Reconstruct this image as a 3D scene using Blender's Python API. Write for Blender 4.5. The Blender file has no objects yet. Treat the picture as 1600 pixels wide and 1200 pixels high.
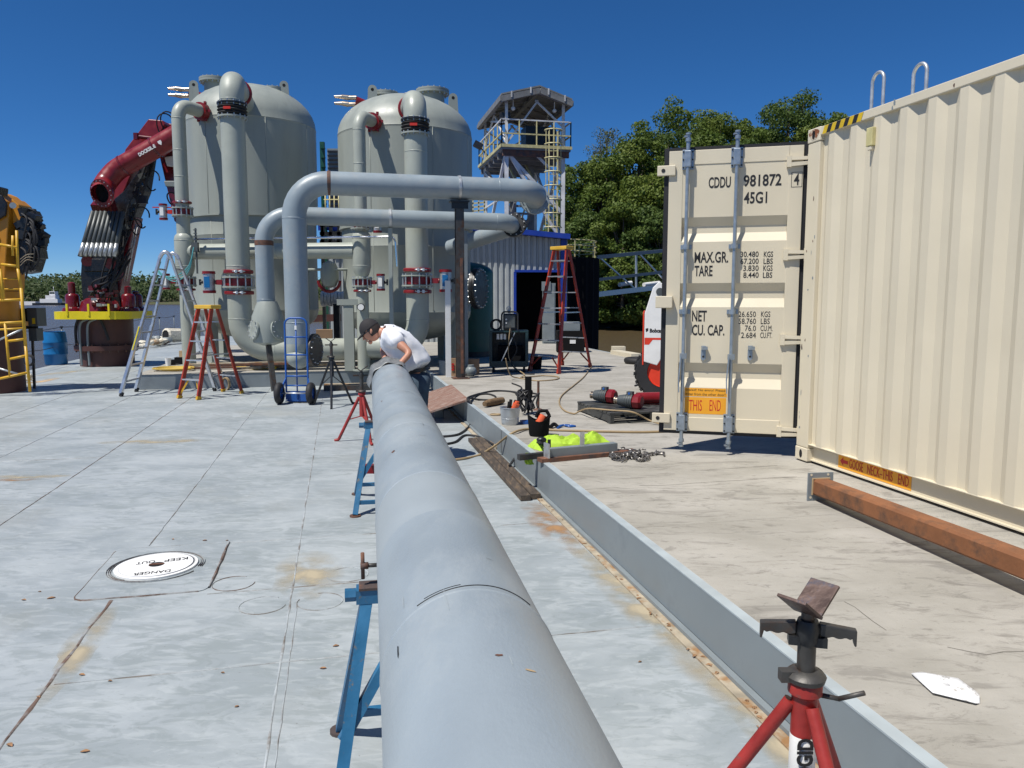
import bpy, bmesh, math, random
import numpy as np
from mathutils import Vector, Matrix, noise
random.seed(7); np.random.seed(7)
R = math.radians
V = Vector
sc = bpy.context.scene
col = sc.collection

# ------------------------------------------------------------ camera
CH = 1.74                      # eye height over the painted deck
PITCH = math.atan(131/1200)
cd = bpy.data.cameras.new("camera"); cam = bpy.data.objects.new("camera", cd); col.objects.link(cam)
cam.location = (0, 0, CH); cam.rotation_euler = (R(90)-PITCH, 0, 0)
cd.sensor_width = 36; cd.lens = 27.0; cd.clip_start = 0.05; cd.clip_end = 6000
sc.camera = cam
# ------------------------------------------------------------ world, sun, exposure
SEL, SAX, SAY = R(62), 0.78, 0.626          # light travels towards (SAX, SAY), down
w = bpy.data.worlds.new("World"); sc.world = w; w.use_nodes = True
nt = w.node_tree; nt.nodes.clear()
wo = nt.nodes.new('ShaderNodeOutputWorld'); bg = nt.nodes.new('ShaderNodeBackground')
sky = nt.nodes.new('ShaderNodeTexSky'); sky.sky_type = 'NISHITA'; sky.sun_disc = False
sky.sun_elevation = SEL; sky.sun_rotation = math.atan2(-SAX, -SAY) % (2*math.pi)
sky.altitude = 5000; sky.air_density = 1.2; sky.dust_density = 0.0; sky.ozone_density = 10
bg.inputs[1].default_value = 0.092
hs = nt.nodes.new('ShaderNodeHueSaturation'); hs.inputs['Saturation'].default_value = 1.14
nt.links.new(sky.outputs[0], hs.inputs['Color']); nt.links.new(hs.outputs[0], bg.inputs[0]); nt.links.new(bg.outputs[0], wo.inputs[0])
sl = bpy.data.lights.new("sun", 'SUN'); sl.energy = 5.0; sl.angle = R(0.53); sl.color = (1, 0.955, 0.88)
so = bpy.data.objects.new("sun", sl); col.objects.link(so)
ld = V((SAX*math.cos(SEL), SAY*math.cos(SEL), -math.sin(SEL)))
so.rotation_euler = ld.to_track_quat('-Z', 'Y').to_euler(); so.location = (-20, -20, 40)
sc.view_settings.view_transform = 'Standard'; sc.view_settings.look = 'None'
sc.view_settings.exposure = 0.12; sc.view_settings.gamma = 1.0; sc.view_settings.use_curve_mapping = False

# ------------------------------------------------------------ surveying helpers
cp, sp = math.cos(PITCH), math.sin(PITCH)
def ray(u, v):
    q = (600-v)/1200
    return V(((u-800)/1200, cp+q*sp, -sp+q*cp))
def P(u, v, z=0.0):
    d = ray(u, v); k = (z-CH)/d.z
    return V((d.x*k, d.y*k, z))
def PY(u, v, y):
    d = ray(u, v); k = y/d.y
    return V((d.x*k, y, CH+d.z*k))
AX = V((-.22, .9755, 0)); AX.normalize(); BX = V((AX.y, -AX.x, 0))
BROT = math.atan2(BX.y, BX.x)
def W(s, t, z=0.0):            # barge coordinates: s along, t across
    return AX*s + BX*t + V((0, 0, z))
Z = V((0, 0, 1))
PZ = 0.30                      # top of the concrete platform

# ------------------------------------------------------------ materials
MATS = {}
def mat(name, c, rough=.5, metal=0, var=.12, scale=4, bump=0, bscale=30, c2=None, thr=(.5, .6), c2scale=3, stretch=(1,1,1), spec=.5, coat=0, det=6):
    m = bpy.data.materials.new(name); m.use_nodes = True; n = m.node_tree; b = n.nodes['Principled BSDF']
    tc = n.nodes.new('ShaderNodeTexCoord'); mp = n.nodes.new('ShaderNodeMapping'); mp.inputs['Scale'].default_value = stretch
    n.links.new(tc.outputs['Object'], mp.inputs[0])
    nz = n.nodes.new('ShaderNodeTexNoise'); nz.inputs['Scale'].default_value = scale; nz.inputs['Detail'].default_value = det
    n.links.new(mp.outputs[0], nz.inputs['Vector'])
    mr = n.nodes.new('ShaderNodeMapRange'); mr.inputs[1].default_value = .3; mr.inputs[2].default_value = .7
    mr.inputs[3].default_value = 1-var; mr.inputs[4].default_value = 1+var
    n.links.new(nz.outputs[0], mr.inputs[0])
    mx = n.nodes.new('ShaderNodeVectorMath'); mx.operation = 'SCALE'; mx.inputs[0].default_value = c[:3]
    n.links.new(mr.outputs[0], mx.inputs['Scale'])
    out = mx.outputs[0]
    if c2 is not None:
        n2 = n.nodes.new('ShaderNodeTexNoise'); n2.inputs['Scale'].default_value = c2scale; n2.inputs['Detail'].default_value = 8; n2.inputs['Roughness'].default_value = .65
        n.links.new(mp.outputs[0], n2.inputs['Vector'])
        m2 = n.nodes.new('ShaderNodeMapRange'); m2.inputs[1].default_value = thr[0]; m2.inputs[2].default_value = thr[1]
        n.links.new(n2.outputs[0], m2.inputs[0])
        mi = n.nodes.new('ShaderNodeMix'); mi.data_type = 'RGBA'; mi.inputs[7].default_value = (*c2[:3], 1)
        n.links.new(m2.outputs[0], mi.inputs[0]); n.links.new(out, mi.inputs[6]); out = mi.outputs[2]
    n.links.new(out, b.inputs['Base Color'])
    b.inputs['Metallic'].default_value = metal; b.inputs['Specular IOR Level'].default_value = spec
    r2 = n.nodes.new('ShaderNodeMapRange'); r2.inputs[1].default_value = .3; r2.inputs[2].default_value = .7
    r2.inputs[3].default_value = max(0, rough-.08); r2.inputs[4].default_value = min(1, rough+.1)
    n.links.new(nz.outputs[0], r2.inputs[0]); n.links.new(r2.outputs[0], b.inputs['Roughness'])
    b.inputs['Coat Weight'].default_value = coat
    if bump:
        nb = n.nodes.new('ShaderNodeTexNoise'); nb.inputs['Scale'].default_value = bscale; nb.inputs['Detail'].default_value = 5
        n.links.new(mp.outputs[0], nb.inputs['Vector'])
        bp = n.nodes.new('ShaderNodeBump'); bp.inputs['Strength'].default_value = bump; bp.inputs['Distance'].default_value = .02
        n.links.new(nb.outputs[0], bp.inputs['Height']); n.links.new(bp.outputs[0], b.inputs['Normal'])
    m.diffuse_color = (*c[:3], 1); MATS[name] = m
    return m
M = MATS
mat('tank_paint', (.305,.33,.295), .42, var=.05, scale=1.5, bump=.05, bscale=60, c2=(.255,.275,.245), thr=(.56,.8), c2scale=2, stretch=(3,3,.5))
mat('pipe_pale', (.36,.385,.335), .4, var=.06, scale=3, bump=.04, bscale=70, c2=(.30,.29,.25), thr=(.62,.85), c2scale=5)
mat('pipe_blue', (.255,.305,.335), .38, var=.07, scale=3, bump=.05, bscale=80, c2=(.29,.325,.34), thr=(.5,.62), c2scale=3.5)
mat('red_paint', (.21,.012,.016), .35, var=.2, scale=6)
mat('crane_red', (.13,.006,.010), .28, var=.2, scale=4, coat=.3)
mat('bright_red', (.55,.03,.015), .4, var=.15)
mat('black_rubber', (.018,.018,.02), .7, var=.3, bump=.1)
mat('black_paint', (.015,.016,.018), .4, var=.3, scale=12)
mat('black_oily', (.012,.011,.012), .3, var=.4, scale=9, bump=.3, bscale=30)
mat('dark_steel', (.075,.072,.068), .45, metal=.5, var=.3, scale=8, c2=(.09,.045,.025), thr=(.5,.65), c2scale=9, bump=.1)
mat('rusty_steel', (.16,.07,.04), .7, var=.3, scale=10, c2=(.07,.05,.045), thr=(.45,.6), c2scale=6, bump=.15)
mat('rust_beam', (.215,.085,.033), .75, var=.22, scale=5, c2=(.09,.05,.03), thr=(.50,.70), c2scale=7, bump=.12, bscale=50, stretch=(1,1,1))
mat('pedestal_brown', (.075,.028,.022), .55, var=.2, scale=3)
mat('galvanised', (.50,.52,.53), .38, metal=.6, var=.15, scale=14)
mat('zinc_rod', (.30,.35,.40), .35, metal=.55, var=.12, scale=18)
mat('aluminium', (.62,.63,.65), .33, metal=.75, var=.1, scale=10)
mat('chrome', (.75,.75,.76), .12, metal=1, var=.05)
mat('bronze_cam', (.62,.52,.40), .3, metal=.9, var=.1)
mat('yellow_paint', (.62,.42,.015), .42, var=.12, scale=8)
mat('ring_yellow', (.74,.60,.01), .42, var=.06)
mat('rail_yellow', (.56,.50,.24), .5, var=.2, scale=8, c2=(.35,.2,.1), thr=(.6,.75))
mat('crane_orange', (.50,.21,.012), .4, var=.12, scale=5)
mat('cat_yellow', (.60,.34,.02), .45, var=.15, scale=9, c2=(.3,.15,.05), thr=(.6,.75))
mat('ladder_red', (.31,.030,.014), .45, var=.2, scale=10, c2=(.25,.1,.06), thr=(.62,.75), c2scale=12)
mat('ladder_yellow', (.65,.40,.05), .5, var=.15)
mat('drum_blue', (.01,.14,.36), .33, var=.15)
mat('truck_blue', (.015,.09,.34), .4, var=.15)
mat('stand_blue', (.022,.125,.25), .45, var=.2, scale=8, c2=(.14,.13,.11), thr=(.58,.66), c2scale=20, bump=.1)
mat('stand_red', (.29,.024,.020), .48, var=.22, scale=14, c2=(.11,.075,.065), thr=(.60,.68), c2scale=22, bump=.1)
mat('curb_paint', (.205,.235,.25), .45, var=.08, scale=3, c2=(.18,.205,.22), thr=(.55,.7))
mat('curb_cap', (.37,.42,.44), .45, var=.1, scale=6, c2=(.30,.26,.2), thr=(.68,.78))
mat('tan_edge', (.36,.31,.23), .8, var=.3, scale=12, c2=(.28,.15,.06), thr=(.5,.62), c2scale=5)
mat('cream_paint', (.64,.575,.435), .42, var=.035, scale=2, c2=(.58,.51,.37), thr=(.68,.9), c2scale=3)
mat('cream_worn', (.64,.575,.44), .45, var=.04, scale=3, c2=(.25,.12,.06), thr=(.60,.66), c2scale=5)
mat('gasket', (.012,.012,.014), .6)
mat('ink', (.012,.012,.014), .6, var=.05)
mat('white_paint', (.78,.78,.76), .45, var=.06, scale=6)
mat('tower_white', (.62,.62,.60), .5, var=.2, scale=3, c2=(.22,.15,.1), thr=(.62,.75), c2scale=4)
mat('tower_grey', (.20,.20,.19), .5, var=.2, scale=4, c2=(.18,.12,.09), thr=(.58,.75))
mat('label_orange', (.80,.36,.02), .5, var=.05)
mat('label_red', (.5,.02,.015), .5)
mat('building_grey', (.36,.385,.39), .4, var=.07, scale=2)
mat('building_blue', (.01,.04,.30), .4, var=.1)
mat('white_disc', (.80,.80,.78), .5, var=.05, scale=9, c2=(.55,.52,.46), thr=(.66,.8), c2scale=14)
mat('plywood', (.20,.105,.075), .8, var=.3, scale=6, c2=(.33,.26,.22), thr=(.48,.62), c2scale=7, stretch=(1,7,1), bump=.3)
mat('timber_dark', (.075,.058,.045), .8, var=.35, scale=5, c2=(.15,.105,.065), thr=(.5,.65), c2scale=5, stretch=(6,1,6), bump=.2)
mat('timber_pale', (.45,.32,.18), .8, var=.2)
mat('cardboard', (.34,.22,.13), .85, var=.1)
mat('hivis', (.37,.56,.04), .75, var=.08)
mat('cloth_white', (.80,.81,.84), .85, var=.04, bump=.15, bscale=14)
mat('denim', (.045,.075,.11), .9, var=.25, scale=14, bump=.2, bscale=60)
mat('skin', (.50,.235,.15), .5, var=.1, scale=18)
mat('hair', (.03,.02,.015), .7, var=.3)
mat('cap_black', (.022,.020,.022), .85, var=.2)
mat('orange_plastic', (.75,.13,.05), .4)
mat('blue_plastic', (.02,.1,.35), .5)
mat('green_paint', (.008,.07,.04), .4)
mat('rim_red', (.70,.05,.02), .4)
mat('welder_green', (.012,.04,.045), .45, var=.2)
mat('cabinet_grey', (.20,.23,.24), .5)
mat('brown_cloth', (.16,.10,.05), .9, var=.35, scale=30, bump=.3)
mat('black_mat', (.010,.010,.011), .9, spec=.12)
mat('void', (.006,.006,.008), .9)
mat('hose_tan', (.33,.24,.13), .6, var=.15)
mat('rope_white', (.62,.58,.48), .9, var=.25, scale=15, bump=.3)
mat('boat_white', (.8,.8,.8), .5)
mat('glass_dark', (.02,.03,.035), .08)
mat('leaf_litter', (.27,.15,.075), .8, var=.3, scale=40)
mat('patina_plate', (.13,.085,.07), .5, metal=.3, var=.4, scale=14, c2=(.06,.07,.10), thr=(.5,.62), c2scale=14, bump=.2)
mat('pallet_black', (.05,.052,.05), .5, var=.4, scale=12, c2=(.14,.14,.13), thr=(.55,.7))
mat('actuator_grey', (.09,.10,.10), .45, metal=.2)
mat('bark', (.12,.10,.08), .9, var=.3)

# ------------------------------------------------------------ mesh builder
class MB:
    def __init__(s): s.v = []; s.f = []; s.sm = []
    def add(s, vs, fs, smooth=False):
        o = len(s.v); s.v += [V(x) for x in vs]; s.f += [tuple(i+o for i in f) for f in fs]; s.sm += [smooth]*len(fs); return s
    def box(s, c, size, rz=0, m=None, bev=0):
        x, y, z = [a/2 for a in size]
        vs = [V((i*x, j*y, k*z)) for i in (-1,1) for j in (-1,1) for k in (-1,1)]
        mm = m if m is not None else Matrix.Rotation(rz, 3, 'Z')
        vs = [mm @ p + V(c) for p in vs]
        return s.add(vs, [(0,1,3,2),(4,6,7,5),(0,4,5,1),(2,3,7,6),(0,2,6,4),(1,5,7,3)])
    def beam(s, a, b, w_, h_, up=V((0,0,1))):            # rectangular bar between two points
        a, b = V(a), V(b); d = (b-a); L = d.length; d.normalize()
        x = d.cross(V(up))
        if x.length < 1e-4: x = d.cross(V((0,1,0)))
        x.normalize(); z = x.cross(d)
        m = Matrix((x, d, z)).transposed()
        return s.box((a+b)/2, (w_, L, h_), m=m)
    def tube(s, pts, r, n=10, cap=True, smooth=True, closed=False):
        pts = [V(p) for p in pts]; N = len(pts)
        rs = r if isinstance(r, (list, tuple)) else [r]*N
        tg = []
        for i in range(N):
            if closed: t = pts[(i+1) % N]-pts[i-1]
            else: t = pts[min(i+1, N-1)]-pts[max(i-1, 0)]
            tg.append(t.normalized() if t.length > 1e-9 else V((0,0,1)))
        u = tg[0].cross(V((0,0,1)))
        if u.length < .05: u = tg[0].cross(V((0,1,0)))
        u.normalize(); vs = []
        for i in range(N):
            u = (u - tg[i]*u.dot(tg[i])); u.normalize(); w_ = tg[i].cross(u)
            for k in range(n):
                a = 2*math.pi*k/n; vs.append(pts[i]+(u*math.cos(a)+w_*math.sin(a))*rs[i])
        fs = []
        for i in range(N if closed else N-1):
            j = (i+1) % N
            for k in range(n):
                k2 = (k+1) % n; fs.append((i*n+k, i*n+k2, j*n+k2, j*n+k))
        s.add(vs, fs, smooth)
        if cap and not closed:
            o = len(s.v)-len(vs)
            s.f.append(tuple(o+k for k in reversed(range(n)))); s.sm.append(False)
            s.f.append(tuple(o+(N-1)*n+k for k in range(n))); s.sm.append(False)
        return s
    def cyl(s, a, b, r, r2=None, n=16, cap=True, smooth=True):
        return s.tube([a, b], [r, r if r2 is None else r2], n, cap, smooth)
    def lathe(s, prof, c=(0,0,0), axis=V((0,0,1)), n=32, smooth=True, cap=True):   # prof: (r, h)
        axis = V(axis).normalized(); u = axis.cross(V((0,0,1)))
        if u.length < .05: u = V((1,0,0))
        u.normalize(); w_ = axis.cross(u); vs = []; c = V(c)
        for (r, h) in prof:
            for k in range(n):
                a = 2*math.pi*k/n; vs.append(c+axis*h+(u*math.cos(a)+w_*math.sin(a))*r)
        fs = []; N = len(prof)
        for i in range(N-1):
            for k in range(n):
                k2 = (k+1) % n; fs.append((i*n+k, i*n+k2, (i+1)*n+k2, (i+1)*n+k))
        s.add(vs, fs, smooth); o = len(s.v)-len(vs)
        if cap:
            if prof[0][0] > 1e-3: s.f.append(tuple(o+k for k in reversed(range(n)))); s.sm.append(False)
            if prof[-1][0] > 1e-3: s.f.append(tuple(o+(N-1)*n+k for k in range(n))); s.sm.append(False)
        return s
    def prism(s, poly, z0, z1):                            # poly of (x,y)
        n = len(poly); vs = [(p[0], p[1], z0) for p in poly]+[(p[0], p[1], z1) for p in poly]
        fs = [tuple(reversed(range(n))), tuple(range(n, 2*n))]+[(i, (i+1) % n, n+(i+1) % n, n+i) for i in range(n)]
        return s.add(vs, fs)
    def plate(s, pts, th, nrm):                            # polygon with thickness along nrm
        n = len(pts); nrm = V(nrm).normalized()*th
        vs = [V(p) for p in pts]+[V(p)+nrm for p in pts]
        fs = [tuple(reversed(range(n))), tuple(range(n, 2*n))]+[(i, (i+1) % n, n+(i+1) % n, n+i) for i in range(n)]
        return s.add(vs, fs)
    def ball(s, c, r, n=12, sc_=(1,1,1), m=None):
        vs = []; fs = []; c = V(c); k = n//2
        for i in range(k+1):
            th = math.pi*i/k
            for j in range(n):
                a = 2*math.pi*j/n; p = V((math.sin(th)*math.cos(a)*sc_[0], math.sin(th)*math.sin(a)*sc_[1], math.cos(th)*sc_[2]))*r
                if m is not None: p = m @ p
                vs.append(c+p)
        for i in range(k):
            for j in range(n):
                j2 = (j+1) % n; fs.append((i*n+j, (i+1)*n+j, (i+1)*n+j2, i*n+j2))
        return s.add(vs, fs, True)
    def mesh(s, name, inv=None):
        me = bpy.data.meshes.new(name)
        vs = [inv @ p for p in s.v] if inv is not None else s.v
        me.from_pydata([tuple(p) for p in vs], [], s.f)
        me.polygons.foreach_set('use_smooth', s.sm); me.validate(); me.update()
        bm = bmesh.new(); bm.from_mesh(me); bmesh.ops.remove_doubles(bm, verts=bm.verts, dist=1e-5)
        bmesh.ops.recalc_face_normals(bm, faces=bm.faces)
        for e in bm.edges:
            if len(e.link_faces) == 2 and e.calc_face_angle(0) > R(40): e.smooth = False
        bm.to_mesh(me); bm.free(); return me
    def build(s, name, m, parent=None, local=False, bevel=0, kind=None):
        inv = None
        if parent is not None and not local: inv = FR[root_of(parent)].inverted()
        o = bpy.data.objects.new(name, s.mesh(name, inv)); col.objects.link(o)
        o.data.materials.append(MATS[m] if isinstance(m, str) else m)
        if parent is not None: o.parent = parent
        if bevel:
            b = o.modifiers.new('bevel', 'BEVEL'); b.width = bevel; b.segments = 2; b.limit_method = 'ANGLE'
        if kind or name in STUFFY: o['kind'] = kind or 'stuff'
        return o
FR = {}
STUFFY = {'bolt_ring','stud_bolt','rivets','wheel_nuts','bolt_holes','bolt_heads','nut_ears','collar_lugs','clamp_bolt','knob','tools','red_print'}
def root_of(o):
    while o.parent is not None: o = o.parent
    return o
def thing(name, label, cat, loc, rz=0, group=None):
    o = bpy.data.objects.new(name, None); col.objects.link(o); o.empty_display_size = .1
    o.location = loc; o.rotation_euler = (0, 0, rz); o['label'] = label; o['category'] = cat
    if group: o['group'] = group
    FR[o] = Matrix.Translation(V(loc)) @ Matrix.Rotation(rz, 4, 'Z')
    return o
def tag(o, label, cat, group=None):
    o['label'] = label; o['category'] = cat
    if group: o['group'] = group
    FR[o] = Matrix.Identity(4)
    return o
def solo(name, mb, m, label, cat, group=None, bevel=0):
    """one-mesh thing: origin moved to its base centre"""
    xs = [p.x for p in mb.v]; ys = [p.y for p in mb.v]; zs = [p.z for p in mb.v]
    c = V(((min(xs)+max(xs))/2, (min(ys)+max(ys))/2, min(zs)))
    for i in range(len(mb.v)): mb.v[i] = mb.v[i]-c
    o = mb.build(name, m, bevel=bevel); o.location = c; tag(o, label, cat, group); FR[o] = Matrix.Translation(c); return o
def copy_tree(o, parent=None):
    c = o.copy(); col.objects.link(c); c.parent = parent
    if parent is None: FR[c] = FR[o].copy()
    for ch in list(o.children): copy_tree(ch, c)
    return c
def fillet(pts, rad, k=7):
    pts = [V(p) for p in pts]; out = [pts[0]]
    for i in range(1, len(pts)-1):
        r = rad[i-1] if isinstance(rad, (list, tuple)) else rad
        a, b, c = pts[i-1], pts[i], pts[i+1]; d1 = (a-b).normalized(); d2 = (c-b).normalized()
        ang = d1.angle(d2); t = min(r/math.tan(ang/2), (a-b).length*.49 if i > 1 else (a-b).length*.98, (c-b).length*.98)
        rr = t*math.tan(ang/2); p1 = b+d1*t; p2 = b+d2*t; bis = (d1+d2).normalized(); cen = b+bis*(rr/math.sin(ang/2))
        for j in range(k+1):
            f = j/k; v = (p1-cen).lerp(p2-cen, f)
            # slerp
            w1, w2 = (p1-cen), (p2-cen); om = w1.angle(w2)
            if om > 1e-4: v = (w1*math.sin((1-f)*om)+w2*math.sin(f*om))/math.sin(om)
            out.append(cen+v)
    out.append(pts[-1]); return out
def smooth_path(pts, n=6):
    pts = [V(p) for p in pts]; out = []
    for i in range(len(pts)-1):
        p0 = pts[max(i-1, 0)]; p1 = pts[i]; p2 = pts[i+1]; p3 = pts[min(i+2, len(pts)-1)]
        for j in range(n):
            t = j/n; out.append(.5*((2*p1)+(p2-p0)*t+(2*p0-5*p1+4*p2-p3)*t*t+(-p0+3*p1-3*p2+p3)*t**3))
    out.append(pts[-1]); return out
def text_mesh(txt, size, xs=1.0, align='CENTER', extrude=0.0008, spacing=1.0, bold=0.0):
    cu = bpy.data.curves.new('t', 'FONT'); cu.body = txt; cu.size = size; cu.align_x = align; cu.align_y = 'CENTER'
    cu.extrude = extrude; cu.space_character = spacing; cu.offset = bold; cu.resolution_u = 3
    o = bpy.data.objects.new('t', cu); col.objects.link(o)
    dg = bpy.context.evaluated_depsgraph_get(); me = bpy.data.meshes.new_from_object(o.evaluated_get(dg))
    bpy.data.objects.remove(o)
    for v in me.vertices: v.co.x *= xs
    return me
def put_text(txt, size, org, ex, ey, m, parent, xs=1.0, name='lettering', align='CENTER', spacing=1.0, bold=0.0, ex_=.0008):
    """text at org (world), ex = reading direction, ey = up direction of the letters"""
    me = text_mesh(txt, size, xs, align, ex_, spacing, bold)
    ex = V(ex).normalized(); ey = V(ey).normalized(); ez = ex.cross(ey)
    mm = Matrix.Translation(V(org)) @ Matrix((ex, ey, ez)).transposed().to_4x4()
    if parent is not None: mm = FR[root_of(parent)].inverted() @ mm
    me.transform(mm)
    me.materials.clear(); me.materials.append(MATS[m])
    o = bpy.data.objects.new(name, me); col.objects.link(o)
    if parent is not None: o.parent = parent
    return o
# ============================================================ SETTING
def struct(o): o['kind'] = 'structure'; FR[o] = Matrix.Identity(4); return o
# ---- river
def water_mat():
    m = bpy.data.materials.new('river_water'); m.use_nodes = True; n = m.node_tree; b = n.nodes['Principled BSDF']
    b.inputs['Base Color'].default_value = (.088, .064, .034, 1); b.inputs['Roughness'].default_value = .22
    b.inputs['IOR'].default_value = 1.33
    tc = n.nodes.new('ShaderNodeTexCoord'); mp = n.nodes.new('ShaderNodeMapping'); mp.inputs['Scale'].default_value = (.6, 1.6, 1)
    n.links.new(tc.outputs['Object'], mp.inputs[0])
    a = n.nodes.new('ShaderNodeTexNoise'); a.inputs['Scale'].default_value = 1.4; a.inputs['Detail'].default_value = 8; a.inputs['Roughness'].default_value = .6
    n.links.new(mp.outputs[0], a.inputs['Vector'])
    bp = n.nodes.new('ShaderNodeBump'); bp.inputs['Strength'].default_value = .9; bp.inputs['Distance'].default_value = .22
    n.links.new(a.outputs[0], bp.inputs['Height']); n.links.new(bp.outputs[0], b.inputs['Normal'])
    return m
mb = MB(); mb.add([(-2500,-600,-1.35),(2500,-600,-1.35),(2500,3500,-1.35),(-2500,3500,-1.35)], [(0,1,2,3)])
struct(mb.build('river', water_mat()))
# ---- barge hull and painted steel deck
def deck_mat():
    m = bpy.data.materials.new('deck_paint'); m.use_nodes = True; n = m.node_tree; b = n.nodes['Principled BSDF']; L = n.links.new
    tc = n.nodes.new('ShaderNodeTexCoord')
    def noise_(sc_, det, st=(1,1,1), rough=.55, rot=BROT, dist=0):
        mp = n.nodes.new('ShaderNodeMapping'); mp.inputs['Scale'].default_value = st; mp.inputs['Rotation'].default_value = (0,0,-rot); L(tc.outputs['Object'], mp.inputs[0])
        z = n.nodes.new('ShaderNodeTexNoise'); z.inputs['Scale'].default_value = sc_; z.inputs['Detail'].default_value = det; z.inputs['Roughness'].default_value = rough; z.inputs['Distortion'].default_value = dist
        L(mp.outputs[0], z.inputs['Vector']); return z.outputs[0]
    def ramp(src, a, b_, lo=0, hi=1):
        r = n.nodes.new('ShaderNodeMapRange'); r.inputs[1].default_value = a; r.inputs[2].default_value = b_; r.inputs[3].default_value = lo; r.inputs[4].default_value = hi
        L(src, r.inputs[0]); return r.outputs[0]
    def mix(f, c1, c2):
        x = n.nodes.new('ShaderNodeMix'); x.data_type = 'RGBA'
        if isinstance(f, float): x.inputs[0].default_value = f
        else: L(f, x.inputs[0])
        for i, c in ((6, c1), (7, c2)):
            if isinstance(c, tuple): x.inputs[i].default_value = (*c, 1)
            else: L(c, x.inputs[i])
        return x.outputs[2]
    def mul(a, b_):
        x = n.nodes.new('ShaderNodeMath'); x.operation = 'MULTIPLY'
        L(a, x.inputs[0])
        if isinstance(b_, float): x.inputs[1].default_value = b_
        else: L(b_, x.inputs[1])
        return x.outputs[0]
    base = mix(ramp(noise_(1.1, 7, (1,1.4,1), .62, dist=.5), .42, .60), (.285,.32,.335), (.37,.405,.42))
    strokes = ramp(noise_(5, 6, (.65,1.5,1), .66, BROT+.25, dist=1.6), .49, .57)
    patch = ramp(noise_(.8, 4, dist=.4), .36, .52)
    base = mix(mul(mul(strokes, patch), .58), base, (.235,.268,.272))
    st2 = ramp(noise_(7, 6, (.6,1.6,1), .64, BROT-.3, dist=1.5), .52, .60)
    base = mix(mul(st2, .36), base, (.45,.485,.495))
    base = mix(mul(ramp(noise_(.55, 6), .55, .72), .5), base, (.30,.30,.26))
    base = mix(mul(ramp(noise_(3.2, 9, rough=.7), .66, .74), .5), base, (.33,.28,.20))
    base = mix(mul(ramp(noise_(60, 2), .70, .74), .5), base, (.16,.14,.12))
    L(base, b.inputs['Base Color'])
    L(ramp(noise_(2.5, 5), .3, .7, .42, .62), b.inputs['Roughness'])
    bp = n.nodes.new('ShaderNodeBump'); bp.inputs['Strength'].default_value = .25; bp.inputs['Distance'].default_value = .01
    L(noise_(5, 8, rough=.6), bp.inputs['Height']); L(bp.outputs[0], b.inputs['Normal'])
    return m
deck_paint = deck_mat()
def wquad(s0, s1, t0, t1, z0, z1, mb=None):
    mb = mb or MB(); c = W((s0+s1)/2, (t0+t1)/2, (z0+z1)/2)
    return mb.box(c, (t1-t0, s1-s0, z1-z0), rz=BROT)
TL, TR, TC = -7.55, 7.33, 1.75
deck = struct(wquad(-14, 40, TL, TR, -.5, 0).build('deck', deck_paint))
struct(wquad(-13.9, 39.9, TL+.05, TR-.05, -2.5, -.504).build('hull', 'black_paint'))
mat('weld_rust', (.13,.085,.065), .8, var=.4, scale=9, c2=(.30,.31,.31), thr=(.48,.60), c2scale=3.2, bump=.3)
mat('weld_paint', (.36,.39,.40), .6, var=.2, scale=9, c2=(.17,.15,.13), thr=(.46,.60), c2scale=3, bump=.3)
def seam(pts, w_=.010, m='weld_paint', h=.004, wob=.003, parent=deck, name='weld_seam', wf=.55):
    out = []; pts = [V(p) for p in pts]
    for a, b in zip(pts[:-1], pts[1:]):
        k = max(2, int((b-a).length/.12)); d = (b-a).normalized(); nn = V((-d.y, d.x, 0))
        for i in range(k): out.append(a.lerp(b, i/k)+nn*random.uniform(-wob, wob))
    out.append(pts[-1])
    L_, R_, T_ = [], [], []
    mb = MB(); vs = []
    for i, p in enumerate(out):
        d = (out[min(i+1, len(out)-1)]-out[max(i-1, 0)]).normalized(); nn = V((-d.y, d.x, 0)); ww = w_*wf*random.uniform(.6, 1.4)
        vs += [p-nn*ww+V((0,0,.0005)), p-nn*ww*.4+V((0,0,h)), p+nn*ww*.4+V((0,0,h)), p+nn*ww+V((0,0,.0005))]
    fs = [(i*4+k, i*4+k+1, i*4+k+5, i*4+k+4) for i in range(len(out)-1) for k in range(3)]
    mb.add(vs, fs, False); return mb.build(name, m, parent)
seam([W(s,-2.6) for s in (1,8,16,26)], .009, 'weld_rust')
seam([W(s,-1.35) for s in (5.75,10,16)], .010, 'weld_paint')
seam([W(s,-1.33) for s in (1.5,3,4.72)], .016, 'weld_rust', wob=.006)
seam([W(s,-.31) for s in (1,3,6,14)], .010, 'weld_paint', h=.003)
seam([W(s,-.27) for s in (1.5,3.4,4.4)], .006, 'weld_paint', h=.003)
seam([W(s,-3.7) for s in (3,9,16,30)], .009)
seam([W(s,-4.9) for s in (8,16,30)], .008)
seam([W(3.7,t) for t in (-1.3,-.3,.4,1.6)], .007)
seam([W(5.69,t) for t in (-.78,.2,1.6)], .006)
seam([W(4.70,t) for t in (-.8,0,.2)], .008)
seam([W(9.2,t) for t in (-2.6,-4.2,-6.3)], .008)
seam([W(7.9,t) for t in (.0,1.6)], .006)
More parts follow.
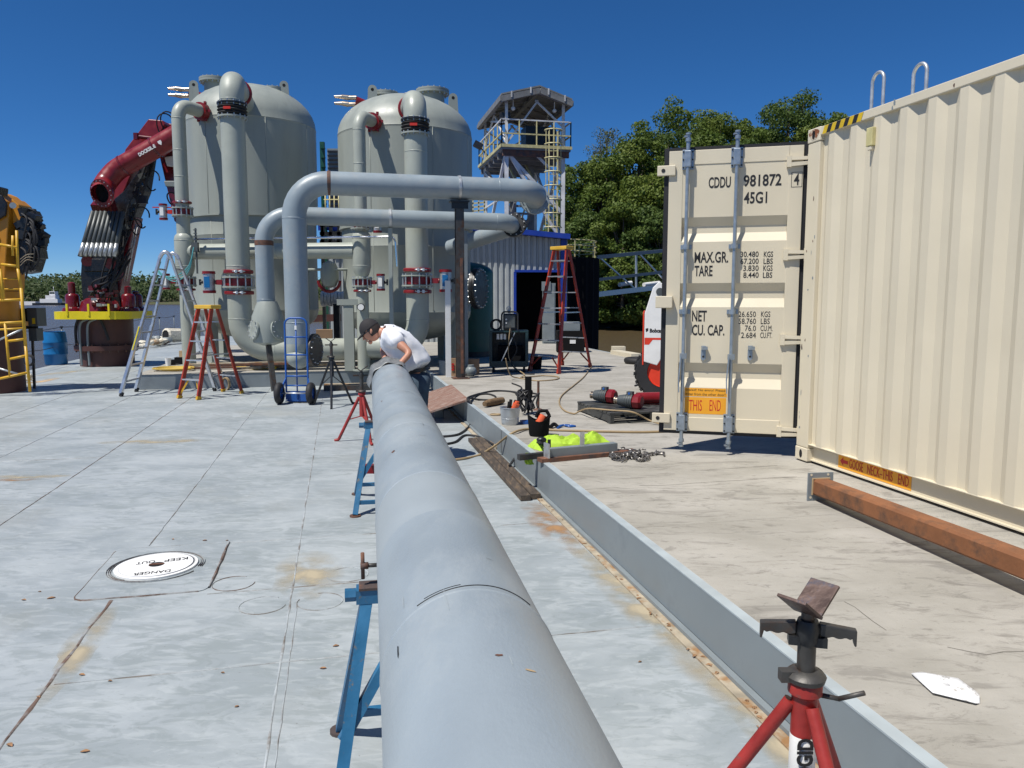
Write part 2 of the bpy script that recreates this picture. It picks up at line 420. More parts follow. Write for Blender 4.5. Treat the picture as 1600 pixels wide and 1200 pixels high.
# hatch insert plate with rounded corners
def rrect(s0, s1, t0, t1, r, k=5):
    pts = []
    for (cs, ct, a0) in ((s1-r, t1-r, 0), (s1-r, t0+r, 90), (s0+r, t0+r, 180), (s0+r, t1-r, 270)):
        for i in range(k+1):
            a = R(a0+90*i/k); pts.append(W(cs+r*math.cos(a), ct+r*math.sin(a) if a0 in (0,90,180,270) else ct))
    return pts
def rr2(s0, s1, t0, t1, r, k=5):
    pts = []
    for (cs, ct, a0) in ((s1-r, t1-r, 0), (s1-r, t0+r, 270), (s0+r, t0+r, 180), (s0+r, t1-r, 90)):
        for i in range(k+1):
            a = R(a0-90*i/k+90); pts.append(W(cs+r*math.sin(a), ct+r*math.cos(a)))
    return pts
S0, S1, T0, T1, rr_ = 4.75, 5.70, -1.55, -.81, .07
edge = []
for (cs, ct, a0) in ((S1-rr_, T1-rr_, 0), (S1-rr_, T0+rr_, 90), (S0+rr_, T0+rr_, 180), (S0+rr_, T1-rr_, 270)):
    for i in range(6):
        a = R(a0+18*i); edge.append(W(cs+rr_*math.cos(a), ct+ (rr_*math.sin(a) if a0 in (0, 270) else rr_*math.sin(a)) * (1)))
# order: quadrant angles measured so that s=cos, t=-sin
edge = []
for (cs, ct, a0) in ((S1-rr_, T0+rr_, 0), (S0+rr_, T0+rr_, 90), (S0+rr_, T1-rr_, 180), (S1-rr_, T1-rr_, 270)):
    for i in range(6):
        a = R(a0+18*i); edge.append(W(cs+rr_*math.cos(a), ct-rr_*math.sin(a)))
pl = MB(); pl.plate([p+V((0,0,.0005)) for p in edge], .0045, (0,0,1)); pl.build('hatch_plate', deck_paint, deck)
seam([p for p in edge[4:14]], .010, 'weld_rust', h=.007)
seam([W(S0+.05,T1+.004), W(S1,T1+.004)], .018, 'weld_rust', h=.012, wob=.004)
seam([W(S1,T0+.1), W(S1,T1)], .006, 'weld_paint', h=.007)
# round white cover
hc = P(245, 886.5); hr = .252
cov = thing('manhole_cover', 'round white steel cover with stencilled warning, set in the grey deck', 'manhole cover', hc+V((0,0,.005)), BROT)
mb = MB(); mb.lathe([(hr-.03,0),(hr-.03,.012),(hr-.012,.014),(hr,.011),(hr,0)], hc+V((0,0,.005)), n=64); mb.lathe([(.048,.0125),(.048,.016),(hr-.03,.016)], hc+V((0,0,.005)), n=64, cap=False)
mb.lathe([(hr-.03,.016),(hr-.03,.012)], hc+V((0,0,.005)), n=64, cap=False)
mb.build('disc', 'white_disc', cov)
mb = MB(); mb.lathe([(.048,.008),(.0475,.0095)], hc+V((0,0,.01)), n=32); mb.build('lift_hole', 'void', cov)
mb = MB(); mb.beam(hc+V((0,0,.022))-BX*.045, hc+V((0,0,.022))+BX*.045, .018, .007); mb.build('lift_bar', 'rusty_steel', cov)
def arc_text(txt, cen, rad, a_mid, step, size, flip, m, parent, z):
    n_ = len(txt)
    for i, ch in enumerate(txt):
        if ch == ' ': continue
        k = (i-(n_-1)/2)*step
        a = a_mid + (-k if not flip else k)
        rv = BX*math.cos(a)+AX*math.sin(a)
        up = rv if not flip else -rv
        exx = up.cross(V((0,0,1)))
        put_text(ch, size, cen+rv*rad+V((0,0,z)), exx, up, m, parent, xs=1.0, bold=.0015)
rot0 = R(180-28)
for k in range(3):
    ring = [hc+V((math.cos(a), math.sin(a), 0))*(hr+.018+.012*k)+V((0,0,.0052)) for a in [2*math.pi*i/40 for i in range(29+5*k)]]
    seam(ring, .0022, 'weld_rust' if k == 1 else 'weld_paint', h=.0075, wob=.001)
for (u, v, r_) in ((365,912,.125),(410,946,.13),(500,940,.13),(543,898,.13)):
    c = P(u, v); a0 = random.uniform(0, 6)
    seam([c+V((math.cos(a), math.sin(a), 0))*r_ for a in [a0+2*math.pi*i/30 for i in range(26)]], .006, 'weld_rust' if u < 370 else 'weld_paint', h=.004, wob=.001)
# sticks and leaf litter on the deck (each a tiny curled leaf)
def leaf(c, L_, a, m='leaf_litter'):
    mb = MB(); d = V((math.cos(a), math.sin(a), 0)); nn = V((-d.y, d.x, 0)); vs = []; K = 5
    for i in range(K):
        f = i/(K-1); wd = L_*.28*math.sin(math.pi*min(max(f, .06), .94)); z = .002+.004*math.sin(math.pi*f)*random.uniform(.6, 1.2)
        q = c+d*(f-.5)*L_; vs += [q-nn*wd+V((0,0,z+.002)), q+V((0,0,z*.5)), q+nn*wd+V((0,0,z+.002))]
    fs = [(i*3+k, i*3+k+1, i*3+k+4, i*3+k+3) for i in range(K-1) for k in (0,1)]
    mb.add(vs, fs, True); return mb
lv = MB()
for (u, v, L_) in ((37,938,.05),(80,935,.07),(133,1175,.055),(128,1055,.05),(370,1105,.03),(348,1052,.03),(1000,1035,.03),(505,1045,.05),(525,1010,.05),(62,925,.03),(320,845,.05),(270,843,.04),(355,845,.03),(565,1030,.03),(172,1065,.03),(60,1090,.04),(15,1165,.06)):
    q = leaf(P(u, v), L_*.62, random.uniform(-.6, .6)); lv.add(q.v, q.f, True)
lo = lv.build('dry_leaves', 'leaf_litter'); lo['kind'] = 'stuff'; lo['label'] = 'brown dry leaves scattered over the painted deck'; lo['category'] = 'leaves'
lv = MB()
for i in range(44):
    s = random.uniform(1.6, 7.0); t = TC-.05-abs(random.gauss(0, .025))
    q = leaf(W(s, t, .006), random.uniform(.012, .036), random.uniform(0, 6)); lv.add(q.v, q.f, True)
lo = lv.build('dry_leaves', 'leaf_litter'); lo['kind'] = 'stuff'; lo['label'] = 'dry leaf scraps gathered along the foot of the kerb'; lo['category'] = 'leaves'

# ---- concrete platform with steel kerb
def conc_mat():
    m = bpy.data.materials.new('concrete'); m.use_nodes = True; n = m.node_tree; b = n.nodes['Principled BSDF']; L = n.links.new
    tc = n.nodes.new('ShaderNodeTexCoord')
    def nz(sc_, det, st=(1,1,1), rough=.6, dist=0, off=0):
        mp = n.nodes.new('ShaderNodeMapping'); mp.inputs['Scale'].default_value = st; mp.inputs['Rotation'].default_value = (0,0,-BROT); mp.inputs['Location'].default_value = (off, off, 0); L(tc.outputs['Object'], mp.inputs[0])
        z = n.nodes.new('ShaderNodeTexNoise'); z.inputs['Scale'].default_value = sc_; z.inputs['Detail'].default_value = det; z.inputs['Roughness'].default_value = rough; z.inputs['Distortion'].default_value = dist
        L(mp.outputs[0], z.inputs['Vector']); return z.outputs[0]
    def ramp(src, a, b_, lo=0, hi=1):
        r = n.nodes.new('ShaderNodeMapRange'); r.inputs[1].default_value = a; r.inputs[2].default_value = b_; r.inputs[3].default_value = lo; r.inputs[4].default_value = hi
        L(src, r.inputs[0]); return r.outputs[0]
    def mix(f, c1, c2):
        x = n.nodes.new('ShaderNodeMix'); x.data_type = 'RGBA'; L(f, x.inputs[0])
        for i, c in ((6, c1), (7, c2)):
            if isinstance(c, tuple): x.inputs[i].default_value = (*c, 1)
            else: L(c, x.inputs[i])
        return x.outputs[2]
    base = mix(ramp(nz(1.3, 9, (1,1.5,1)), .35, .68), (.295,.28,.243), (.40,.38,.34))
    base = mix(ramp(nz(3.5, 11, (1,2.4,1), .74, .8), .54, .70, 0, .8), base, (.15,.137,.118))
    base = mix(ramp(nz(11, 9, (1,1.8,1), .7, .4, 2), .58, .70, 0, .6), base, (.13,.12,.105))
    base = mix(ramp(nz(1.6, 6, (1,3.4,1), .62, 1.0, 5), .56, .63, 0, .55), base, (.18,.168,.148))
    base = mix(ramp(nz(2.2, 8, (1,2,1), .6, .3, 9), .62, .8, 0, .6), base, (.43,.405,.36))
    base = mix(ramp(nz(90, 3, off=3), .67, .72, 0, .6), base, (.13,.12,.10))
    L(base, b.inputs['Base Color']); b.inputs['Roughness'].default_value = .85
    bp = n.nodes.new('ShaderNodeBump'); bp.inputs['Strength'].default_value = .5; bp.inputs['Distance'].default_value = .01
    L(nz(14, 9, rough=.7), bp.inputs['Height']); L(bp.outputs[0], b.inputs['Normal'])
    return m
conc = conc_mat()
plat = struct(wquad(-12, 30, TC+.012, TR-.012, .004, PZ-.03).build('platform', 'tan_edge'))
slab2 = wquad(16.11, 26, -3.85, TC-.002, .004, PZ-.008); 
tslab = struct(slab2.build('tank_slab', 'curb_paint'))
wquad(16.10, 26, -3.86, TC-.003, PZ-.007, PZ).build('slab_top', conc, tslab)
# concrete panels with recessed joints
js = [-12, -5.0, 4.47, 8.9, 13.3, 17.7, 22, 26, 30]
for a, b in zip(js[:-1], js[1:]):
    wquad(a+.0025, b-.0025, TC+.06, TR-.06, PZ-.03, PZ).build('concrete_panel', conc, plat, bevel=.004)
def crack(px, w_=.004):
    seam([P(u, v, PZ+.0006) for u, v in px], w_, 'crack_dark', h=.0006, wob=.012, parent=plat, name='crack', wf=.6)
mat('crack_dark', (.10,.09,.075), .95, var=.3, scale=20)
crack([(1000,759),(1060,757),(1130,752),(1185,748),(1245,745)]); crack([(905,765),(960,762),(1010,765)], .003); crack([(1080,735),(1150,732),(1215,727)], .004)
crack([(1320,940),(1350,958),(1385,985)], .0025); crack([(960,728),(1010,731),(1060,728)], .003); crack([(1400,850),(1450,846)], .003); crack([(1480,1010),(1540,1022),(1600,1018)], .0025)
kc = MB(); wquad(-12, 16.1, TC, TC+.01, .03, PZ-.004, kc); kc.build('kerb_face', 'curb_paint', plat)
kc = MB(); wquad(-12, 30, TC-.002, TC+.055, PZ-.004, PZ+.004, kc); kc.build('kerb_cap', 'curb_cap', plat)
kc = MB(); wquad(-12, 30, TR-.055, TR, .0, PZ+.004, kc); kc.build('kerb_cap', 'curb_cap', plat)
kc = MB(); wquad(-12, 14.0, TC-.035, TC-.0005, .004, .028, kc); kc.build('kerb_toe', 'curb_paint', plat)
kc = MB(); wquad(-12, 14.0, TC-.085, TC-.036, .001, .009, kc); kc.build('sealant_strip', 'tan_edge', plat)
for s in (8.3, 11.0):
    mb = MB(); wquad(s-.004, s+.004, TC-.003, TC-.0004, .03, PZ-.005, mb); mb.build('kerb_joint', 'dark_steel', plat)
# rust / silt run-off beside the kerb: thin stained film on the deck with its own outline
def blotch(cen, a, b, rz, seed, z=.0012):
    pts = []
    for i in range(40):
        th = 2*math.pi*i/40; k = 1+.45*noise.noise(V((math.cos(th)*1.7, math.sin(th)*1.7, seed)))+.2*noise.noise(V((math.cos(th)*5, math.sin(th)*5, seed)))
        p = V((math.cos(th)*a*k, math.sin(th)*b*k, 0)); p.rotate(Matrix.Rotation(rz, 3, 'Z')); pts.append(V(cen)+p+V((0,0,z)))
    mb = MB(); mb.add(pts, [tuple(range(40))]); return mb
def stain_mat(name, c, amt=.8, sc_=4):
    m = bpy.data.materials.new(name); m.use_nodes = True; n = m.node_tree; b = n.nodes['Principled BSDF']; L = n.links.new
    b.inputs['Base Color'].default_value = (*c, 1); b.inputs['Roughness'].default_value = .85
    tc = n.nodes.new('ShaderNodeTexCoord'); z = n.nodes.new('ShaderNodeTexNoise'); z.inputs['Scale'].default_value = sc_; z.inputs['Detail'].default_value = 8
    L(tc.outputs['Object'], z.inputs[0]); g = n.nodes.new('ShaderNodeTexCoord'); 
    ms = n.nodes.new('ShaderNodeVectorMath'); ms.operation = 'MULTIPLY_ADD'; ms.inputs[1].default_value = (2,2,0); ms.inputs[2].default_value = (-1,-1,0)
    L(g.outputs['Generated'], ms.inputs[0]); ln = n.nodes.new('ShaderNodeVectorMath'); ln.operation = 'LENGTH'; L(ms.outputs[0], ln.inputs[0])
    r1 = n.nodes.new('ShaderNodeMapRange'); r1.inputs[1].default_value = 1.0; r1.inputs[2].default_value = .25; r1.inputs[3].default_value = 0; r1.inputs[4].default_value = 1; L(ln.outputs['Value'], r1.inputs[0])
    r2 = n.nodes.new('ShaderNodeMapRange'); r2.inputs[1].default_value = .38; r2.inputs[2].default_value = .62; L(z.outputs[0], r2.inputs[0])
    mu = n.nodes.new('ShaderNodeMath'); mu.operation = 'MULTIPLY'; L(r1.outputs[0], mu.inputs[0]); L(r2.outputs[0], mu.inputs[1])
    m2 = n.nodes.new('ShaderNodeMath'); m2.operation = 'MULTIPLY'; m2.inputs[1].default_value = amt; L(mu.outputs[0], m2.inputs[0]); L(m2.outputs[0], b.inputs['Alpha'])
    return m
rustst = stain_mat('rust_stain', (.36,.20,.09), .95, 5); siltst = stain_mat('silt_stain', (.42,.36,.25), .95, 4)
def stain(c, a, b, rz, seed, m, z):
    o = blotch((0,0,0), a, b, 0, seed, 0).build('rust_stain', m, deck, local=True); o.location = V((c[0], c[1], z)); o.rotation_euler = (0,0,rz); return o
stain(W(5.6, TC-.16), .17, .75, BROT, 1, rustst, .0012)
stain(W(4.0, TC-.13), .12, 1.3, BROT, 2, siltst, .0014)
stain(W(2.6, TC-.10), .10, 1.1, BROT, 3, siltst, .0016)
stain(P(30, 745), .45, .12, .1, 4, siltst, .0012)
stain(P(20, 750), .25, .06, .1, 5, rustst, .0018)
stain(W(4.1, -1.30), .10, .55, BROT, 6, siltst, .0012)
stain(W(5.0, -.22), .22, .5, BROT, 7, siltst, .0012)
stain(P(240, 690), .8, .14, .15, 8, siltst, .0012)
stain(P(95, 583), .9, .25, BROT+1.2, 9, siltst, .002)
stain(P(60, 596), .9, .2, BROT+1.4, 10, stain_mat('sand_stain', (.62,.42,.22), 1.0, 2), .003)

# ---- far bank, hills and woods
def foliage_mat(name, c1, c2, sc_=.35):
    m = bpy.data.materials.new(name); m.use_nodes = True; n = m.node_tree; b = n.nodes['Principled BSDF']; L = n.links.new
    tc = n.nodes.new('ShaderNodeTexCoord'); z = n.nodes.new('ShaderNodeTexNoise'); z.inputs['Scale'].default_value = sc_; z.inputs['Detail'].default_value = 5
    L(tc.outputs['Object'], z.inputs[0]); r = n.nodes.new('ShaderNodeMapRange'); r.inputs[1].default_value = .35; r.inputs[2].default_value = .65; L(z.outputs[0], r.inputs[0])
    x = n.nodes.new('ShaderNodeMix'); x.data_type = 'RGBA'; x.inputs[6].default_value = (*c1, 1); x.inputs[7].default_value = (*c2, 1); L(r.outputs[0], x.inputs[0])
    L(x.outputs[2], b.inputs['Base Color']); b.inputs['Roughness'].default_value = .6; b.inputs['Specular IOR Level'].default_value = .25
    tr = n.nodes.new('ShaderNodeBsdfTranslucent'); L(x.outputs[2], tr.inputs[0]); ms = n.nodes.new('ShaderNodeMixShader'); ms.inputs[0].default_value = .33
    L(b.outputs[0], ms.inputs[1]); L(tr.outputs[0], ms.inputs[2]); L(ms.outputs[0], n.nodes['Material Output'].inputs[0])
    return m
LEAF = [foliage_mat('leaf_green', (.085,.135,.022), (.15,.20,.040)), foliage_mat('leaf_dark', (.060,.105,.024), (.115,.165,.036)),
        foliage_mat('leaf_fresh', (.115,.165,.026), (.175,.22,.045)), foliage_mat('leaf_grey', (.10,.12,.055), (.15,.17,.08))]
def quad_cloud(name, cen, nrm, size, m, squash=.65):
    n_ = len(cen); rnd = np.random.normal(size=(n_, 3)); a = np.cross(nrm, rnd); a /= np.linalg.norm(a, axis=1, keepdims=True)+1e-9
    b = np.cross(nrm, a); b /= np.linalg.norm(b, axis=1, keepdims=True)+1e-9
    sz = size[:, None]
    v = np.stack([cen-a*sz, cen-b*sz*squash, cen+a*sz, cen+b*sz*squash], 1).reshape(-1, 3)
    me = bpy.data.meshes.new(name); me.vertices.add(4*n_); me.vertices.foreach_set('co', v.astype(np.float32).ravel())
    me.loops.add(4*n_); me.loops.foreach_set('vertex_index', np.arange(4*n_, dtype=np.int32)); me.polygons.add(n_)
    me.polygons.foreach_set('loop_start', np.arange(0, 4*n_, 4, dtype=np.int32)); me.polygons.foreach_set('loop_total', np.full(n_, 4, dtype=np.int32))
    me.update(); me.validate(); me.materials.append(m); return me
# right bank
bank = MB(); pts = []
bl = [(-40,118),(0,97),(30,88),(60,83),(90,80),(140,72),(220,60)]
vs = []
for i, (x, y) in enumerate(bl): vs += [(x, y-3, -1.6), (x, y, -.9), (x+2, y+5, .4), (x+8, y+40, 3), (x+20, y+160, 10)]
bank.add(vs, [(i*5+k, (i+1)*5+k, (i+1)*5+k+1, i*5+k+1) for i in range(len(bl)-1) for k in range(4)], True)
mat('bank_earth', (.09,.075,.045), .95, var=.4, scale=.6, c2=(.05,.07,.02), thr=(.45,.55), c2scale=.4)
struct(bank.build('river_bank', 'bank_earth'))
def make_tree(x, y, h, rad, label, m, z0=-.3, n_=9000, lean=0, sparse=False, low=.12, ls=.24):
    t = thing('tree', label, 'tree', (x, y, z0), 0, None)
    rs = np.random.RandomState(int(x*13+y*7) % 9999)
    tr = MB(); pts = [(x+lean*h*f, y, z0+h*f*.9) for f in (0, .3, .6, 1)]; tr.tube(pts, [h*.020, h*.016, h*.010, h*.003], 8)
    nb = 120 if not sparse else 60; cs = []; rr = []
    for i in range(nb):
        f = rs.uniform(low, 1.0); prof = math.sin(math.pi*min(1, (f-low)/(1-low)*.80+.16))**.5
        a = rs.uniform(0, 2*math.pi); d = rad*prof*math.sqrt(rs.uniform(.1, 1))*.85
        c = np.array([x+lean*h*f+math.cos(a)*d, y+math.sin(a)*d, z0+h*f*.94]); cs.append(c); rr.append(rad*rs.uniform(.12, .25)*(1 if not sparse else 1.5))
        if i % 4 == 0:
            base = V((x+lean*h*f*.6, y, z0+h*max(.08, f*.62))); tr.tube([base, base.lerp(V(c), .5)+V((0,0,-.2)), V(c)], [h*.006, h*.004, h*.0015], 5)
    tr.build('trunk', 'bark', t)
    cs = np.array(cs); rr = np.array(rr); idx = rs.choice(nb, n_, p=(rr**2/np.sum(rr**2)))
    d = rs.normal(size=(n_, 3)); d /= np.linalg.norm(d, axis=1, keepdims=True)
    k = rs.uniform(.45, 1.12, n_)**.6
    cen = cs[idx]+d*(rr[idx]*k)[:, None]*np.array([1, 1, .8]); nrm = d+rs.normal(size=(n_, 3))*.7
    nrm /= np.linalg.norm(nrm, axis=1, keepdims=True)
    cen -= np.array([x, y, z0])
    me = quad_cloud('crown', cen, nrm, rs.uniform(.6, 1.25, n_)*ls, m)
    o = bpy.data.objects.new('crown', me); col.objects.link(o); o.parent = t
    return t
def tree_at(u, vtop, y, rad, label, m, **k):
    p = PY(u, vtop, y); return make_tree(p.x, y, p.z+.3, rad, label, m, **k)
G1 = 'trees on the right bank'
TREES = [
 (905, 262, 92, 3.6, 'dark rounded tree directly right of the watchtower, lowest of the bank trees', 1, {}),
 (948, 200, 99, 2.4, 'thin pale half-bare tree standing up behind the dark trees by the tower', 3, dict(sparse=True, n_=5200, low=.3, ls=.12)),
 (948, 250, 90, 4.2, 'bushy mid-green tree over the left end of the gangway', 0, {}),
 (1000, 190, 95, 4.6, 'tall green tree left of the highest tree', 0, {}),
 (1020, 275, 86, 4.0, 'fresh yellow-green tree above the middle of the gangway', 2, {}),
 (1075, 150, 100, 5.2, 'highest tree of the bank, behind the open container door', 0, {}),
 (1065, 250, 88, 4.2, 'dark green tree just behind the left edge of the container door', 1, {}),
 (1125, 178, 97, 4.4, 'green tree between the two high crowns above the container door', 2, {}),
 (1150, 230, 90, 4.4, 'dark bushy tree above the middle of the container door', 1, {}),
 (1180, 185, 96, 3.6, 'smaller crown leaning on the left of the right-hand high tree', 0, {}),
 (1235, 146, 99, 5.2, 'broad high tree above the container door hinge', 1, {}),
 (1210, 250, 88, 4.2, 'low green tree behind the hinge side of the container door', 0, {}),
 (1300, 180, 96, 4.6, 'tree crown showing over the front corner of the container roof', 0, {}),
 (1290, 240, 88, 4.0, 'tree mostly hidden behind the container corner', 2, {}),
 (975, 318, 80, 3.4, 'low bank tree behind the gangway railing', 0, dict(low=.02)),
 (1035, 325, 78, 3.4, 'low dark bank tree behind the gangway and the loader', 1, dict(low=.02)),
 (1100, 330, 78, 3.6, 'low bank tree hidden behind the container door', 1, dict(low=.02)),
 (925, 330, 84, 3.2, 'low tree at the water right behind the mooring cell', 1, dict(low=.02)),

 (895, 300, 96, 3.4, 'low green tree just right of the tower ladder', 0, {}),
 (985, 235, 93, 3.8, 'mid-green tree filling the slope left of the high crowns', 2, {}),
 (1045, 205, 97, 4.0, 'dark green tree between the slope and the highest tree', 1, {}),
 (1100, 205, 94, 4.0, 'leafy tree under the highest crown', 0, {}),
 (1265, 195, 97, 4.0, 'leafy tree right of the broad high tree', 2, {}),
 (1200, 205, 100, 4.2, 'dark tree in the dip between the two highest crowns', 1, {}),
]
for (u, v, y, rad, lab, mi, kw) in TREES: tree_at(u, v-(14 if v < 300 else 0), y, rad*1.38, lab, LEAF[mi], **{'n_': 25000, 'low': .02, 'ls': .175, **kw})
# undergrowth at the water line
n_ = 22000; x = np.random.uniform(-6, 60, n_); f = np.interp(x, [p[0] for p in bl], [p[1] for p in bl]); y = f+np.random.uniform(-3.5, 8, n_)
hz = 3.4+2.2*np.sin(x*.6)+1.3*np.sin(x*1.7+1); z = -1.2+np.random.uniform(0, 1, n_)**.8*hz
cen = np.stack([x, y, z], 1); nr = np.random.normal(size=(n_, 3))+np.array([0,-.6,.6]); nr /= np.linalg.norm(nr, axis=1, keepdims=True)
me = quad_cloud('undergrowth', cen, nr, np.random.uniform(.12, .34, n_), LEAF[1])
o = bpy.data.objects.new('undergrowth', me); col.objects.link(o); o['kind'] = 'stuff'; o['label'] = 'dark bushes overhanging the muddy water under the gangway'; o['category'] = 'bushes'
# left far shore
shore = MB(); vs = []
for i in range(60):
    x = -1200+i*40; y = 600+.06*x+10*math.sin(i*.7); h = 9+5*math.sin(i*.33+1)+2*math.sin(i*1.3)
    vs += [(x, y-6, -1.6), (x, y+3, -.6), (x, y+40, h*.5), (x, y+160, h+3), (x, y+400, h+2)]
shore.add(vs, [(i*5+k, (i+1)*5+k, (i+1)*5+k+1, i*5+k+1) for i in range(59) for k in range(4)], True)
struct(shore.build('far_shore', 'bank_earth'))
n_ = 60000; x = np.random.uniform(-620, 60, n_); dd = np.random.uniform(0, 1, n_)**1.3*150; y = 600+.06*x+2+dd
i_ = (x+1200)/40; h = 9+5*np.sin(i_*.33+1)+2*np.sin(i_*1.3); g = np.clip(dd/160, 0, 1)*(h+2)
cell = np.floor(x/9)*3.1+np.floor(dd/14)*7.7; top = 9+4*np.abs(np.sin(cell*12.9))+1.5*np.sin(x*.9+cell)
fz = np.random.uniform(0, 1, n_)**.7; z = g+fz*top*np.sqrt(np.clip(1-((x/9-np.floor(x/9)-.5)*1.5)**2, .1, 1))
nr = np.random.normal(size=(n_, 3))*.6+np.array([0,-.5,.6]); nr /= np.linalg.norm(nr, axis=1, keepdims=True)
me = quad_cloud('far_woods', np.stack([x, y, z], 1), nr, np.random.uniform(.6, 1.7, n_), foliage_mat('far_leaf', (.040,.070,.020), (.095,.125,.045), .035))
o = bpy.data.objects.new('far_woods', me); col.objects.link(o); o['kind'] = 'stuff'; o['label'] = 'wooded far shore across the river, reads as one green mass'; o['category'] = 'woods'
# towboat and barges on the river
tb = thing('towboat', 'small white towboat with stacked deckhouses on the far side of the river', 'towboat', PY(78, 474.5, 480))
c = PY(80, 474.5, 480); c.z = -1.35
mb = MB(); mb.prism([(c.x-10, c.y-3), (c.x+8, c.y-3), (c.x+10, c.y), (c.x+8, c.y+3), (c.x-10, c.y+3)], -1.5, 0); mb.build('hull', 'black_paint', tb)
mb = MB(); mb.box(c+V((0,0,2.7)), (11, 5, 2.4)); mb.build('deckhouse', 'boat_white', tb)
mb = MB(); mb.box(c+V((1,0,5)), (6, 4.5, 2.2)); mb.build('deckhouse', 'boat_white', tb)
mb = MB(); mb.box(c+V((2,0,7.3)), (3.5, 3.5, 2.4)); ph = mb.build('pilothouse', 'boat_white', tb)
mb = MB(); mb.box(c+V((2,-1.76,7.5)), (3.0, .05, 1.1)); mb.build('window', 'glass_dark', ph)
mb = MB(); mb.cyl(c+V((2,0,8.4)), c+V((2,0,11.5)), .12, n=6); mb.build('mast', 'boat_white', tb)
for k, (u0, u1, lab) in enumerate(((20, 62, 'low white-decked barge on the river left of the towboat'), (92, 150, 'low grey barge on the river right of the towboat'))):
    a, b = PY(u0, 474, 490), PY(u1, 474, 490); mb = MB(); mb.box(((a.x+b.x)/2, 490, -.3), (b.x-a.x, 9, 2.4)); solo('river_barge', mb, 'boat_white' if k == 0 else 'tower_grey', lab, 'barge')
# ============================================================ TANKS AND PIPEWORK
def bolts(mb, c, axis, rad, n_, r=.014, h=.05):
    axis = V(axis).normalized(); u = axis.cross(V((0,0,1)))
    if u.length < .05: u = V((1,0,0))
    u.normalize(); w_ = axis.cross(u)
    for k in range(n_):
        a = 2*math.pi*(k+.5)/n_; p = V(c)+(u*math.cos(a)+w_*math.sin(a))*rad
        mb.cyl(p-axis*h/2, p+axis*h/2, r, n=6, smooth=False)
def flange(parent, c, axis, r_pipe, m='tank_paint', th=.035, ext=.075, nb=12, gap=None, name='flange', bm='galvanised'):
    c = V(c); axis = V(axis).normalized()
    mb = MB(); mb.lathe([(r_pipe, -th/2), (r_pipe+ext, -th/2), (r_pipe+ext, th/2), (r_pipe, th/2)], c, axis, n=28)
    f = mb.build(name, m, parent)
    b = MB(); bolts(b, c, axis, r_pipe+ext*.62, nb, .012, th+.06); b.build('bolt_ring', bm, f)
    return f
def clamp(parent, c, axis, r, m='red_paint', h=.075):
    c = V(c); axis = V(axis).normalized()
    mb = MB(); mb.lathe([(r, -h/2), (r+.045, -h/2), (r+.06, -h*.3), (r+.06, h*.3), (r+.045, h/2), (r, h/2)], c, axis, n=28)
    f = mb.build('clamp_ring', m, parent)
    b = MB(); s_ = V((.35, -.94, 0)) if abs(axis.z) > .5 else V((0,-.3,.95))
    tdir = axis.cross(s_).normalized()
    for k in (-1, 1): b.box(c+s_*(r+.07)+tdir*.05*k, (.05, .06, h*.8)); b.cyl(c+s_*(r+.085)+tdir*.12*k, c+s_*(r+.085)-tdir*.02*k, .013, n=6)
    b.build('clamp_bolt', 'galvanised', f)
    return f
def valve(parent, c, r, side, ra=.10, ha=.42, label_part=None, scale=1.0, lever=False):
    """butterfly valve on a vertical pipe; side = unit vector to its actuator"""
    c = V(c); side = V(side).normalized()
    mb = MB(); mb.lathe([(r*.9, -.07*scale), (r+.03, -.07*scale), (r+.03, .07*scale), (r*.9, .07*scale)], c, n=24)
    body = mb.build('valve_body', 'red_paint', parent)
    mb = MB()
    for k in (-1, 1): mb.lathe([(r, (.085 if k > 0 else -.11)*scale), (r+.085, (.085 if k > 0 else -.11)*scale), (r+.085, (.11 if k > 0 else -.085)*scale), (r, (.11 if k > 0 else -.085)*scale)], c, n=28)
    mb.build('valve_flange', 'pipe_pale', body)
    mb = MB(); bolts(mb, c, V((0,0,1)), r+.06, 12, .014, .28*scale); mb.build('stud_bolt', 'galvanised', body)
    mb = MB(); mb.cyl(c+side*r, c+side*(r+.22*scale), .045*scale, n=12); mb.box(c+side*(r+.13*scale), (.12*scale, .12*scale, .10*scale)); mb.build('valve_neck', 'bright_red' if lever else 'red_paint', body)
    a = c+side*(r+.22*scale+ra)
    mb = MB(); mb.cyl(a-V((0,0,ha*.42)), a+V((0,0,ha*.42)), ra*.92, n=20); act = mb.build('actuator', 'galvanised', body)
    for k in (-1, 1):
        mb = MB(); mb.cyl(a+V((0,0,k*ha*.42)), a+V((0,0,k*ha*.5)), ra, n=20); mb.cyl(a+V((0,0,k*ha*.38)), a+V((0,0,k*ha*.42)), ra*1.04, n=20); mb.build('actuator_cap', 'red_paint', body)
    mb = MB(); mb.box(a+V((0,-ra*.93,.0)), (ra*.9, .012, ha*.5)); mb.build('data_plate', 'drum_blue' if ra > .1 else 'white_paint', body)
    mb = MB(); mb.cyl(a+side*ra*.9, a+side*(ra+.06), .03, n=8); mb.box(a+side*(ra+.05), (.03, .05, .12)); mb.build('limit_switch', 'black_paint', body)
    if lever:
        mb = MB(); q = c+V((0,0,.12*scale)); mb.beam(q, q+V((-.62,-.05,.0)), .03, .022); mb.build('lever', 'bright_red', body)
    return body
def ell(R_, h0, H, n_=10, up=True):       # ellipsoidal head profile
    return [(R_*math.cos(math.pi/2*i/n_), h0+(H if up else -H)*math.sin(math.pi/2*i/n_)) for i in range(n_+1)]
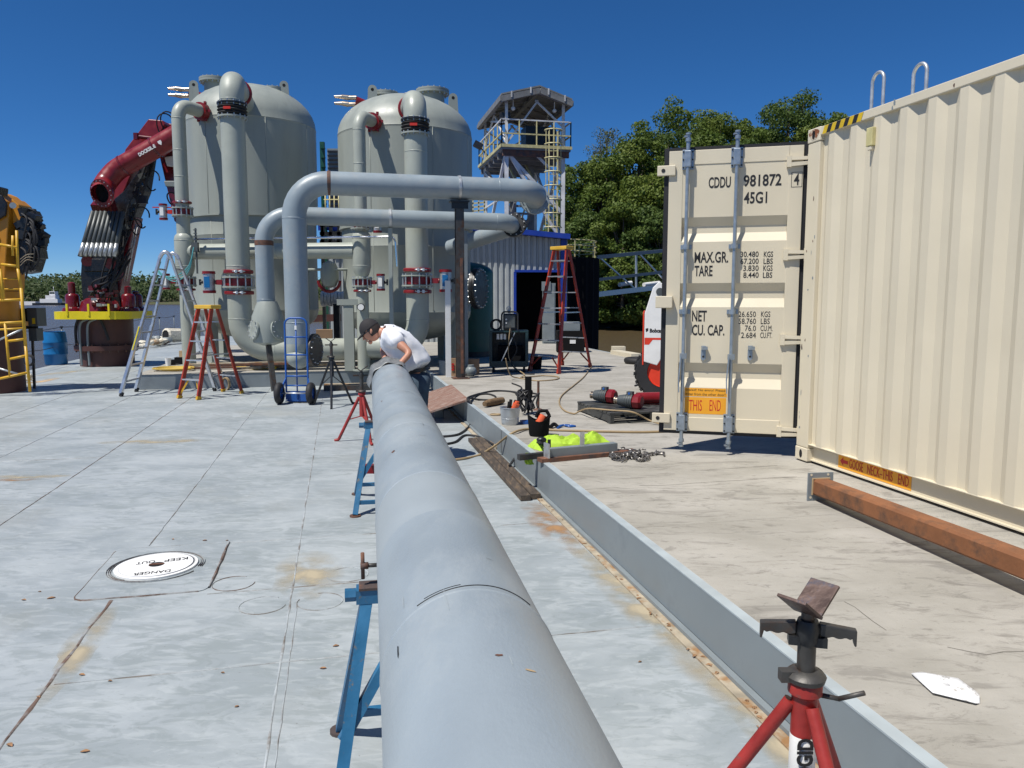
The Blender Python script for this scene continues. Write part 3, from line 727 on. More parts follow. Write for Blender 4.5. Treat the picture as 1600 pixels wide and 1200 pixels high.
def tank(cx, cy, R_, zlow, zt, zs, ztop, zband, label, nozzles):
    c = V((cx, cy, 0)); t = thing('pressure_tank', label, 'tank', (cx, cy, PZ), BROT, 'grey-green pressure tanks')
    prof = [(R_, zband)]+[(R_, zs-.05), (R_, zs-.012), (R_+.006, zs), (R_, zs+.012)]+ell(R_, zs+.012, ztop-zs)[1:]
    mb = MB(); mb.lathe(prof, c, n=96); mb.build('shell', 'tank_paint', t)
    Rl = R_-.05
    mb = MB(); mb.lathe(list(reversed(ell(Rl, zt, zt-zlow, up=False)))+[(Rl, zt), (Rl+.006, zt+.012), (Rl, zt+.024), (Rl, zband-.45), (Rl+.005, zband-.44), (Rl, zband-.43), (Rl, zband-.03)], c, n=96); mb.build('lower_shell', 'tank_paint', t)
    mb = MB(); mb.lathe([(Rl, zband-.03), (R_+.012, zband-.03), (R_+.012, zband+.002), (Rl, zband+.002)], c, n=96); mb.build('band_ring', 'tank_paint', t)
    for a in (-1.95, -1.05, -.3):
        d_ = V((math.cos(a), math.sin(a), 0)); mb = MB(); mb.tube([c+d_*(R_+.0005)+Z*zband, c+d_*(R_+.0005)+Z*zs], .006, 6); mb.build('plate_seam', 'tank_paint', t)
        mb = MB(); mb.tube([c+d_*(Rl+.0005)+Z*(zt+.03), c+d_*(Rl+.0005)+Z*(zband-.05)], .006, 6); mb.build('plate_seam', 'tank_paint', t)
    for k in range(4):
        a = BROT+R(45+90*k); p = c+V((math.cos(a), math.sin(a), 0))*(Rl-.12)
        mb = MB(); mb.box(p+V((0,0,(PZ+zt+.3)/2)), (.2, .2, zt+.3-PZ), rz=a); mb.box(p+V((0,0,PZ+.012)), (.36, .36, .024), rz=a); mb.build('leg', 'tank_paint', t)
    return t
tkL = tank(-6.23, 18.9, 1.5, .80, 1.5, 5.80, 6.78, 3.66, 'left grey-green tank with domed top, nearest the red crane', None)
tkR = tank(-2.41, 17.87, 1.5, .80, 1.47, 5.36, 6.28, 3.33, 'right grey-green tank with domed top, nearest the watchtower', None)
def top_nozzle(t, c, r, h, lid=True, lean=V((0,0,1))):
    c = V(c); lean = V(lean).normalized()
    mb = MB(); mb.cyl(c-lean*.3, c+lean*h, r, n=24); n_ = mb.build('nozzle', 'tank_paint', t)
    mb = MB(); mb.lathe([(0.001,h),(r+.10,h),(r+.10,h+.045),(0.001,h+.045)] if False else [(r,h-.04),(r+.11,h-.04),(r+.11,h+.01),(r,h+.01)], c, lean, n=28); mb.build('flange', 'tank_paint', n_)
    mb = MB(); mb.lathe([(.002,h+.055),(r+.11,h+.055),(r+.11,h+.015),(.002,h+.015)], c, lean, n=28); mb.build('blind_cover', 'tank_paint', n_)
    mb = MB(); bolts(mb, c+lean*h, lean, r+.07, 16, .016, .16); mb.build('bolt_ring', 'galvanised', n_)
def lug(t, c, a):
    c = V(c); d = V((math.cos(a), math.sin(a), 0)); mb = MB(); K = 12; pts = [c-d*.12+V((0,0,-.25)), c+d*.12+V((0,0,-.25)), c+d*.10+V((0,0,.12))]
    pts += [c+d*.10*math.cos(math.pi*i/K)+V((0,0,.14+.10*math.sin(math.pi*i/K))) for i in range(K+1)]+[c-d*.10+V((0,0,.12))]
    nn = V((-d.y, d.x, 0)); mb.plate([p-nn*.014 for p in pts], .028, nn); l = mb.build('lifting_lug', 'tank_paint', t)
    mb = MB(); mb.cyl(c+V((0,0,.14))-nn*.0165, c+V((0,0,.14))+nn*.0165, .035, n=14); mb.build('lug_hole', 'void', l)
top_nozzle(tkL, PY(336,134,19.2)+V((0,0,-.2)), .25, .30)
top_nozzle(tkL, PY(428,150,18.8), .22, .10)
lug(tkL, PY(444,143,18.6), BROT); lug(tkL, PY(303,142,18.8), BROT)
top_nozzle(tkR, PY(676,152,18.2)+V((0,0,-.2)), .27, .30)
top_nozzle(tkR, PY(602,156,18.3), .2, .10)
lug(tkR, PY(582,150,17.9), BROT); lug(tkR, PY(708,163,17.9), BROT)
# paired relief-valve cam fittings poking out left of each dome
for (u, v, y, t, lab) in ((281,145,19.3,tkL,''), (541,158,18.4,tkR,'')):
    q = PY(u, v, y); mb = MB()
    for k in (-1, 1):
        mb.cyl(q+V((.24,0,.075*k)), q+V((.05,0,.075*k)), .05, n=12); mb.cyl(q+V((.05,0,.075*k)), q+V((-.1,-.02,.075*k+.02)), .062, .05, n=12); mb.cyl(q+V((-.1,0,.075*k+.02)), q+V((-.27,-.02,.075*k+.02)), .045, .03, n=12)
    b = mb.build('relief_fitting', 'bronze_cam', t)
    mb = MB(); mb.cyl(q+V((.22,0,0)), q+V((.5,.1,-.1)), .11, n=14); mb.build('fitting_hub', 'red_paint', b)
    mb = MB(); mb.beam(q+V((.3,0,-.1)), q+V((.7,.3,-.55)), .05, .05); mb.build('fitting_bracket', 'tank_paint', b)
# tank side manway (right) facing right, with bolts
q = V((-2.41, 17.87, 0))+V((math.cos(R(-18)), math.sin(R(-18)), 0))*1.45; ax_ = V((math.cos(R(-18)), math.sin(R(-18)), 0))
mb = MB(); mb.cyl(q+V((0,0,2.0))-ax_*.1, q+V((0,0,2.0))+ax_*.25, .34, n=28); mw = mb.build('side_manway', 'tank_paint', tkR)
mb = MB(); mb.lathe([(.34,.22),(.46,.22),(.46,.29),(.002,.29)], q+V((0,0,2.0)), ax_, n=32); mb.lathe([(.46,.30),(.46,.35),(.002,.36)], q+V((0,0,2.0)), ax_, n=32); mb.build('manway_cover', 'black_paint', mw)
mb = MB(); bolts(mb, q+V((0,0,2.0))+ax_*.29, ax_, .42, 20, .018, .2); mb.build('bolt_ring', 'galvanised', mw)
q = V((-6.23, 18.9, 0))+V((-.97, -.25, 0))*1.45; ax_ = V((-.9,-.43,0)).normalized()
mb = MB(); mb.cyl(q+V((0,0,1.15))-ax_*.1, q+V((0,0,1.15))+ax_*.25, .34, n=28); mw = mb.build('side_manway', 'tank_paint', tkL)
mb = MB(); mb.lathe([(.34,.2),(.50,.2),(.50,.3),(.002,.3)], q+V((0,0,1.15)), ax_, n=36); mb.build('manway_cover', 'curb_paint', mw)

def pipe(name, pts, r, rad, m, label, cat='pipe', group=None, n=28):
    p0 = V(pts[-1]) if V(pts[-1]).z < V(pts[0]).z else V(pts[0])
    t = thing(name, label, cat, p0, 0, group)
    mb = MB(); mb.tube(fillet(pts, rad, 9), r, n); mb.build('pipe_run', m, t); return t
def weld(t, c, axis, r, m='pipe_pale', h=.02, e=.004):
    mb = MB(); mb.lathe([(r, -h/2), (r+e, -h/4), (r+e, h/4), (r, h/2)], V(c), V(axis), n=28); return mb.build('weld_ring', m, t)
Z = V((0,0,1))
# ---- riser A (left) : big pale pipe from dome, down, then along the floor
def wp(u, v, y): return PY(u, v, y)
sA, yA = 16.6, 15.7
pA = wp(364, 200, yA); Ax, Ay = pA.x, yA
toL = (V((-6.23,18.9,0))-V((Ax,Ay,0))); toL.z = 0; toLn = toL.normalized(); rA = .235
zA = 6.06
hend = V((Ax,Ay,.71))+BX*3.55
rA_t = pipe('riser_pipe', [V((Ax,Ay,zA))+toLn*(toL.length-1.1), V((Ax,Ay,zA)), V((Ax,Ay,.71)), hend], rA, [.36,.62], 'pipe_pale', 'tall pale riser pipe in front of the left tank, turning along the floor', 'pipe', 'tall riser pipes in front of the tanks')
def riser_fit(t, x, y, zj, zv, r, side):
    for k in (-1, 1):
        flange(t, (x, y, zj+k*.13), Z, r-.004, 'tank_paint' if k < 0 else 'black_paint', .03, .06, 14)
    mb = MB(); mb.lathe([(r+.001,-.10),(r+.05,-.06),(r+.02,-.03),(r+.055,0),(r+.02,.03),(r+.05,.06),(r+.001,.10)], (x,y,zj), n=28, cap=False); mb.build('rubber_joint', 'black_rubber', t)
    mb = MB(); mb.box(V((x, y-r-.06, zj)), (.14, .015, .05)); mb.build('joint_tag', 'bright_red', t)
    valve(t, (x, y, zv), r, side, .125, .44)
    clamp(t, (x, y, zv+.21), Z, r-.005); clamp(t, (x, y, zv-.21), Z, r-.005)
riser_fit(rA_t, Ax, Ay, 5.46, 2.10, rA, V((-1,-.12,0)))
weld(rA_t, (Ax,Ay,zA-.40), Z, rA); weld(rA_t, (Ax,Ay,1.36), Z, rA); weld(rA_t, V((Ax,Ay,.71))+BX*.66, BX, rA)
weld(rA_t, V((Ax,Ay,2.42)), Z, rA)
clamp(rA_t, V((Ax,Ay,zA))+toLn*1.0, toLn, rA-.01)
# ---- riser C (right)
yC = 15.35; pC = wp(649, 200, yC); Cx = pC.x
toR = V((-2.41,17.87,0))-V((Cx,yC,0)); toRn = toR.normalized(); zC = 5.62
rC_t = pipe('riser_pipe', [V((Cx,yC,zC))+toRn*(toR.length-1.0), V((Cx,yC,zC)), V((Cx,yC,.80)), V((Cx,yC,.80))-BX*.9+AX*.5], .225, [.36,.5], 'pipe_pale', 'tall pale riser pipe in front of the right tank, behind the bent man', 'pipe', 'tall riser pipes in front of the tanks')
riser_fit(rC_t, Cx, yC, 5.07, 2.12, .225, V((1,-.12,0)))
weld(rC_t, (Cx,yC,zC-.38), Z, .225); weld(rC_t, (Cx,yC,1.35), Z, .225); weld(rC_t, (Cx,yC,4.6), Z, .225)
clamp(rC_t, V((Cx,yC,zC))+toRn*.85, toRn, .215)
# ---- small risers B and D with tee, joined by the cross pipe G
def small_riser(u, y, zt, tc, rT, zv1, ztee, zv2, r, lab, side1, side2, zb, tkR_):
    x = PY(u, 300, y).x; d = V(tc)-V((x, y, 0)); d.z = 0; dn = d.normalized()
    t = pipe('small_riser', [V((x,y,zt))+dn*(d.length-rT*.97), V((x,y,zt)), V((x,y,zb))], r, .27, 'pipe_pale', lab, 'pipe', 'small riser pipes beside the tanks', 24)
    e = V((x,y,zt))+dn*(d.length-rT-.02)
    mb = MB(); mb.lathe([(r,-.09),(r+.05,-.09),(r+.05,.05),(r,.05)], e-dn*.06, dn, n=20); cr = mb.build('collar', 'red_paint', t)
    mb = MB()
    for k in range(6):
        a = k*math.pi/3; pp = e-dn*.06+Z*math.sin(a)*(r+.07)+dn.cross(Z)*math.cos(a)*(r+.07); mb.box(pp, (.05,.05,.05))
    mb.build('collar_lugs', 'red_paint', cr)
    weld(t, (x,y,zt-.29), Z, r); weld(t, (x,y,zt-.95), Z, r); weld(t, (x,y,zt-1.5), Z, r)
    valve(t, (x,y,zv1), r, side1, .085, .34, scale=.8, lever=u < 400); clamp(t, (x,y,zv1+.20), Z, r-.005, h=.05)
    mb = MB(); mb.lathe([(r,-.52),(r+.04,-.42),(r+.06,-.33),(r+.06,.26),(r+.045,.33),(r,.38)], (x,y,ztee), n=28, cap=False); mb.build('tee_body', 'pipe_pale', t)
    weld(t, (x,y,ztee-.31), Z, r+.06); weld(t, (x,y,ztee+.24), Z, r+.06)
    valve(t, (x,y,zv2), r, side2, .085, .34, scale=.8); clamp(t, (x,y,zv2-.17), Z, r-.005, h=.05)
    mb = MB(); mb.lathe([(r,0),(r+.1,0),(r+.1,.03),(r,.03)], (x,y,PZ), n=24); mb.build('base_plate', 'tank_paint', t)
    return t, x
rB_t, Bx = small_riser(284, 16.8, 5.86, (-6.23,18.9,0), 1.5, 3.62, 2.78, 2.14, .14, 'thin pale riser with red lever valve at the left edge of the left tank', V((-1,-.1,0)), V((-1,-.2,0)), PZ, tkL)
rD_t, Dx = small_riser(563, 15.75, 5.40, (-2.41,17.87,0), 1.5, 3.25, 2.74, 2.10, .125, 'thin pale riser with a gauge between the two tanks', V((1,-.4,0)), V((1,-.1,0)), PZ, tkR)
# extra: widen second valves
mb = MB(); q = V((Dx, 15.6, 1.60)); mb.cyl(q, q+V((0,-.05,0)), .075, n=20); ga = mb.build('gauge', 'black_paint', rD_t)
mb = MB(); mb.cyl(q+V((0,-.052,0)), q+V((0,-.055,0)), .062, n=20); mb.build('gauge_face', 'white_paint', ga)
mb = MB(); mb.box(V((Dx-.28, 15.7, 1.70)), (.45,.1,.12)); mb.box(V((Dx-.28,15.72,1.0)), (.2,.1,1.4)); mb.build('bracket', 'tank_paint', rD_t)
tG = pipe('cross_pipe', [V((Bx+.16,16.8,2.78)), V((Dx-.12,15.78,2.74))], .165, .1, 'pipe_pale', 'pale horizontal pipe linking the two thin risers', 'pipe')
gd = (V((Dx,15.78,2.74))-V((Bx,16.8,2.78))).normalized()
for f in (.06, .55, .9): weld(tG, V((Bx,16.8,2.78)).lerp(V((Dx,15.78,2.74)), f), gd, .165)
mb = MB(); mb.tube(fillet([V((Bx+.35,16.5,3.02)), V((Dx+.75,15.3,2.98)), V((Dx+.78,15.3,2.4))], .12), .022, 10); 
solo('conduit', mb, 'chrome', 'thin shiny conduit running along the top of the pale cross pipe and bending down', 'conduit')
mb = MB(); q = V((Bx+.38,16.45,2.85)); mb.box(q, (.13,.1,.2)); mb.box(q+V((.02,0,.25)), (.03,.03,.3)); mb.box(q+V((.02,0,-.3)), (.03,.03,.5))
for k in range(4): mb.box(q+V((.02,-.02,.15+.07*k)), (.07,.02,.02))
solo('junction_box', mb, 'actuator_grey', 'small dark junction box clipped on the pale cross pipe beside the left thin riser', 'box')
# teal wires hanging under the left small riser tee
mb = MB(); 
for k in range(3): mb.tube(smooth_path([q+V((0,-.08,0)), q+V((-.1,-.15,-.4-.05*k)), q+V((-.4,-.18,-.62-.05*k)), q+V((-.75,-.1,-.55+.03*k)), q+V((-.72,-.05,-.3))]), .010, 6)
mat('wire_teal', (.10,.38,.40), .5)
solo('control_wires', mb, 'wire_teal', 'loops of thin teal wire hanging by the left thin riser', 'wires')

# ---- blue-grey header pipes
sE, zE, rE = 14.0, 3.76, .205
tE0, tE1 = -.70, 3.72
E1 = W(sE, tE1-.05, zE)
tE = pipe('header_pipe', [W(sE,tE0,.98), W(sE,tE0,zE), W(sE,tE1-.05,zE-.02), W(sE+.48,tE1-.02,zE-.10)], rE, [.58,.42], 'pipe_blue', 'thick blue-grey header pipe, upper of the two crossing in front of the tanks', 'pipe', 'blue-grey header pipes')
mb = MB(); mb.lathe([(rE+.002,-.03),(rE+.004,-.0),(rE+.002,.03)], W(sE,tE0+.60,zE), BX, n=28); mb.build('weld_ring', 'rusty_steel', tE)
weld(tE, W(sE,tE0,zE-.62), Z, rE, 'pipe_blue'); weld(tE, W(sE,2.9,zE-.015), BX, rE, 'pipe_blue'); weld(tE, W(sE,tE0,1.35), Z, rE, 'pipe_blue')
flange(tE, W(sE+.48,tE1-.02,zE-.10), V(AX)-Z*.15, rE-.01, 'pipe_blue', .05, .10, 12)
# foot elbow of E turning away and its dark flange
mb = MB(); mb.tube(fillet([W(sE,tE0,1.0), W(sE,tE0,.72), W(sE+1.2,tE0,.72)], .27), rE, 28); mb.build('foot_elbow', 'pipe_pale', tE)
mb = MB(); mb.ball(W(sE,tE0,.74), rE*1.02, 20, (1,1,.9)); mb.build('end_cap', 'pipe_pale', tE)
flange(tE, W(sE+.1,tE0+.28,.86), BX+V((0,-.4,0)), .16, 'dark_steel', .06, .13, 14)
sF, zF, rF = 14.65, 3.26, .162
tF0, tF1 = -1.27, 3.35
tF = pipe('header_pipe', [W(sF,tF0,1.25), W(sF,tF0,zF), W(sF,tF1,zF-.03), W(sF+.5,tF1+.02,zF-.10), W(sF+1.7,tF1-1.0,zF-.42)], rF, [.48,.35,.2], 'pipe_blue', 'thinner blue-grey header pipe, lower of the two crossing in front of the tanks', 'pipe', 'blue-grey header pipes')
mb = MB(); mb.lathe([(rF+.002,-.045),(rF+.004,-.0),(rF+.002,.045)], W(sF,tF0,zF-.50), Z, n=28); mb.build('weld_ring', 'rusty_steel', tF)
weld(tF, W(sF,tF0,1.75), Z, rF, 'pipe_blue'); weld(tF, W(sF,3.0,zF-.03), BX, rF, 'pipe_blue')
flange(tF, W(sF+.28,tF1+.06,zF-.06), V(AX)-Z*.25+BX*.35, rF, 'black_paint', .07, .07, 12)
mb = MB(); mb.lathe([(.10,-.48),(.27,-.42),(.30,-.2),(.28,.05),(rF+.01,.32)], W(sF,tF0+.02,1.40), n=28); mb.build('foot_reducer', 'tank_paint', tF)
for k, d in ((0, -BX*.9-AX*.5), (1, BX*.75-AX*.65)):
    d = V(d).normalized(); flange(tF, W(sF,tF0+.02,1.22)+d*.27, d+Z*.15, .10, 'tank_paint', .03, .09, 10)
# pipe bands
for (t, s, tt, z, r) in ((tE, sE, 2.18, zE, rE), (tF, sF, .98, zF, rF)):
    mb = MB(); mb.lathe([(r, -.022), (r+.014, -.022), (r+.014, .022), (r, .022)], W(s,tt,z-.01), BX, n=28); mb.build('pipe_band', 'galvanised', t)
# ---- support posts
def hpost(c, z0, z1, w_, m, label, plate=True, name='support_post'):
    mb = MB(); c = V(c); h = z1-z0; zc = (z0+z1)/2
    o = thing(name, label, 'post', (c.x, c.y, z0), BROT, 'steel support posts')
    d = V((math.cos(BROT), math.sin(BROT), 0)); nrm = V((-d.y, d.x, 0))
    for k in (-1, 1): mb.box(V((c.x,c.y,zc))+nrm*k*w_*.46, (w_, w_*.08, h), rz=BROT)
    mb.box(V((c.x,c.y,zc)), (w_*.08, w_*.84, h), rz=BROT); mb.build('column', m, o)
    if plate: p = MB(); p.box(V((c.x,c.y,z0+.01)), (w_*2, w_*2, .02), rz=BROT); p.build('base_plate', 'rusty_steel', o)
    return o
o = hpost(W(14.0,2.18), PZ, zE-rE-.07, .15, 'dark_steel', 'tall dark steel post standing on the platform corner under the thick header pipe')
mb = MB(); mb.box(W(14.0,2.18,zE-rE-.05), (.34,.24,.03), rz=BROT); mb.box(W(13.93,2.18,zE-rE-.12), (.3,.03,.12), rz=BROT); mb.build('saddle', 'black_paint', o)
mb = MB(); mb.box(W(13.915,2.20,1.45), (.05,.012,2.1), rz=BROT); mb.build('rust_streak', 'rusty_steel', o)
o = hpost(W(14.65,2.36), PZ, zF-rF-.05, .13, 'curb_paint', 'grey steel post right behind the tall dark post')
mb = MB(); mb.box(W(14.3,2.0,1.2), (.10,.03,1.8), rz=BROT); solo('steel_bar', mb, 'white_paint', 'pale upright bar leaning against the tall dark post', 'bar')
mb = MB(); mb.box(W(14.95,.98,(PZ+2.95)/2), (.07,.07,2.65), rz=BROT)
o = thing('support_post', 'short steel support post under the middle of the thin header pipe', 'post', W(14.65,.98,PZ), 0, 'steel support posts')
mb = MB(); mb.beam(W(14.62,.98,zF-rF-.03), W(14.62,.98,PZ), .07, .07); mb.build('column', 'tank_paint', o); mb = MB(); mb.box(W(14.62,.98,PZ+.01), (.16,.16,.02)); mb.build('base_plate', 'rusty_steel', o)
o = thing('support_post', 'thin dark prop post with screw foot under the left end of the header pipes', 'post', W(14.35,-1.2,0), 0, 'steel support posts')
mb = MB(); mb.beam(W(14.55,-1.25,1.0), W(14.30,-1.15,.12), .085, .085); mb.build('column', 'dark_steel', o)
mb = MB(); mb.cyl(W(14.30,-1.15,.14), W(14.29,-1.15,.0), .02, n=8); mb.lathe([(.055,0),(.05,.02),(.02,.03)], W(14.29,-1.15,0), n=14); mb.build('screw_foot', 'galvanised', o)
# green vessel right of the right tank
t = thing('green_vessel', 'dark green upright vessel standing right of the right tank', 'vessel', PY(738,560,19.5)*1, 0)
q = PY(733, 500, 19.8); q.z = PZ
mb = MB(); mb.lathe([(.62,.15),(.62,2.1)]+ell(.62,2.1,.3)[1:], q, n=36); mb.build('shell', 'green_paint', t)
mb = MB(); mb.lathe([(.55,0),(.55,.15)], q, n=24); mb.build('skirt', 'black_paint', t)
# equipment between / behind the tanks
t = thing('louvred_unit', 'grey louvred cabinet unit behind the gap between the tanks', 'machine', V((PY(525,250,27).x,27,0)))
a, b = PY(511,232,27), PY(560,232,27)
mb = MB(); mb.box(((a.x+b.x)/2, 28, (PZ+a.z)/2+1.3), (b.x-a.x, 2, a.z-PZ-2.6)); mb.build('casing', 'cabinet_grey', t)
for k in range(14):
    mb = MB(); mb.beam(V((a.x+.02,26.97,a.z-.1-.14*k)), V((a.x+.42,26.97,a.z-.1-.14*k)), .05, .05); mb.build('louvre_slat', 'black_paint', t)
mb = MB()
for x in (a.x+.1, b.x-.1): mb.beam(V((x,27.2,PZ)), V((x,27.2,a.z-2.0)), .15, .15)
mb.build('frame_leg', 'dark_steel', t)
mb = MB(); a2, b2 = PY(500,222,26), PY(507,222,26); mb.box(((a2.x+b2.x)/2,26,(PZ+a2.z)/2), (.14,.14,a2.z-PZ)); 
for k in range(12): mb.box((a2.x+.1,25.95,a2.z-.2-.3*k), (.12,.2,.05))
solo('ladder_mast', mb, 'green_paint', 'dark green toothed mast left of the louvred cabinet', 'mast')
t = thing('guard_rail', 'yellow guard rail between the two tanks, below the louvred cabinet', 'railing', PY(520,330,24))
for k in range(7):
    p = PY(508+7*k, 303, 24); mb = MB(); mb.cyl(p, p-V((0,0,.75)), .018, n=6); mb.build('rail_post', 'rail_yellow', t)
for v in (303, 312): mb = MB(); mb.cyl(PY(506,v,24), PY(552,v,24), .02, n=6); mb.build('rail', 'rail_yellow', t)
mb = MB(); mb.box(V((PY(528,330,24.2).x,24.4,PY(528,330,24.2).z-.25)), (1.1,.8,.12)); mb.build('walkway', 'tower_grey', t)
# black framework between tanks, lower bars added for the gap's shadow side
t = thing('gap_shade_frame', 'dark steel framework, also filling in the shade, in the gap between the tanks', 'frame', V((PY(523,400,22).x,22,PZ)))
for (u0,v0,u1,v1) in ((500,340,550,340),(500,352,550,352),(500,365,550,365),(500,378,550,378),(505,338,505,400),(518,338,515,400),(531,338,528,400),(545,338,545,400),(500,395,550,395)):
    mb = MB(); mb.beam(PY(u0,v0,22), PY(u1,v1,22), .09, .09); mb.build('bar', 'black_paint', t)
for u in (503, 547):
    mb = MB(); p = PY(u,340,22); mb.beam(p, V((p.x,22,PZ)), .09, .09); mb.build('upright', 'black_paint', t)
mb = MB()
for k in range(9): mb.cyl(PY(503+5.4*k,467,21), PY(507.5+5.4*k,467,21), .19 if k % 2 else .21, n=18)
solo('ribbed_duct', mb, 'white_paint', 'white ribbed duct lying crosswise between the tanks', 'duct')
mb = MB(); mb.beam(PY(526,475,20.7), V((PY(526,475,20.7).x,20.7,PZ)), .16, .16); solo('duct_post', mb, 'black_paint', 'thick black stub post under the white ribbed duct', 'post')
mb = MB(); mb.beam(PY(478,498,24), PY(532,496,24), .2, .22); solo('brown_beam', mb, 'pedestal_brown', 'low brown steel beam behind the tanks', 'beam')
mb = MB(); q = PY(507,523,17.5); mb.box(q+V((0,0,.02)), (.36,.25,.2), rz=.2); solo('carton', mb, 'cardboard', 'small open carton on the slab behind the black pipe stand', 'box')
# hung curved pipe between tanks (pale dish with red clamp)
mb = MB(); q = PY(515,430,17.2); mb.lathe([(.02,-.28),(.14,-.24),(.2,-.1),(.2,.12),(.14,.26),(.02,.32)], q, n=20)
t = thing('float_bottle', 'pale hanging bottle-shaped fitting with red clamp between the tanks', 'fitting', q)
mb.build('bottle', 'tank_paint', t); mb = MB(); mb.tube([q+V((math.cos(a)*.24, -.05, -.12+math.sin(a)*.24)) for a in [math.pi+math.pi*i/12 for i in range(13)]], .035, 8); mb.build('red_clamp', 'red_paint', t)
mb = MB(); mb.cyl(q+V((-.5,-.1,.12)), q+V((.6,-.1,.12)), .03, n=8); mb.build('tie_rod', 'tank_paint', t)
# ============================================================ MAIN PIPE AND STANDS
PD = V((-.1816, .9834, 0)).normalized(); PN = V((PD.y, -PD.x, 0)); PR = .196
def PP(L_, off=0, z=.92): return PD*L_+PN*(.203+off)+V((0,0,z))
PEND = 7.85
t = thing('long_pipe', 'long thick blue-grey pipe resting on stands down the middle of the picture', 'pipe', PP(3,0,0), 0)
mat('pipe_main', (.268,.312,.342), .38, var=.08, scale=3.2, det=12, bump=.08, bscale=90, c2=(.32,.36,.38), thr=(.50,.66), c2scale=2.6, stretch=(1.4,.7,1.4))
mat('pipe_band_paint', (.305,.345,.365), .38, var=.05, scale=3, bump=.04, bscale=90)
prof = [(PR-.008,-1.6),(PR,-1.6)]+[(PR, -1.6+i*.3) for i in range(1, 32)]+[(PR,PEND),(PR-.009,PEND),(PR-.009,PEND-1.2)]
mb = MB(); mb.lathe(prof, PP(0,0,.92), PD, n=96, cap=False); mp_ = mb.build('pipe_run', 'pipe_main', t)
mb = MB(); mb.lathe([(.002,0),(PR-.01,0)], PP(PEND-1.1), PD, n=32); mb.build('inner_dark', 'void', t)
for L_, a0 in ((1.60, 0), (2.78, 0), (3.95, 0), (5.4, 0)):
    mb = MB(); mb.lathe([(PR,-.006),(PR+.0018,-.003),(PR+.0018,.003),(PR,.006)], PP(L_), PD, n=96); mb.build('weld_ring', 'pipe_main', t)
# repainted sleeve: slightly proud coat of paint between two rings, and marker line
mb = MB(); mb.lathe([(PR,2.25),(PR+.0007,2.26),(PR+.0007,2.76),(PR,2.77)], PP(0), PD, n=96, cap=False); mb.build('paint_coat', 'pipe_band_paint', t)
mb = MB(); mb.lathe([(PR,3.97),(PR+.0007,3.98),(PR+.0007,4.3),(PR,4.31)], PP(0), PD, n=96, cap=False); mb.build('paint_coat', 'pipe_band_paint', t)
for (L_, a0, a1, dl) in ((1.62, -.62, .78, .01),):
    pts = []
    for i in range(30):
        a = a0+(a1-a0)*i/29; pts.append(PP(L_+dl*math.sin(a*3)*.5)+PN*math.sin(a)*(PR+.001)+Z*math.cos(a)*(PR+.001))
    mb = MB(); mb.tube(pts, .0011, 5); mb.build('marker_line', 'ink', t)
    pts = [p+PD*.012 for p in pts[2:12]]; mb = MB(); mb.tube(pts, .0007, 5); mb.build('marker_line', 'ink', t)
def chip(L_, a, s, m):
    c = PP(L_)+PN*math.sin(a)*(PR+.0008)+Z*math.cos(a)*(PR+.0008); tg_ = PN*math.cos(a)-Z*math.sin(a); nn = PN*math.sin(a)+Z*math.cos(a); pts = []
    for i in range(10):
        th = 2*math.pi*i/10; k = random.uniform(.6, 1.2); pts.append(c+tg_*math.cos(th)*s[0]*k+PD*math.sin(th)*s[1]*k+nn*.0003)
    mb = MB(); mb.add(pts, [tuple(range(10))]); mb.build('paint_chip', m, t)
chip(3.35, -.62, (.010,.022), 'rusty_steel'); chip(5.2, -.75, (.007,.02), 'rusty_steel'); chip(1.28, .05, (.007,.004), 'rusty_steel'); chip(1.5,-.95,(.003,.03),'ink'); chip(1.23,.30,(.01,.004),'timber_pale'); chip(1.7,-.8,(.002,.04),'pipe_band_paint')
rsp = random.Random(11)
for k in range(16): chip(rsp.uniform(1.1, 6.5), rsp.uniform(-.9, .95), (rsp.uniform(.0008,.002), rsp.uniform(.015,.07)) if k % 3 else (rsp.uniform(.01,.03), .0012), rsp.choice(['pipe_band_paint','pipe_band_paint','curb_cap','dark_steel']))
# grey wrap-around sheet on the far end
mb = MB(); vs = []; K = 24
for j in range(4):
    for i in range(K+1):
        a = -1.9+2.6*i/K; rr_ = PR+.012+.035*(j/3)**1.5*(1-.5*i/K)+.01*math.sin(i*.9); vs.append(PP(PEND-.25+.17*j)+PN*math.sin(a)*rr_+Z*math.cos(a)*rr_)
mb.add(vs, [(j*(K+1)+i, j*(K+1)+i+1, (j+1)*(K+1)+i+1, (j+1)*(K+1)+i) for j in range(3) for i in range(K)], True)
mat('mesh_grey', (.22,.23,.23), .5, metal=.3, var=.3, scale=30)
o = solo('wrap_sheet', mb, 'mesh_grey', 'grey wrap-around sheet fitted over the far end of the long pipe under the man', 'sheet'); sd = o.modifiers.new('th', 'SOLIDIFY'); sd.thickness = .003

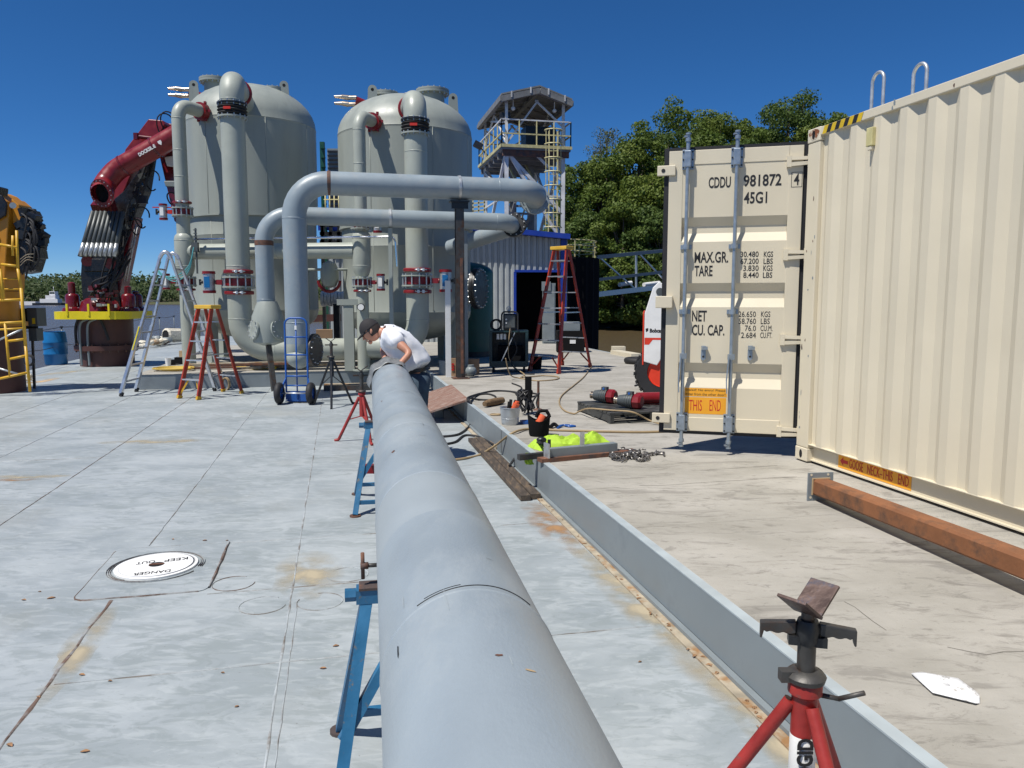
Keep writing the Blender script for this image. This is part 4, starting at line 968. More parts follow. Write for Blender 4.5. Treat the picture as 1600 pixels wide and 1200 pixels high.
def blue_stand(L_, label, tscrew=True, spread=.30, clampred=False):
    c = PP(L_, 0, 0); t = thing('pipe_stand', label, 'stand', c, math.atan2(PN.y, PN.x), 'blue trestle pipe stands')
    a, b = c-PN*.27, c+PN*.17; zt = .92-PR-.036
    mb = MB(); mb.beam(V(a)+Z*zt, V(b)+Z*zt, .07, .050); mb.build('top_bar', 'stand_blue', t)
    mb = MB(); mb.beam(V(a)+Z*(zt+.030)+PN*.01, V(b)+Z*(zt+.030), .08, .009); mb.build('wear_plate', 'rusty_steel', t)
    for k, of in ((-1, .235), (1, .13)):
        q = c+PN*k*of; mb = MB(); mb.cyl(c+PN*k*(of+.036)+Z*zt, c+PN*k*(of+.075)+Z*zt, .024, n=6, smooth=False); mb.build('end_bolt', 'stand_blue', t)
        for j in (-1, 1):
            ft = c+PN*k*(of+.115)+PD*j*spread; mb = MB(); mb.beam(q+Z*(zt-.03)+PD*j*.012, ft+Z*.012, .042, .042, up=PN); mb.build('leg', 'stand_blue', t)
            mb = MB(); mb.cyl(ft, ft+Z*.012, .045, n=14); mb.build('foot_pad', 'rusty_steel', t)
        m1 = q.lerp(c+PN*k*(of+.14)-PD*spread, .62); m1.z = zt*.36
        mb = MB(); mb.beam(m1, c+PN*k*.05+Z*(zt-.05), .035, .035, up=PD); mb.build('brace', 'stand_blue', t)
    for j in (-1, 1):
        e0, e1 = c-PN*.32+PD*j*spread*.86+Z*.10, c+PN*.22+PD*j*spread*.86+Z*.10; mb = MB(); mb.beam(e0, e1, .03, .03); mb.build('cross_bar', 'stand_blue', t)
    if tscrew:
        q = c-PN*.245+Z*(zt+.105); mb = MB(); mb.cyl(q+PN*.0, q+PN*.06, .008, n=8); mb.build('clamp_screw', 'dark_steel', t)
        mb = MB(); mb.cyl(q-Z*.048+PN*.0, q+Z*.048, .007, n=8); mb.cyl(q-PN*.008, q+PN*.02, .013, n=8); mb.build('tee_handle', 'rusty_steel', t)
    if clampred:
        q = c-PN*.2+Z*(zt*.45); mb = MB(); mb.box(q, (.13,.08,.07)); mb.build('red_clamp', 'red_paint', t)
    return t
blue_stand(2.72, 'near blue trestle stand under the long pipe with a screw handle')
blue_stand(6.55, 'far blue trestle stand under the long pipe with a red clamp', False, .36, True)
# ---- pipe jack stands (tripods)
def jack(c, ztop, label, m, spread=.30, rot=0, rig=False, small=False, vrot=0, group='tripod pipe jacks'):
    c = V(c); t = thing('pipe_jack', label, 'stand', c, 0, group); zc = ztop-(.25 if rig else .32)
    mb = MB(); mb.cyl(c+Z*(zc-.30), c+Z*zc, .034, n=20); mb.lathe([(.034,-.04),(.045,-.03),(.045,.0),(.036,.012)], c+Z*zc, n=20); mb.build('collar_tube', m, t)
    for k in range(3):
        a = rot+k*2*math.pi/3; d = V((math.cos(a), math.sin(a), 0)); mb = MB(); mb.tube([c+d*.035+Z*(zc-.06), c+d*spread+Z*.02], [.019,.019], 12); mb.tube([c+d*spread+Z*.022, c+d*(spread+.05)+Z*.008], .019, 10); mb.build('leg', m, t)
        mb = MB(); mb.beam(c+d*spread*.52+Z*(zc*.45), c+Z*(zc-.29), .018, .012); mb.build('brace', m, t)
    mb = MB(); mb.cyl(c+Z*(zc-.02), c+Z*(ztop-.1), .024, n=18); mb.build('inner_post', 'dark_steel', t)
    mb = MB(); mb.lathe([(.026,.0),(.050,.004),(.054,.018),(.044,.03),(.026,.034)], c+Z*zc, n=18); mb.box(c+Z*(zc+.017)-V((.045,0,0)), (.05,.03,.03)); mb.build('lock_collar', 'dark_steel', t)
    hd = V((math.cos(vrot), math.sin(vrot), 0)); nn = V((-hd.y, hd.x, 0)); zh = ztop-.11
    if rig:
        mb = MB(); hub = mb.lathe([(.026,-.032),(.031,-.02),(.033,.014),(.026,.034)], c+Z*zh, n=18).build('screw_nut', 'black_paint', t)
        for k in (-1, 1):
            pts = []; bot = []
            for i in range(19):
                f = i/18; x = .03+.092*f; pts.append(c+hd*k*x+Z*(zh+.028-.010*f)); bot.append(c+hd*k*x+Z*(zh-.004-.005*abs(math.sin(f*9))*(1 if f < .85 else 0)-(.022 if f > .9 else 0)))
            poly = pts+list(reversed(bot)); mb = MB(); mb.plate([p-nn*.012 for p in poly], .024, nn); mb.build('wing_handle', 'dark_steel', t, bevel=.004)
        mb = MB(); mb.box(c+Z*(zh-.022)+hd*.034, (.03,.04,.026), rz=vrot); mb.box(c+Z*(zh-.022)-hd*.034, (.03,.04,.024), rz=vrot); mb.build('nut_ears', 'black_paint', t)
        mb = MB(); mb.cyl(c+hd*.04+Z*(zc-.035), c+hd*.09+Z*(zc-.04), .007, n=8); mb.cyl(c+hd*.085+Z*(zc-.04), c+hd*.145+Z*(zc-.005)-nn*.02, .007, n=8); mb.build('lock_lever', 'dark_steel', t)
    else:
        mb = MB(); mb.beam(c+hd*.10+Z*zh, c-hd*.10+Z*zh, .02, .02); mb.lathe([(.026,-.03),(.036,0),(.026,.03)], c+Z*zh, n=14); mb.build('screw_handle', 'dark_steel', t)
    # V head: two plates leaning apart
    vh = V((math.cos(vrot+.9), math.sin(vrot+.9), 0)) if rig else hd
    vn = V((-vh.y, vh.x, 0)); b0 = c+Z*(ztop-.055)
    mb = MB(); mb.cyl(c+Z*(zh+.03), b0, .018, n=12); mb.build('screw_stub', 'dark_steel', t)
    for k in (-1, 1):
        dd = (vh*k*.85+Z*.62).normalized(); W2 = .042 if rig else .03; mb = MB()
        a = b0-dd*.004; pts = [a-vn*W2, a+vn*W2, a+vn*W2+dd*.105, a-vn*W2+dd*.105]; mb.plate(pts, .009, dd.cross(vn)); mb.build('vee_plate', 'patina_plate' if rig else 'dark_steel', t, bevel=.002)
    return t
jc = V((PY(1262, 980, 1.98).x, 1.98, 0))
jk = jack(jc, .965, 'near red tripod pipe jack with empty vee head beside the kerb', 'stand_red', .42, R(-78), True, vrot=R(-14))
# maker's sticker on the tube
mb = MB(); K = 12; vs = []; cc = jc
for z in (.34, .62):
    for i in range(K+1):
        a = R(-150)+R(110)*i/K; vs.append(cc+V((math.cos(a), math.sin(a), 0))*.0352+Z*z)
mb = MB(); mb.cyl(jc+Z*.30, jc+Z*.60, .0352, n=24); 
mb = MB(); zc = .965-.25
mb.cyl(jc+Z*.20, jc+Z*(zc-.28), .034, n=20); mb.build('lower_tube', 'stand_red', jk)
mb = MB(); mb.lathe([(.0343,0),(.0347,.001),(.0347,.150),(.0343,.151)], jc+Z*(zc-.30), n=24, cap=False); mb.build('sticker', 'white_paint', jk)
put_text('RIDGID', .058, jc+V((-.004,-.0355,zc-.222)), V((0,0,1)), V((-1,0,0)), 'ink', jk, xs=.8, bold=.002)
jack(V((PY(565,600,9.4).x, 9.4, 0)), .93, 'red tripod pipe jack standing left of the far end of the long pipe', 'stand_red', .30, R(-60), vrot=.2)
jack(V((PY(518,560,12.6).x, 12.6, 0)), 1.12, 'black tripod pipe jack with vee head right of the blue hand truck', 'black_paint', .36, R(-80), vrot=.1)

# ============================================================ MAN
def skin_mesh(name, nodes, edges, root, sub=2, m=None, parent=None, extra=None):
    bm = bmesh.new(); vs = {}; lay = bm.verts.layers.skin.verify()
    for k, (p, r) in nodes.items():
        v = bm.verts.new(p); vs[k] = v; sk = v[lay]; sk.radius = (r, r) if not isinstance(r, tuple) else r; sk.use_root = (k == root)
    for a, b in edges: bm.edges.new((vs[a], vs[b]))
    me = bpy.data.meshes.new(name); bm.to_mesh(me); bm.free()
    o = bpy.data.objects.new(name, me); col.objects.link(o)
    s = o.modifiers.new('s', 'SKIN'); s.use_smooth_shade = True; q = o.modifiers.new('q', 'SUBSURF'); q.levels = sub; q.render_levels = sub
    dg = bpy.context.evaluated_depsgraph_get(); me2 = bpy.data.meshes.new_from_object(o.evaluated_get(dg)); bpy.data.objects.remove(o)
    return me2
def link_mesh(name, me, m, parent, extra=None):
    if extra is not None:
        bm = bmesh.new(); bm.from_mesh(me); bm.from_mesh(extra); bm.to_mesh(me); bm.free()
    if parent is not None: me.transform(FR[root_of(parent)].inverted())
    me.materials.clear(); me.materials.append(MATS[m])
    for p in me.polygons: p.use_smooth = True
    o = bpy.data.objects.new(name, me); col.objects.link(o)
    if parent is not None: o.parent = parent
    return o
YM = 8.25
man = thing('person', 'man in white t-shirt, jeans and dark cap bending over the long pipe', 'person', (PY(658,600,YM).x, YM, 0))
def q(u, v, y=YM): return PY(u-8, v, y)
N_ = {
 'pel': (q(657,582), .07), 'wst': (q(652,566), .08), 'mid': (q(641,550), .10), 'che': (q(627,537), .105), 'shc': (q(615,526), .09),
 'nk': (q(606,519), .058), 'hd0': (q(597,518), .06),
 'shl': (q(619,526,YM-.18), .065), 'ell': (q(649,552,YM-.30), .042), 'wrl': (q(631,571,YM-.42), .028),
 'shr': (q(614,526,YM+.19), .065), 'elr': (q(607,551,YM+.20), .042), 'wrr': (q(611,564,YM-.08), .028),
 'hpl': (q(657,586,YM-.08), .07), 'knl': (V((q(662,600).x, YM-.14, .52)), .068), 'anl': (V((q(664,600).x, YM-.14, .10)), .045), 'tol': (V((q(664,600).x-.17, YM-.17, .04)), .036),
 'hpr': (q(657,586,YM+.08), .07), 'knr': (V((q(650,600).x-.05, YM+.14, .52)), .068), 'anr': (V((q(652,600).x, YM+.16, .10)), .045), 'tor': (V((q(652,600).x-.17, YM+.14, .04)), .036),
}
E_ = [('pel','wst'),('wst','mid'),('mid','che'),('che','shc'),('shc','nk'),('nk','hd0'),('che','shl'),('shl','ell'),('ell','wrl'),('che','shr'),('shr','elr'),('elr','wrr'),
      ('pel','hpl'),('hpl','knl'),('knl','anl'),('anl','tol'),('pel','hpr'),('hpr','knr'),('knr','anr'),('anr','tor')]
body = skin_mesh('body', N_, E_, 'pel')
# head : shaped, joined to the body mesh
hc_ = q(587.5, 516.5); fwd = V((-.78, -.06, -.60)).normalized(); lat = V((0,1,0)); lat = (lat-fwd*lat.dot(fwd)).normalized(); upv = lat.cross(fwd).normalized()
if upv.z < 0: upv = -upv
def HP(f, s, u): return hc_+fwd*f+lat*s+upv*u
bmh = MB(); K, J = 20, 14; vs = []
for i in range(J+1):
    th = math.pi*i/J
    for j in range(K):
        a = 2*math.pi*j/K; f = math.cos(a)*math.sin(th); s = math.sin(a)*math.sin(th); u = math.cos(th)
        rf, rs_, ru = .100, .076, .118
        if u < 0: rs_ *= 1-.32*(-u)**1.5; rf *= 1-.12*(-u); 
        ff = f*rf+(.016*max(0,-u) if f > 0 else -.0); vs.append(HP(ff, s*rs_, u*ru))
bmh.add(vs, [(i*K+j, i*K+(j+1) % K, (i+1)*K+(j+1) % K, (i+1)*K+j) for i in range(J) for j in range(K)], True)
bmh.tube([HP(.092,0,.012), HP(.108,0,-.012), HP(.118,0,-.028), HP(.10,0,-.036)], [.009,.011,.014,.008], 8)     # nose
for k in (-1, 1):
    bmh.ball(HP(.083, .030*k, .012), .013, 10); bmh.ball(HP(-.005, .076*k, -.012), .030, 10, (.6,.32,1.0))
    bmh.tube([HP(.088,.045*k,.028), HP(.096,.018*k,.030)], .007, 6)
bmh.tube([HP(.098,-.022,-.058), HP(.107,0,-.056), HP(.098,.022,-.058)], .006, 6); bmh.tube([HP(.094,-.018,-.068), HP(.103,0,-.068), HP(.094,.018,-.068)], .0065, 6)
bmh.ball(HP(.082,0,-.094), .024, 10)
# hands: palm and five bent fingers each, rooted at the wrist
def hand(w_, d, side, upn):
    w_ = V(w_); d = V(d).normalized(); upn = (V(upn)-d*V(upn).dot(d)).normalized(); s = d.cross(upn)*side
    nd = {'w': (w_, .026), 'p': (w_+d*.045, (.036, .018)), 'k': (w_+d*.085, (.036, .016))}; ed = [('w','p'),('p','k')]
    mbx = MB(); mbx.ball(w_+d*.05, 1, 12, (1,1,1), Matrix((d*.055, s*.040, upn*.017)).transposed())
    for i, (o_, L_) in enumerate(((-.030,.070),(-.010,.082),(.011,.076),(.030,.058))):
        b = w_+d*.082+s*o_; mbx.tube([b-d*.03, b, b+d*L_*.42-upn*.008, b+d*L_*.72-upn*.028, b+d*L_*.84-upn*.050], [.010,.0095,.009,.008,.006], 8)
    b = w_+d*.025-s*.028; mbx.tube([b, b-s*.022+d*.028-upn*.008, b-s*.026+d*.058-upn*.022, b-s*.018+d*.080-upn*.034], [.013,.012,.010,.007], 8)
    return mbx
for (wk, ek, sd_) in (('wrl','ell',1), ('wrr','elr',-1)):
    a, b = N_[ek][0], N_[wk][0]; hmb = hand(b, (b-a).normalized()+V((-.3,-.35,-.1)), sd_, V((0,-.2,1))); bmh.add(hmb.v, hmb.f, True)
hm = bmh.mesh('h'); link_mesh('body', body, 'skin', man, hm)
# t-shirt
S_ = {k: N_[k] for k in ()}
S_ = {'hem': (q(663,579), (.165,.20)), 'wst': (q(656,566), .185), 'mid': (q(644,549), .19), 'che': (q(630,535), .19), 'shc': (q(615,525), .145), 'nk': (q(608,520), .075),
      'shl': (q(620,524,YM-.17), .12), 'sll': (q(635,540,YM-.26), .10), 'shr': (q(615,525,YM+.18), .12), 'slr': (q(610,540,YM+.21), .10)}
sh = skin_mesh('shirt', S_, sub=3, edges=[('hem','wst'),('wst','mid'),('mid','che'),('che','shc'),('shc','nk'),('che','shl'),('shl','sll'),('che','shr'),('shr','slr')], root='hem')
for v in sh.vertices:
    n1 = noise.noise(V((v.co.x*9,v.co.y*9,v.co.z*5)))*.018+(abs(noise.noise(V((v.co.x*20+v.co.z*12,v.co.y*14,v.co.z*9))))-.3)*.020; v.co += v.normal*n1
link_mesh('t_shirt', sh, 'cloth_white', man)
mb = MB(); p1, p2 = q(668,566), q(644,584); ax_ = ((q(654,580)-q(650,560))).normalized()
mb = MB(); mb.lathe([(.140,-.02),(.148,-.018),(.148,.018),(.140,.02)], q(659,578), ax_, n=28, cap=False); mb.build('belt', 'black_paint', man)
J_ = {'wst': (q(660,572), .20), 'pel': (q(658,584), .205), 'hpl': (q(658,592,YM-.10), .165), 'knl': (N_['knl'][0], .115), 'anl': (N_['anl'][0], .078), 'hpr': (q(657,592,YM+.10), .165), 'knr': (N_['knr'][0], .115), 'anr': (N_['anr'][0], .078)}
jn = skin_mesh('jeans', J_, [('wst','pel'),('pel','hpl'),('hpl','knl'),('knl','anl'),('pel','hpr'),('hpr','knr'),('knr','anr')], 'pel')
for v in jn.vertices: v.co += v.normal*(noise.noise(V(v.co)*14)*.012)
link_mesh('jeans', jn, 'denim', man)
for k in ('l', 'r'):
    a, b = N_['an'+k][0], N_['to'+k][0]; mb = MB(); mb.tube([a-V((-.07,0,.06)), a-V((0,0,.045)), b+V((0,0,.01)), b+V((-.07,0,0))], [.04,.052,.045,.03], 12); mb.box(V(((a.x+b.x)/2, a.y-.01, .012)), (.30,.10,.024)); mb.build('boot', 'black_rubber', man)
# hair and cap
mb = MB(); vs = []
for i in range(9):
    th = math.pi*(.42+.26*i/8)
    for j in range(K):
        a = 2*math.pi*j/K; f = math.cos(a)*math.sin(th); s = math.sin(a)*math.sin(th); u = math.cos(th)
        if f > .25: f = .25
        vs.append(HP(f*.107-.004, s*.084, u*.118))
mb.add(vs, [(i*K+j, i*K+(j+1) % K, (i+1)*K+(j+1) % K, (i+1)*K+j) for i in range(8) for j in range(K)], True); mb.build('hair', 'hair', man)
mb = MB(); vs = []
for i in range(8):
    th = math.pi*.47*i/7
    for j in range(K):
        a = 2*math.pi*j/K; vs.append(HP(math.cos(a)*math.sin(th)*.114, math.sin(a)*math.sin(th)*.088, math.cos(th)*.125+.012))
mb.add(vs, [(i*K+j, i*K+(j+1) % K, (i+1)*K+(j+1) % K, (i+1)*K+j) for i in range(7) for j in range(K)], True)
cap_ = mb.build('cap', 'cap_black', man)
mb = MB(); vs = []
for i in range(13):
    a = -1.15+2.3*i/12; vs += [HP(math.cos(a)*.105, math.sin(a)*.080, .032), HP(math.cos(a)*.105+.078*max(.0,math.cos(a*1.25)), math.sin(a)*.078, .022-.012*math.cos(a)), HP(math.cos(a)*.105+.078*max(.0,math.cos(a*1.25)), math.sin(a)*.078, .017-.012*math.cos(a)), HP(math.cos(a)*.105, math.sin(a)*.080, .025)]
mb.add(vs, [(i*4+k, i*4+(k+1) % 4, (i+1)*4+(k+1) % 4, (i+1)*4+k) for i in range(12) for k in range(4)], True); mb.build('brim', 'cap_black', cap_)
mb = MB()
for k in (-1, 1): mb.tube([HP(.10,.012*k,.010), HP(.104,.035*k,.012), HP(.088,.055*k,.008), HP(.0,.083*k,.006)], .005, 6); mb.ball(HP(.100,.030*k,.004), .018, 8, (.6,1,.8))
mb.build('glasses', 'glass_dark', man)
# ============================================================ SHIPPING CONTAINER
cs, ct, cz0, cL, cW, cH = 6.14, 4.03, PZ+.012, 12.19, 2.438, 2.896
box_ = thing('shipping_container', 'cream forty-foot shipping container on the concrete at the right, one end door swung open', 'container', W(cs-cL/2, ct+cW/2, cz0), BROT)
def wbox(s0, s1, t0, t1, z0, z1, name, m, parent, bevel=0):
    mb = MB(); wquad(s0, s1, t0, t1, z0, z1, mb); return mb.build(name, m, parent, bevel=bevel)
zt_ = cz0+cH
for s0 in (cs-.17, cs-cL):
    for t0 in (ct, ct+cW-.15):
        wbox(s0, s0+.17, t0, t0+.15, cz0+.12, zt_-.12, 'corner_post', 'cream_paint', box_, .008)
        for z0 in (cz0, zt_-.118):
            worn = (z0 > 1 and t0 == ct and s0 > 0)
            c_ = wbox(s0-.004, s0+.174, t0-.006, t0+.156, z0, z0+.118, 'corner_casting', 'cream_worn', box_, .008)
            if t0 == ct:
                mb = MB(); q = W(s0+.085, t0-.0075, z0+.06); k = 12
                mb.add([q+AX*.022*math.cos(2*math.pi*i/k)+V((0,0,.038*math.sin(2*math.pi*i/k))) for i in range(k)], [tuple(range(k))]); mb.build('casting_hole', 'void', c_)
mat('rust_patch', (.22,.07,.025), .8, var=.4, scale=20, c2=(.55,.48,.36), thr=(.50,.56), c2scale=14)
mb = MB(); q = W(cs-.09, ct-.0075, zt_-.055); mb.add([q+AX*.07*math.cos(a)*(1+.2*math.sin(3*a))+V((0,0,.045*math.sin(a))) for a in [2*math.pi*i/16 for i in range(16)]], [tuple(range(16))]); mb.build('rust_patch', 'rust_patch', box_)
for t0 in (ct-.002, ct+cW-.06):
    wbox(cs-cL+.17, cs-.172, t0, t0+.06, zt_-.075, zt_-.006, 'top_rail', 'cream_paint', box_, .006)
wbox(cs-cL+.17, cs-.172, ct+.058, ct+.064, cz0+.02, cz0+.152, 'bottom_rail', 'cream_paint', box_)
wbox(cs-cL+.17, cs-.172, ct+.003, ct+.10, cz0+.152, cz0+.162, 'bottom_rail_lip', 'cream_paint', box_, .003)
wbox(cs-cL+.17, cs-.172, ct+.03, ct+.10, cz0+.012, cz0+.022, 'bottom_rail_foot', 'cream_paint', box_)
wbox(cs-cL+.17, cs-.172, ct+cW-.06, ct+cW-.01, cz0+.02, cz0+.16, 'bottom_rail', 'cream_paint', box_)
wbox(cs-cL+.1, cs-.1, ct+.1, ct+cW-.1, cz0+.10, cz0+.15, 'floor', 'timber_dark', box_)
wbox(cs-cL+.05, cs-.05, ct+.06, ct+cW-.06, zt_-.045, zt_-.02, 'roof', 'cream_paint', box_)
wbox(cs-.06, cs-.02, ct+.15, ct+cW-.15, cz0, cz0+.12, 'door_sill', 'cream_paint', box_); wbox(cs-.08, cs-.0, ct+.15, ct+cW-.15, zt_-.12, zt_-.01, 'door_header', 'cream_paint', box_)
# corrugated side and front walls
def corr(s_list, t0, sign, z0, z1, name):
    mb = MB(); n_ = len(s_list); vs = [W(s, t0+sign*d, z0) for s, d in s_list]+[W(s, t0+sign*d, z1) for s, d in s_list]
    mb.add(vs, [(i, i+1, n_+i+1, n_+i) for i in range(n_-1)]); return mb.build(name, 'cream_paint', box_)
pr = []; s = cs-.172; pr.append((s, .040)); s -= .05; pr.append((s, .040)); s -= .068
while s > cs-cL+.45:
    for d, st in ((.004,.072),(.004,.068),(.040,.070),(.040,.068)):
        pr.append((s, d)); s -= st
pr.append((s, .004)); pr.append((cs-cL+.17, .004))
corr(pr, ct, 1, cz0+.161, zt_-.07, 'corrugated_side'); corr(pr, ct+cW, -1, cz0+.161, zt_-.07, 'corrugated_side')
mb = MB(); vs = []; tt = ct+.15; pr2 = []
while tt < ct+cW-.3:
    for d, st in ((.0,.11),(.0,.07),(.045,.1),(.045,.07)): pr2.append((tt, d)); tt += st
pr2.append((ct+cW-.15, 0)); n_ = len(pr2)
mb.add([W(cs-cL+.05+d, t, cz0+.1) for t, d in pr2]+[W(cs-cL+.05+d, t, zt_-.1) for t, d in pr2], [(i, i+1, n_+i+1, n_+i) for i in range(n_-1)]); mb.build('corrugated_end', 'cream_paint', box_)
# plane helpers
def on_plane(u, v, p0, n):
    d = ray(u, v); o = V((0,0,CH)); k = (V(p0)-o).dot(n)/d.dot(n); return o+d*k
def fit_text(txt, p00, p11, ex, ey, m, parent, lift, pad=0, bold=.0, name='lettering', cap=None):
    """text filling the box p00 (lower left) .. p11 (upper right) in the plane ex,ey"""
    me = text_mesh(txt, 1.0, 1.0, 'LEFT', .0006, 1.0, bold)
    xs = [v.co.x for v in me.vertices]; ys = [v.co.y for v in me.vertices]; x0, x1, y0, y1 = min(xs), max(xs), min(ys), max(ys)
    ex = V(ex).normalized(); ey = V(ey).normalized(); ez = ex.cross(ey); d = V(p11)-V(p00); w_, h_ = d.dot(ex), d.dot(ey)
    mm = Matrix.Translation(V(p00)+ez*lift) @ Matrix((ex, ey, ez)).transposed().to_4x4() @ Matrix.Diagonal((w_/(x1-x0), h_/(y1-y0), 1, 1)) @ Matrix.Translation((-x0, -y0, 0))
    me.transform(FR[root_of(parent)].inverted() @ mm); me.materials.clear(); me.materials.append(MATS[m])
    o = bpy.data.objects.new(name, me); col.objects.link(o); o.parent = parent; return o
# stencilled words on the manhole cover, reading from the far side
def cover_text(txt, ul, vl, ur, vr, hgt):
    zc_ = hc.z+.0215; a, b = P(ul, vl, zc_), P(ur, vr, zc_); exx = (b-a).normalized(); eyy = V((0,0,1)).cross(exx)
    fit_text(txt, a, a+exx*(b-a).length+eyy*hgt, exx, eyy, 'ink', cov, 0, bold=.012)
cover_text('KEEP', 294, 870, 257, 874, .055); cover_text('OUT', 243, 875, 213, 878.5, .053); cover_text('DANGER', 267, 889.5, 209, 895.5, .050)
# side label on the bottom rail
nS = -BX
def SR(u, v, off=0): return on_plane(u, v, W(0, ct+.057-off), BX)
a, b = SR(1310, 722), SR(1424, 757); zl0, zl1 = cz0+.030, cz0+.148
sa, sb = a.dot(AX), b.dot(AX)
lab_ = wbox(sb, sa, ct+.0555, ct+.0575, zl0, zl1, 'warning_label', 'label_orange', box_)
eL = -AX; base = W(sa, ct+.0555, 0); Ls = sa-sb
def lab_pt(f, z): return base+eL*(Ls*f)+Z*z
fit_text('GOOSE', lab_pt(.17,zl0+.022), lab_pt(.37,zl1-.02), eL, Z, 'label_red', lab_, .0015)
fit_text('NECK–THIS', lab_pt(.43,zl0+.022), lab_pt(.77,zl1-.02), eL, Z, 'label_red', lab_, .0015)
fit_text('END', lab_pt(.84,zl0+.022), lab_pt(.97,zl1-.02), eL, Z, 'label_red', lab_, .0015)
mb = MB(); f = [(.03,.5),(.08,.82),(.08,.62),(.15,.62),(.15,.38),(.08,.38),(.08,.18)]
mb.add([lab_pt(x, zl0+(zl1-zl0)*y)-BX*.0015 for x, y in f], [(0,1,6),(2,3,4,5),(1,2,5,6)]); mb.build('arrow', 'label_red', lab_)
mb = MB(); wquad(sa+.02, sa+.30, ct+.055, ct+.0575, cz0+.045, cz0+.13, mb); mb.build('rail_plate', 'cream_paint', box_)
rsp = random.Random(21)
for k in range(22):
    sS, tT, zz = (cs-rsp.uniform(.02,.15), ct-.0012, cz0+rsp.uniform(.2,2.6)) if k < 14 else (cs-.17-rsp.uniform(.1,5), ct-.0032, zt_-.07+rsp.uniform(.005,.05))
    w_, h_ = rsp.uniform(.003,.012), rsp.uniform(.006,.03); n_ = 7; mb = MB()
    mb.add([W(sS, tT, zz)+AX*w_*math.cos(6.283*i/n_)*rsp.uniform(.5,1.2)+Z*h_*math.sin(6.283*i/n_)*rsp.uniform(.5,1.2) for i in range(n_)], [tuple(range(n_))]); mb.build('scuff', 'cabinet_grey' if k % 3 else 'rusty_steel', box_)
# hazard tape near the roof corner, vent
for k in range(9):
    s1 = cs-.20-.055*k; mb = MB()
    zz0, zz1 = zt_-.074, zt_-.010
    mb.add([W(s1,ct-.0045,zz0), W(s1-.055,ct-.0045,zz0), W(s1-.055-.03,ct-.0045,zz1), W(s1-.03,ct-.0045,zz1)], [(0,1,2,3)])
    mb.build('tape_stripe', 'ink' if k % 2 else 'yellow_paint', box_)
q = on_plane(1363, 214, W(0, ct), BX); sv = q.dot(AX)
v_ = wbox(sv-.035, sv+.035, ct-.03, ct+.006, q.z-.07, q.z+.07, 'vent_cover', 'rail_yellow', box_, .006)
wbox(sv-.025, sv+.02, ct-.025, ct+.004, q.z-.10, q.z-.071, 'vent_lip', 'cream_paint', v_, .004)
# ladder hoops standing on the roof
for k, (u, y_, h, lab) in enumerate(((1368, 0, .36, 'left of the two thin metal hoops standing on the container roof'), (1430, 0, .29, 'right of the two thin metal hoops standing on the container roof'))):
    s_h = (5.78, 5.30)[k]; q = W(s_h, 4.42, zt_-.02); pts = [q-AX*.07]+[q+AX*.07*math.cos(a)*-1+Z*(h+.0+.07*math.sin(a)) for a in [math.pi*i/12 for i in range(13)]]+[q+AX*.07]
    mb = MB(); mb.tube(pts, .014, 10); solo('roof_hoop', mb, 'galvanised', lab, 'hoop', 'metal hoops on the container roof')
# ---- open door leaf
Hh = V((2.580, 6.976, 0)); Fe = V((1.455, 7.285, 0)); de = (Fe-Hh).normalized(); dn_ = V((de.y, -de.x, 0)); dn_ = dn_ if dn_.y < 0 else -dn_
dW = (Fe-Hh).length; dz0, dz1 = .505, 3.105
def DR(u, v): return on_plane(u, v, Hh, dn_)
def DX(p): return (V(p)-Hh).dot(de)
def DP(x, out, z): return Hh+de*x+dn_*out+Z*z
def dbox(x0, x1, o0, o1, z0, z1, name, m, parent, bevel=0):
    mb = MB(); vs = [DP(x, o, z) for x in (x0, x1) for o in (o0, o1) for z in (z0, z1)]
    mb.add(vs, [(0,1,3,2),(4,6,7,5),(0,4,5,1),(2,3,7,6),(0,2,6,4),(1,5,7,3)]); return mb.build(name, m, parent, bevel=bevel)
door = bpy.data.objects.new('door', MB().box(DP(dW/2, -.045, (dz0+dz1)/2), (.01,.01,.01)).mesh('tmp')); 
bpy.data.objects.remove(door)
z_at = lambda v: DR(1147, v).z
x_at = lambda u: DX(DR(u, 450))
xa, xb = .115, dW-.125
prof = [(dz1-.002, 0)]
for (v0, v1, v2, v3) in ((338,352,363,377),(442,455,466,480),(568,582,592,607)):
    prof += [(z_at(v0), 0), (z_at(v1), -.042), (z_at(v2), -.042), (z_at(v3), 0)]
prof.append((dz0+.002, 0)); mb = MB(); n_ = len(prof)
mb.add([DP(xa, o, z) for z, o in prof]+[DP(xb, o, z) for z, o in prof], [(i, i+1, n_+i+1, n_+i) for i in range(n_-1)])
for x in (xa, xb): mb.add([DP(x, 0, prof[i*4+1][0]) for i in (0,)]+[], [])
for i in range(3):
    for x in (xa, xb):
        p = prof[1+4*i:5+4*i]; mb.add([DP(x, o, z) for z, o in p], [(0,1,2,3)])
door = mb.build('door', 'cream_paint', box_); door['label'] = 'open cream container door with stencilled weights'
dbox(-.004, xa, -.05, .004, dz0, dz1, 'door_stile', 'cream_paint', door, .003); dbox(xb, dW, -.05, .004, dz0, dz1, 'door_stile', 'cream_paint', door, .003)
dbox(xa+.001, xb-.001, -.048, .006, dz1-.13, dz1, 'door_rail', 'cream_paint', door, .004); dbox(xa+.001, xb-.001, -.048, .006, dz0, dz0+.13, 'door_rail', 'cream_paint', door, .004)
dbox(0, dW, -.060, -.0505, dz0, dz1, 'door_back', 'cream_paint', door)
for (x0, x1, z0, z1) in ((-.042,-.005,dz0-.03,dz1+.03),(dW+.001,dW+.045,dz0-.03,dz1+.03),(-.004,dW,dz0-.032,dz0-.001),(-.004,dW,dz1+.001,dz1+.032)):
    dbox(x0, x1, -.055, -.012, z0, z1, 'door_gasket', 'gasket', door)
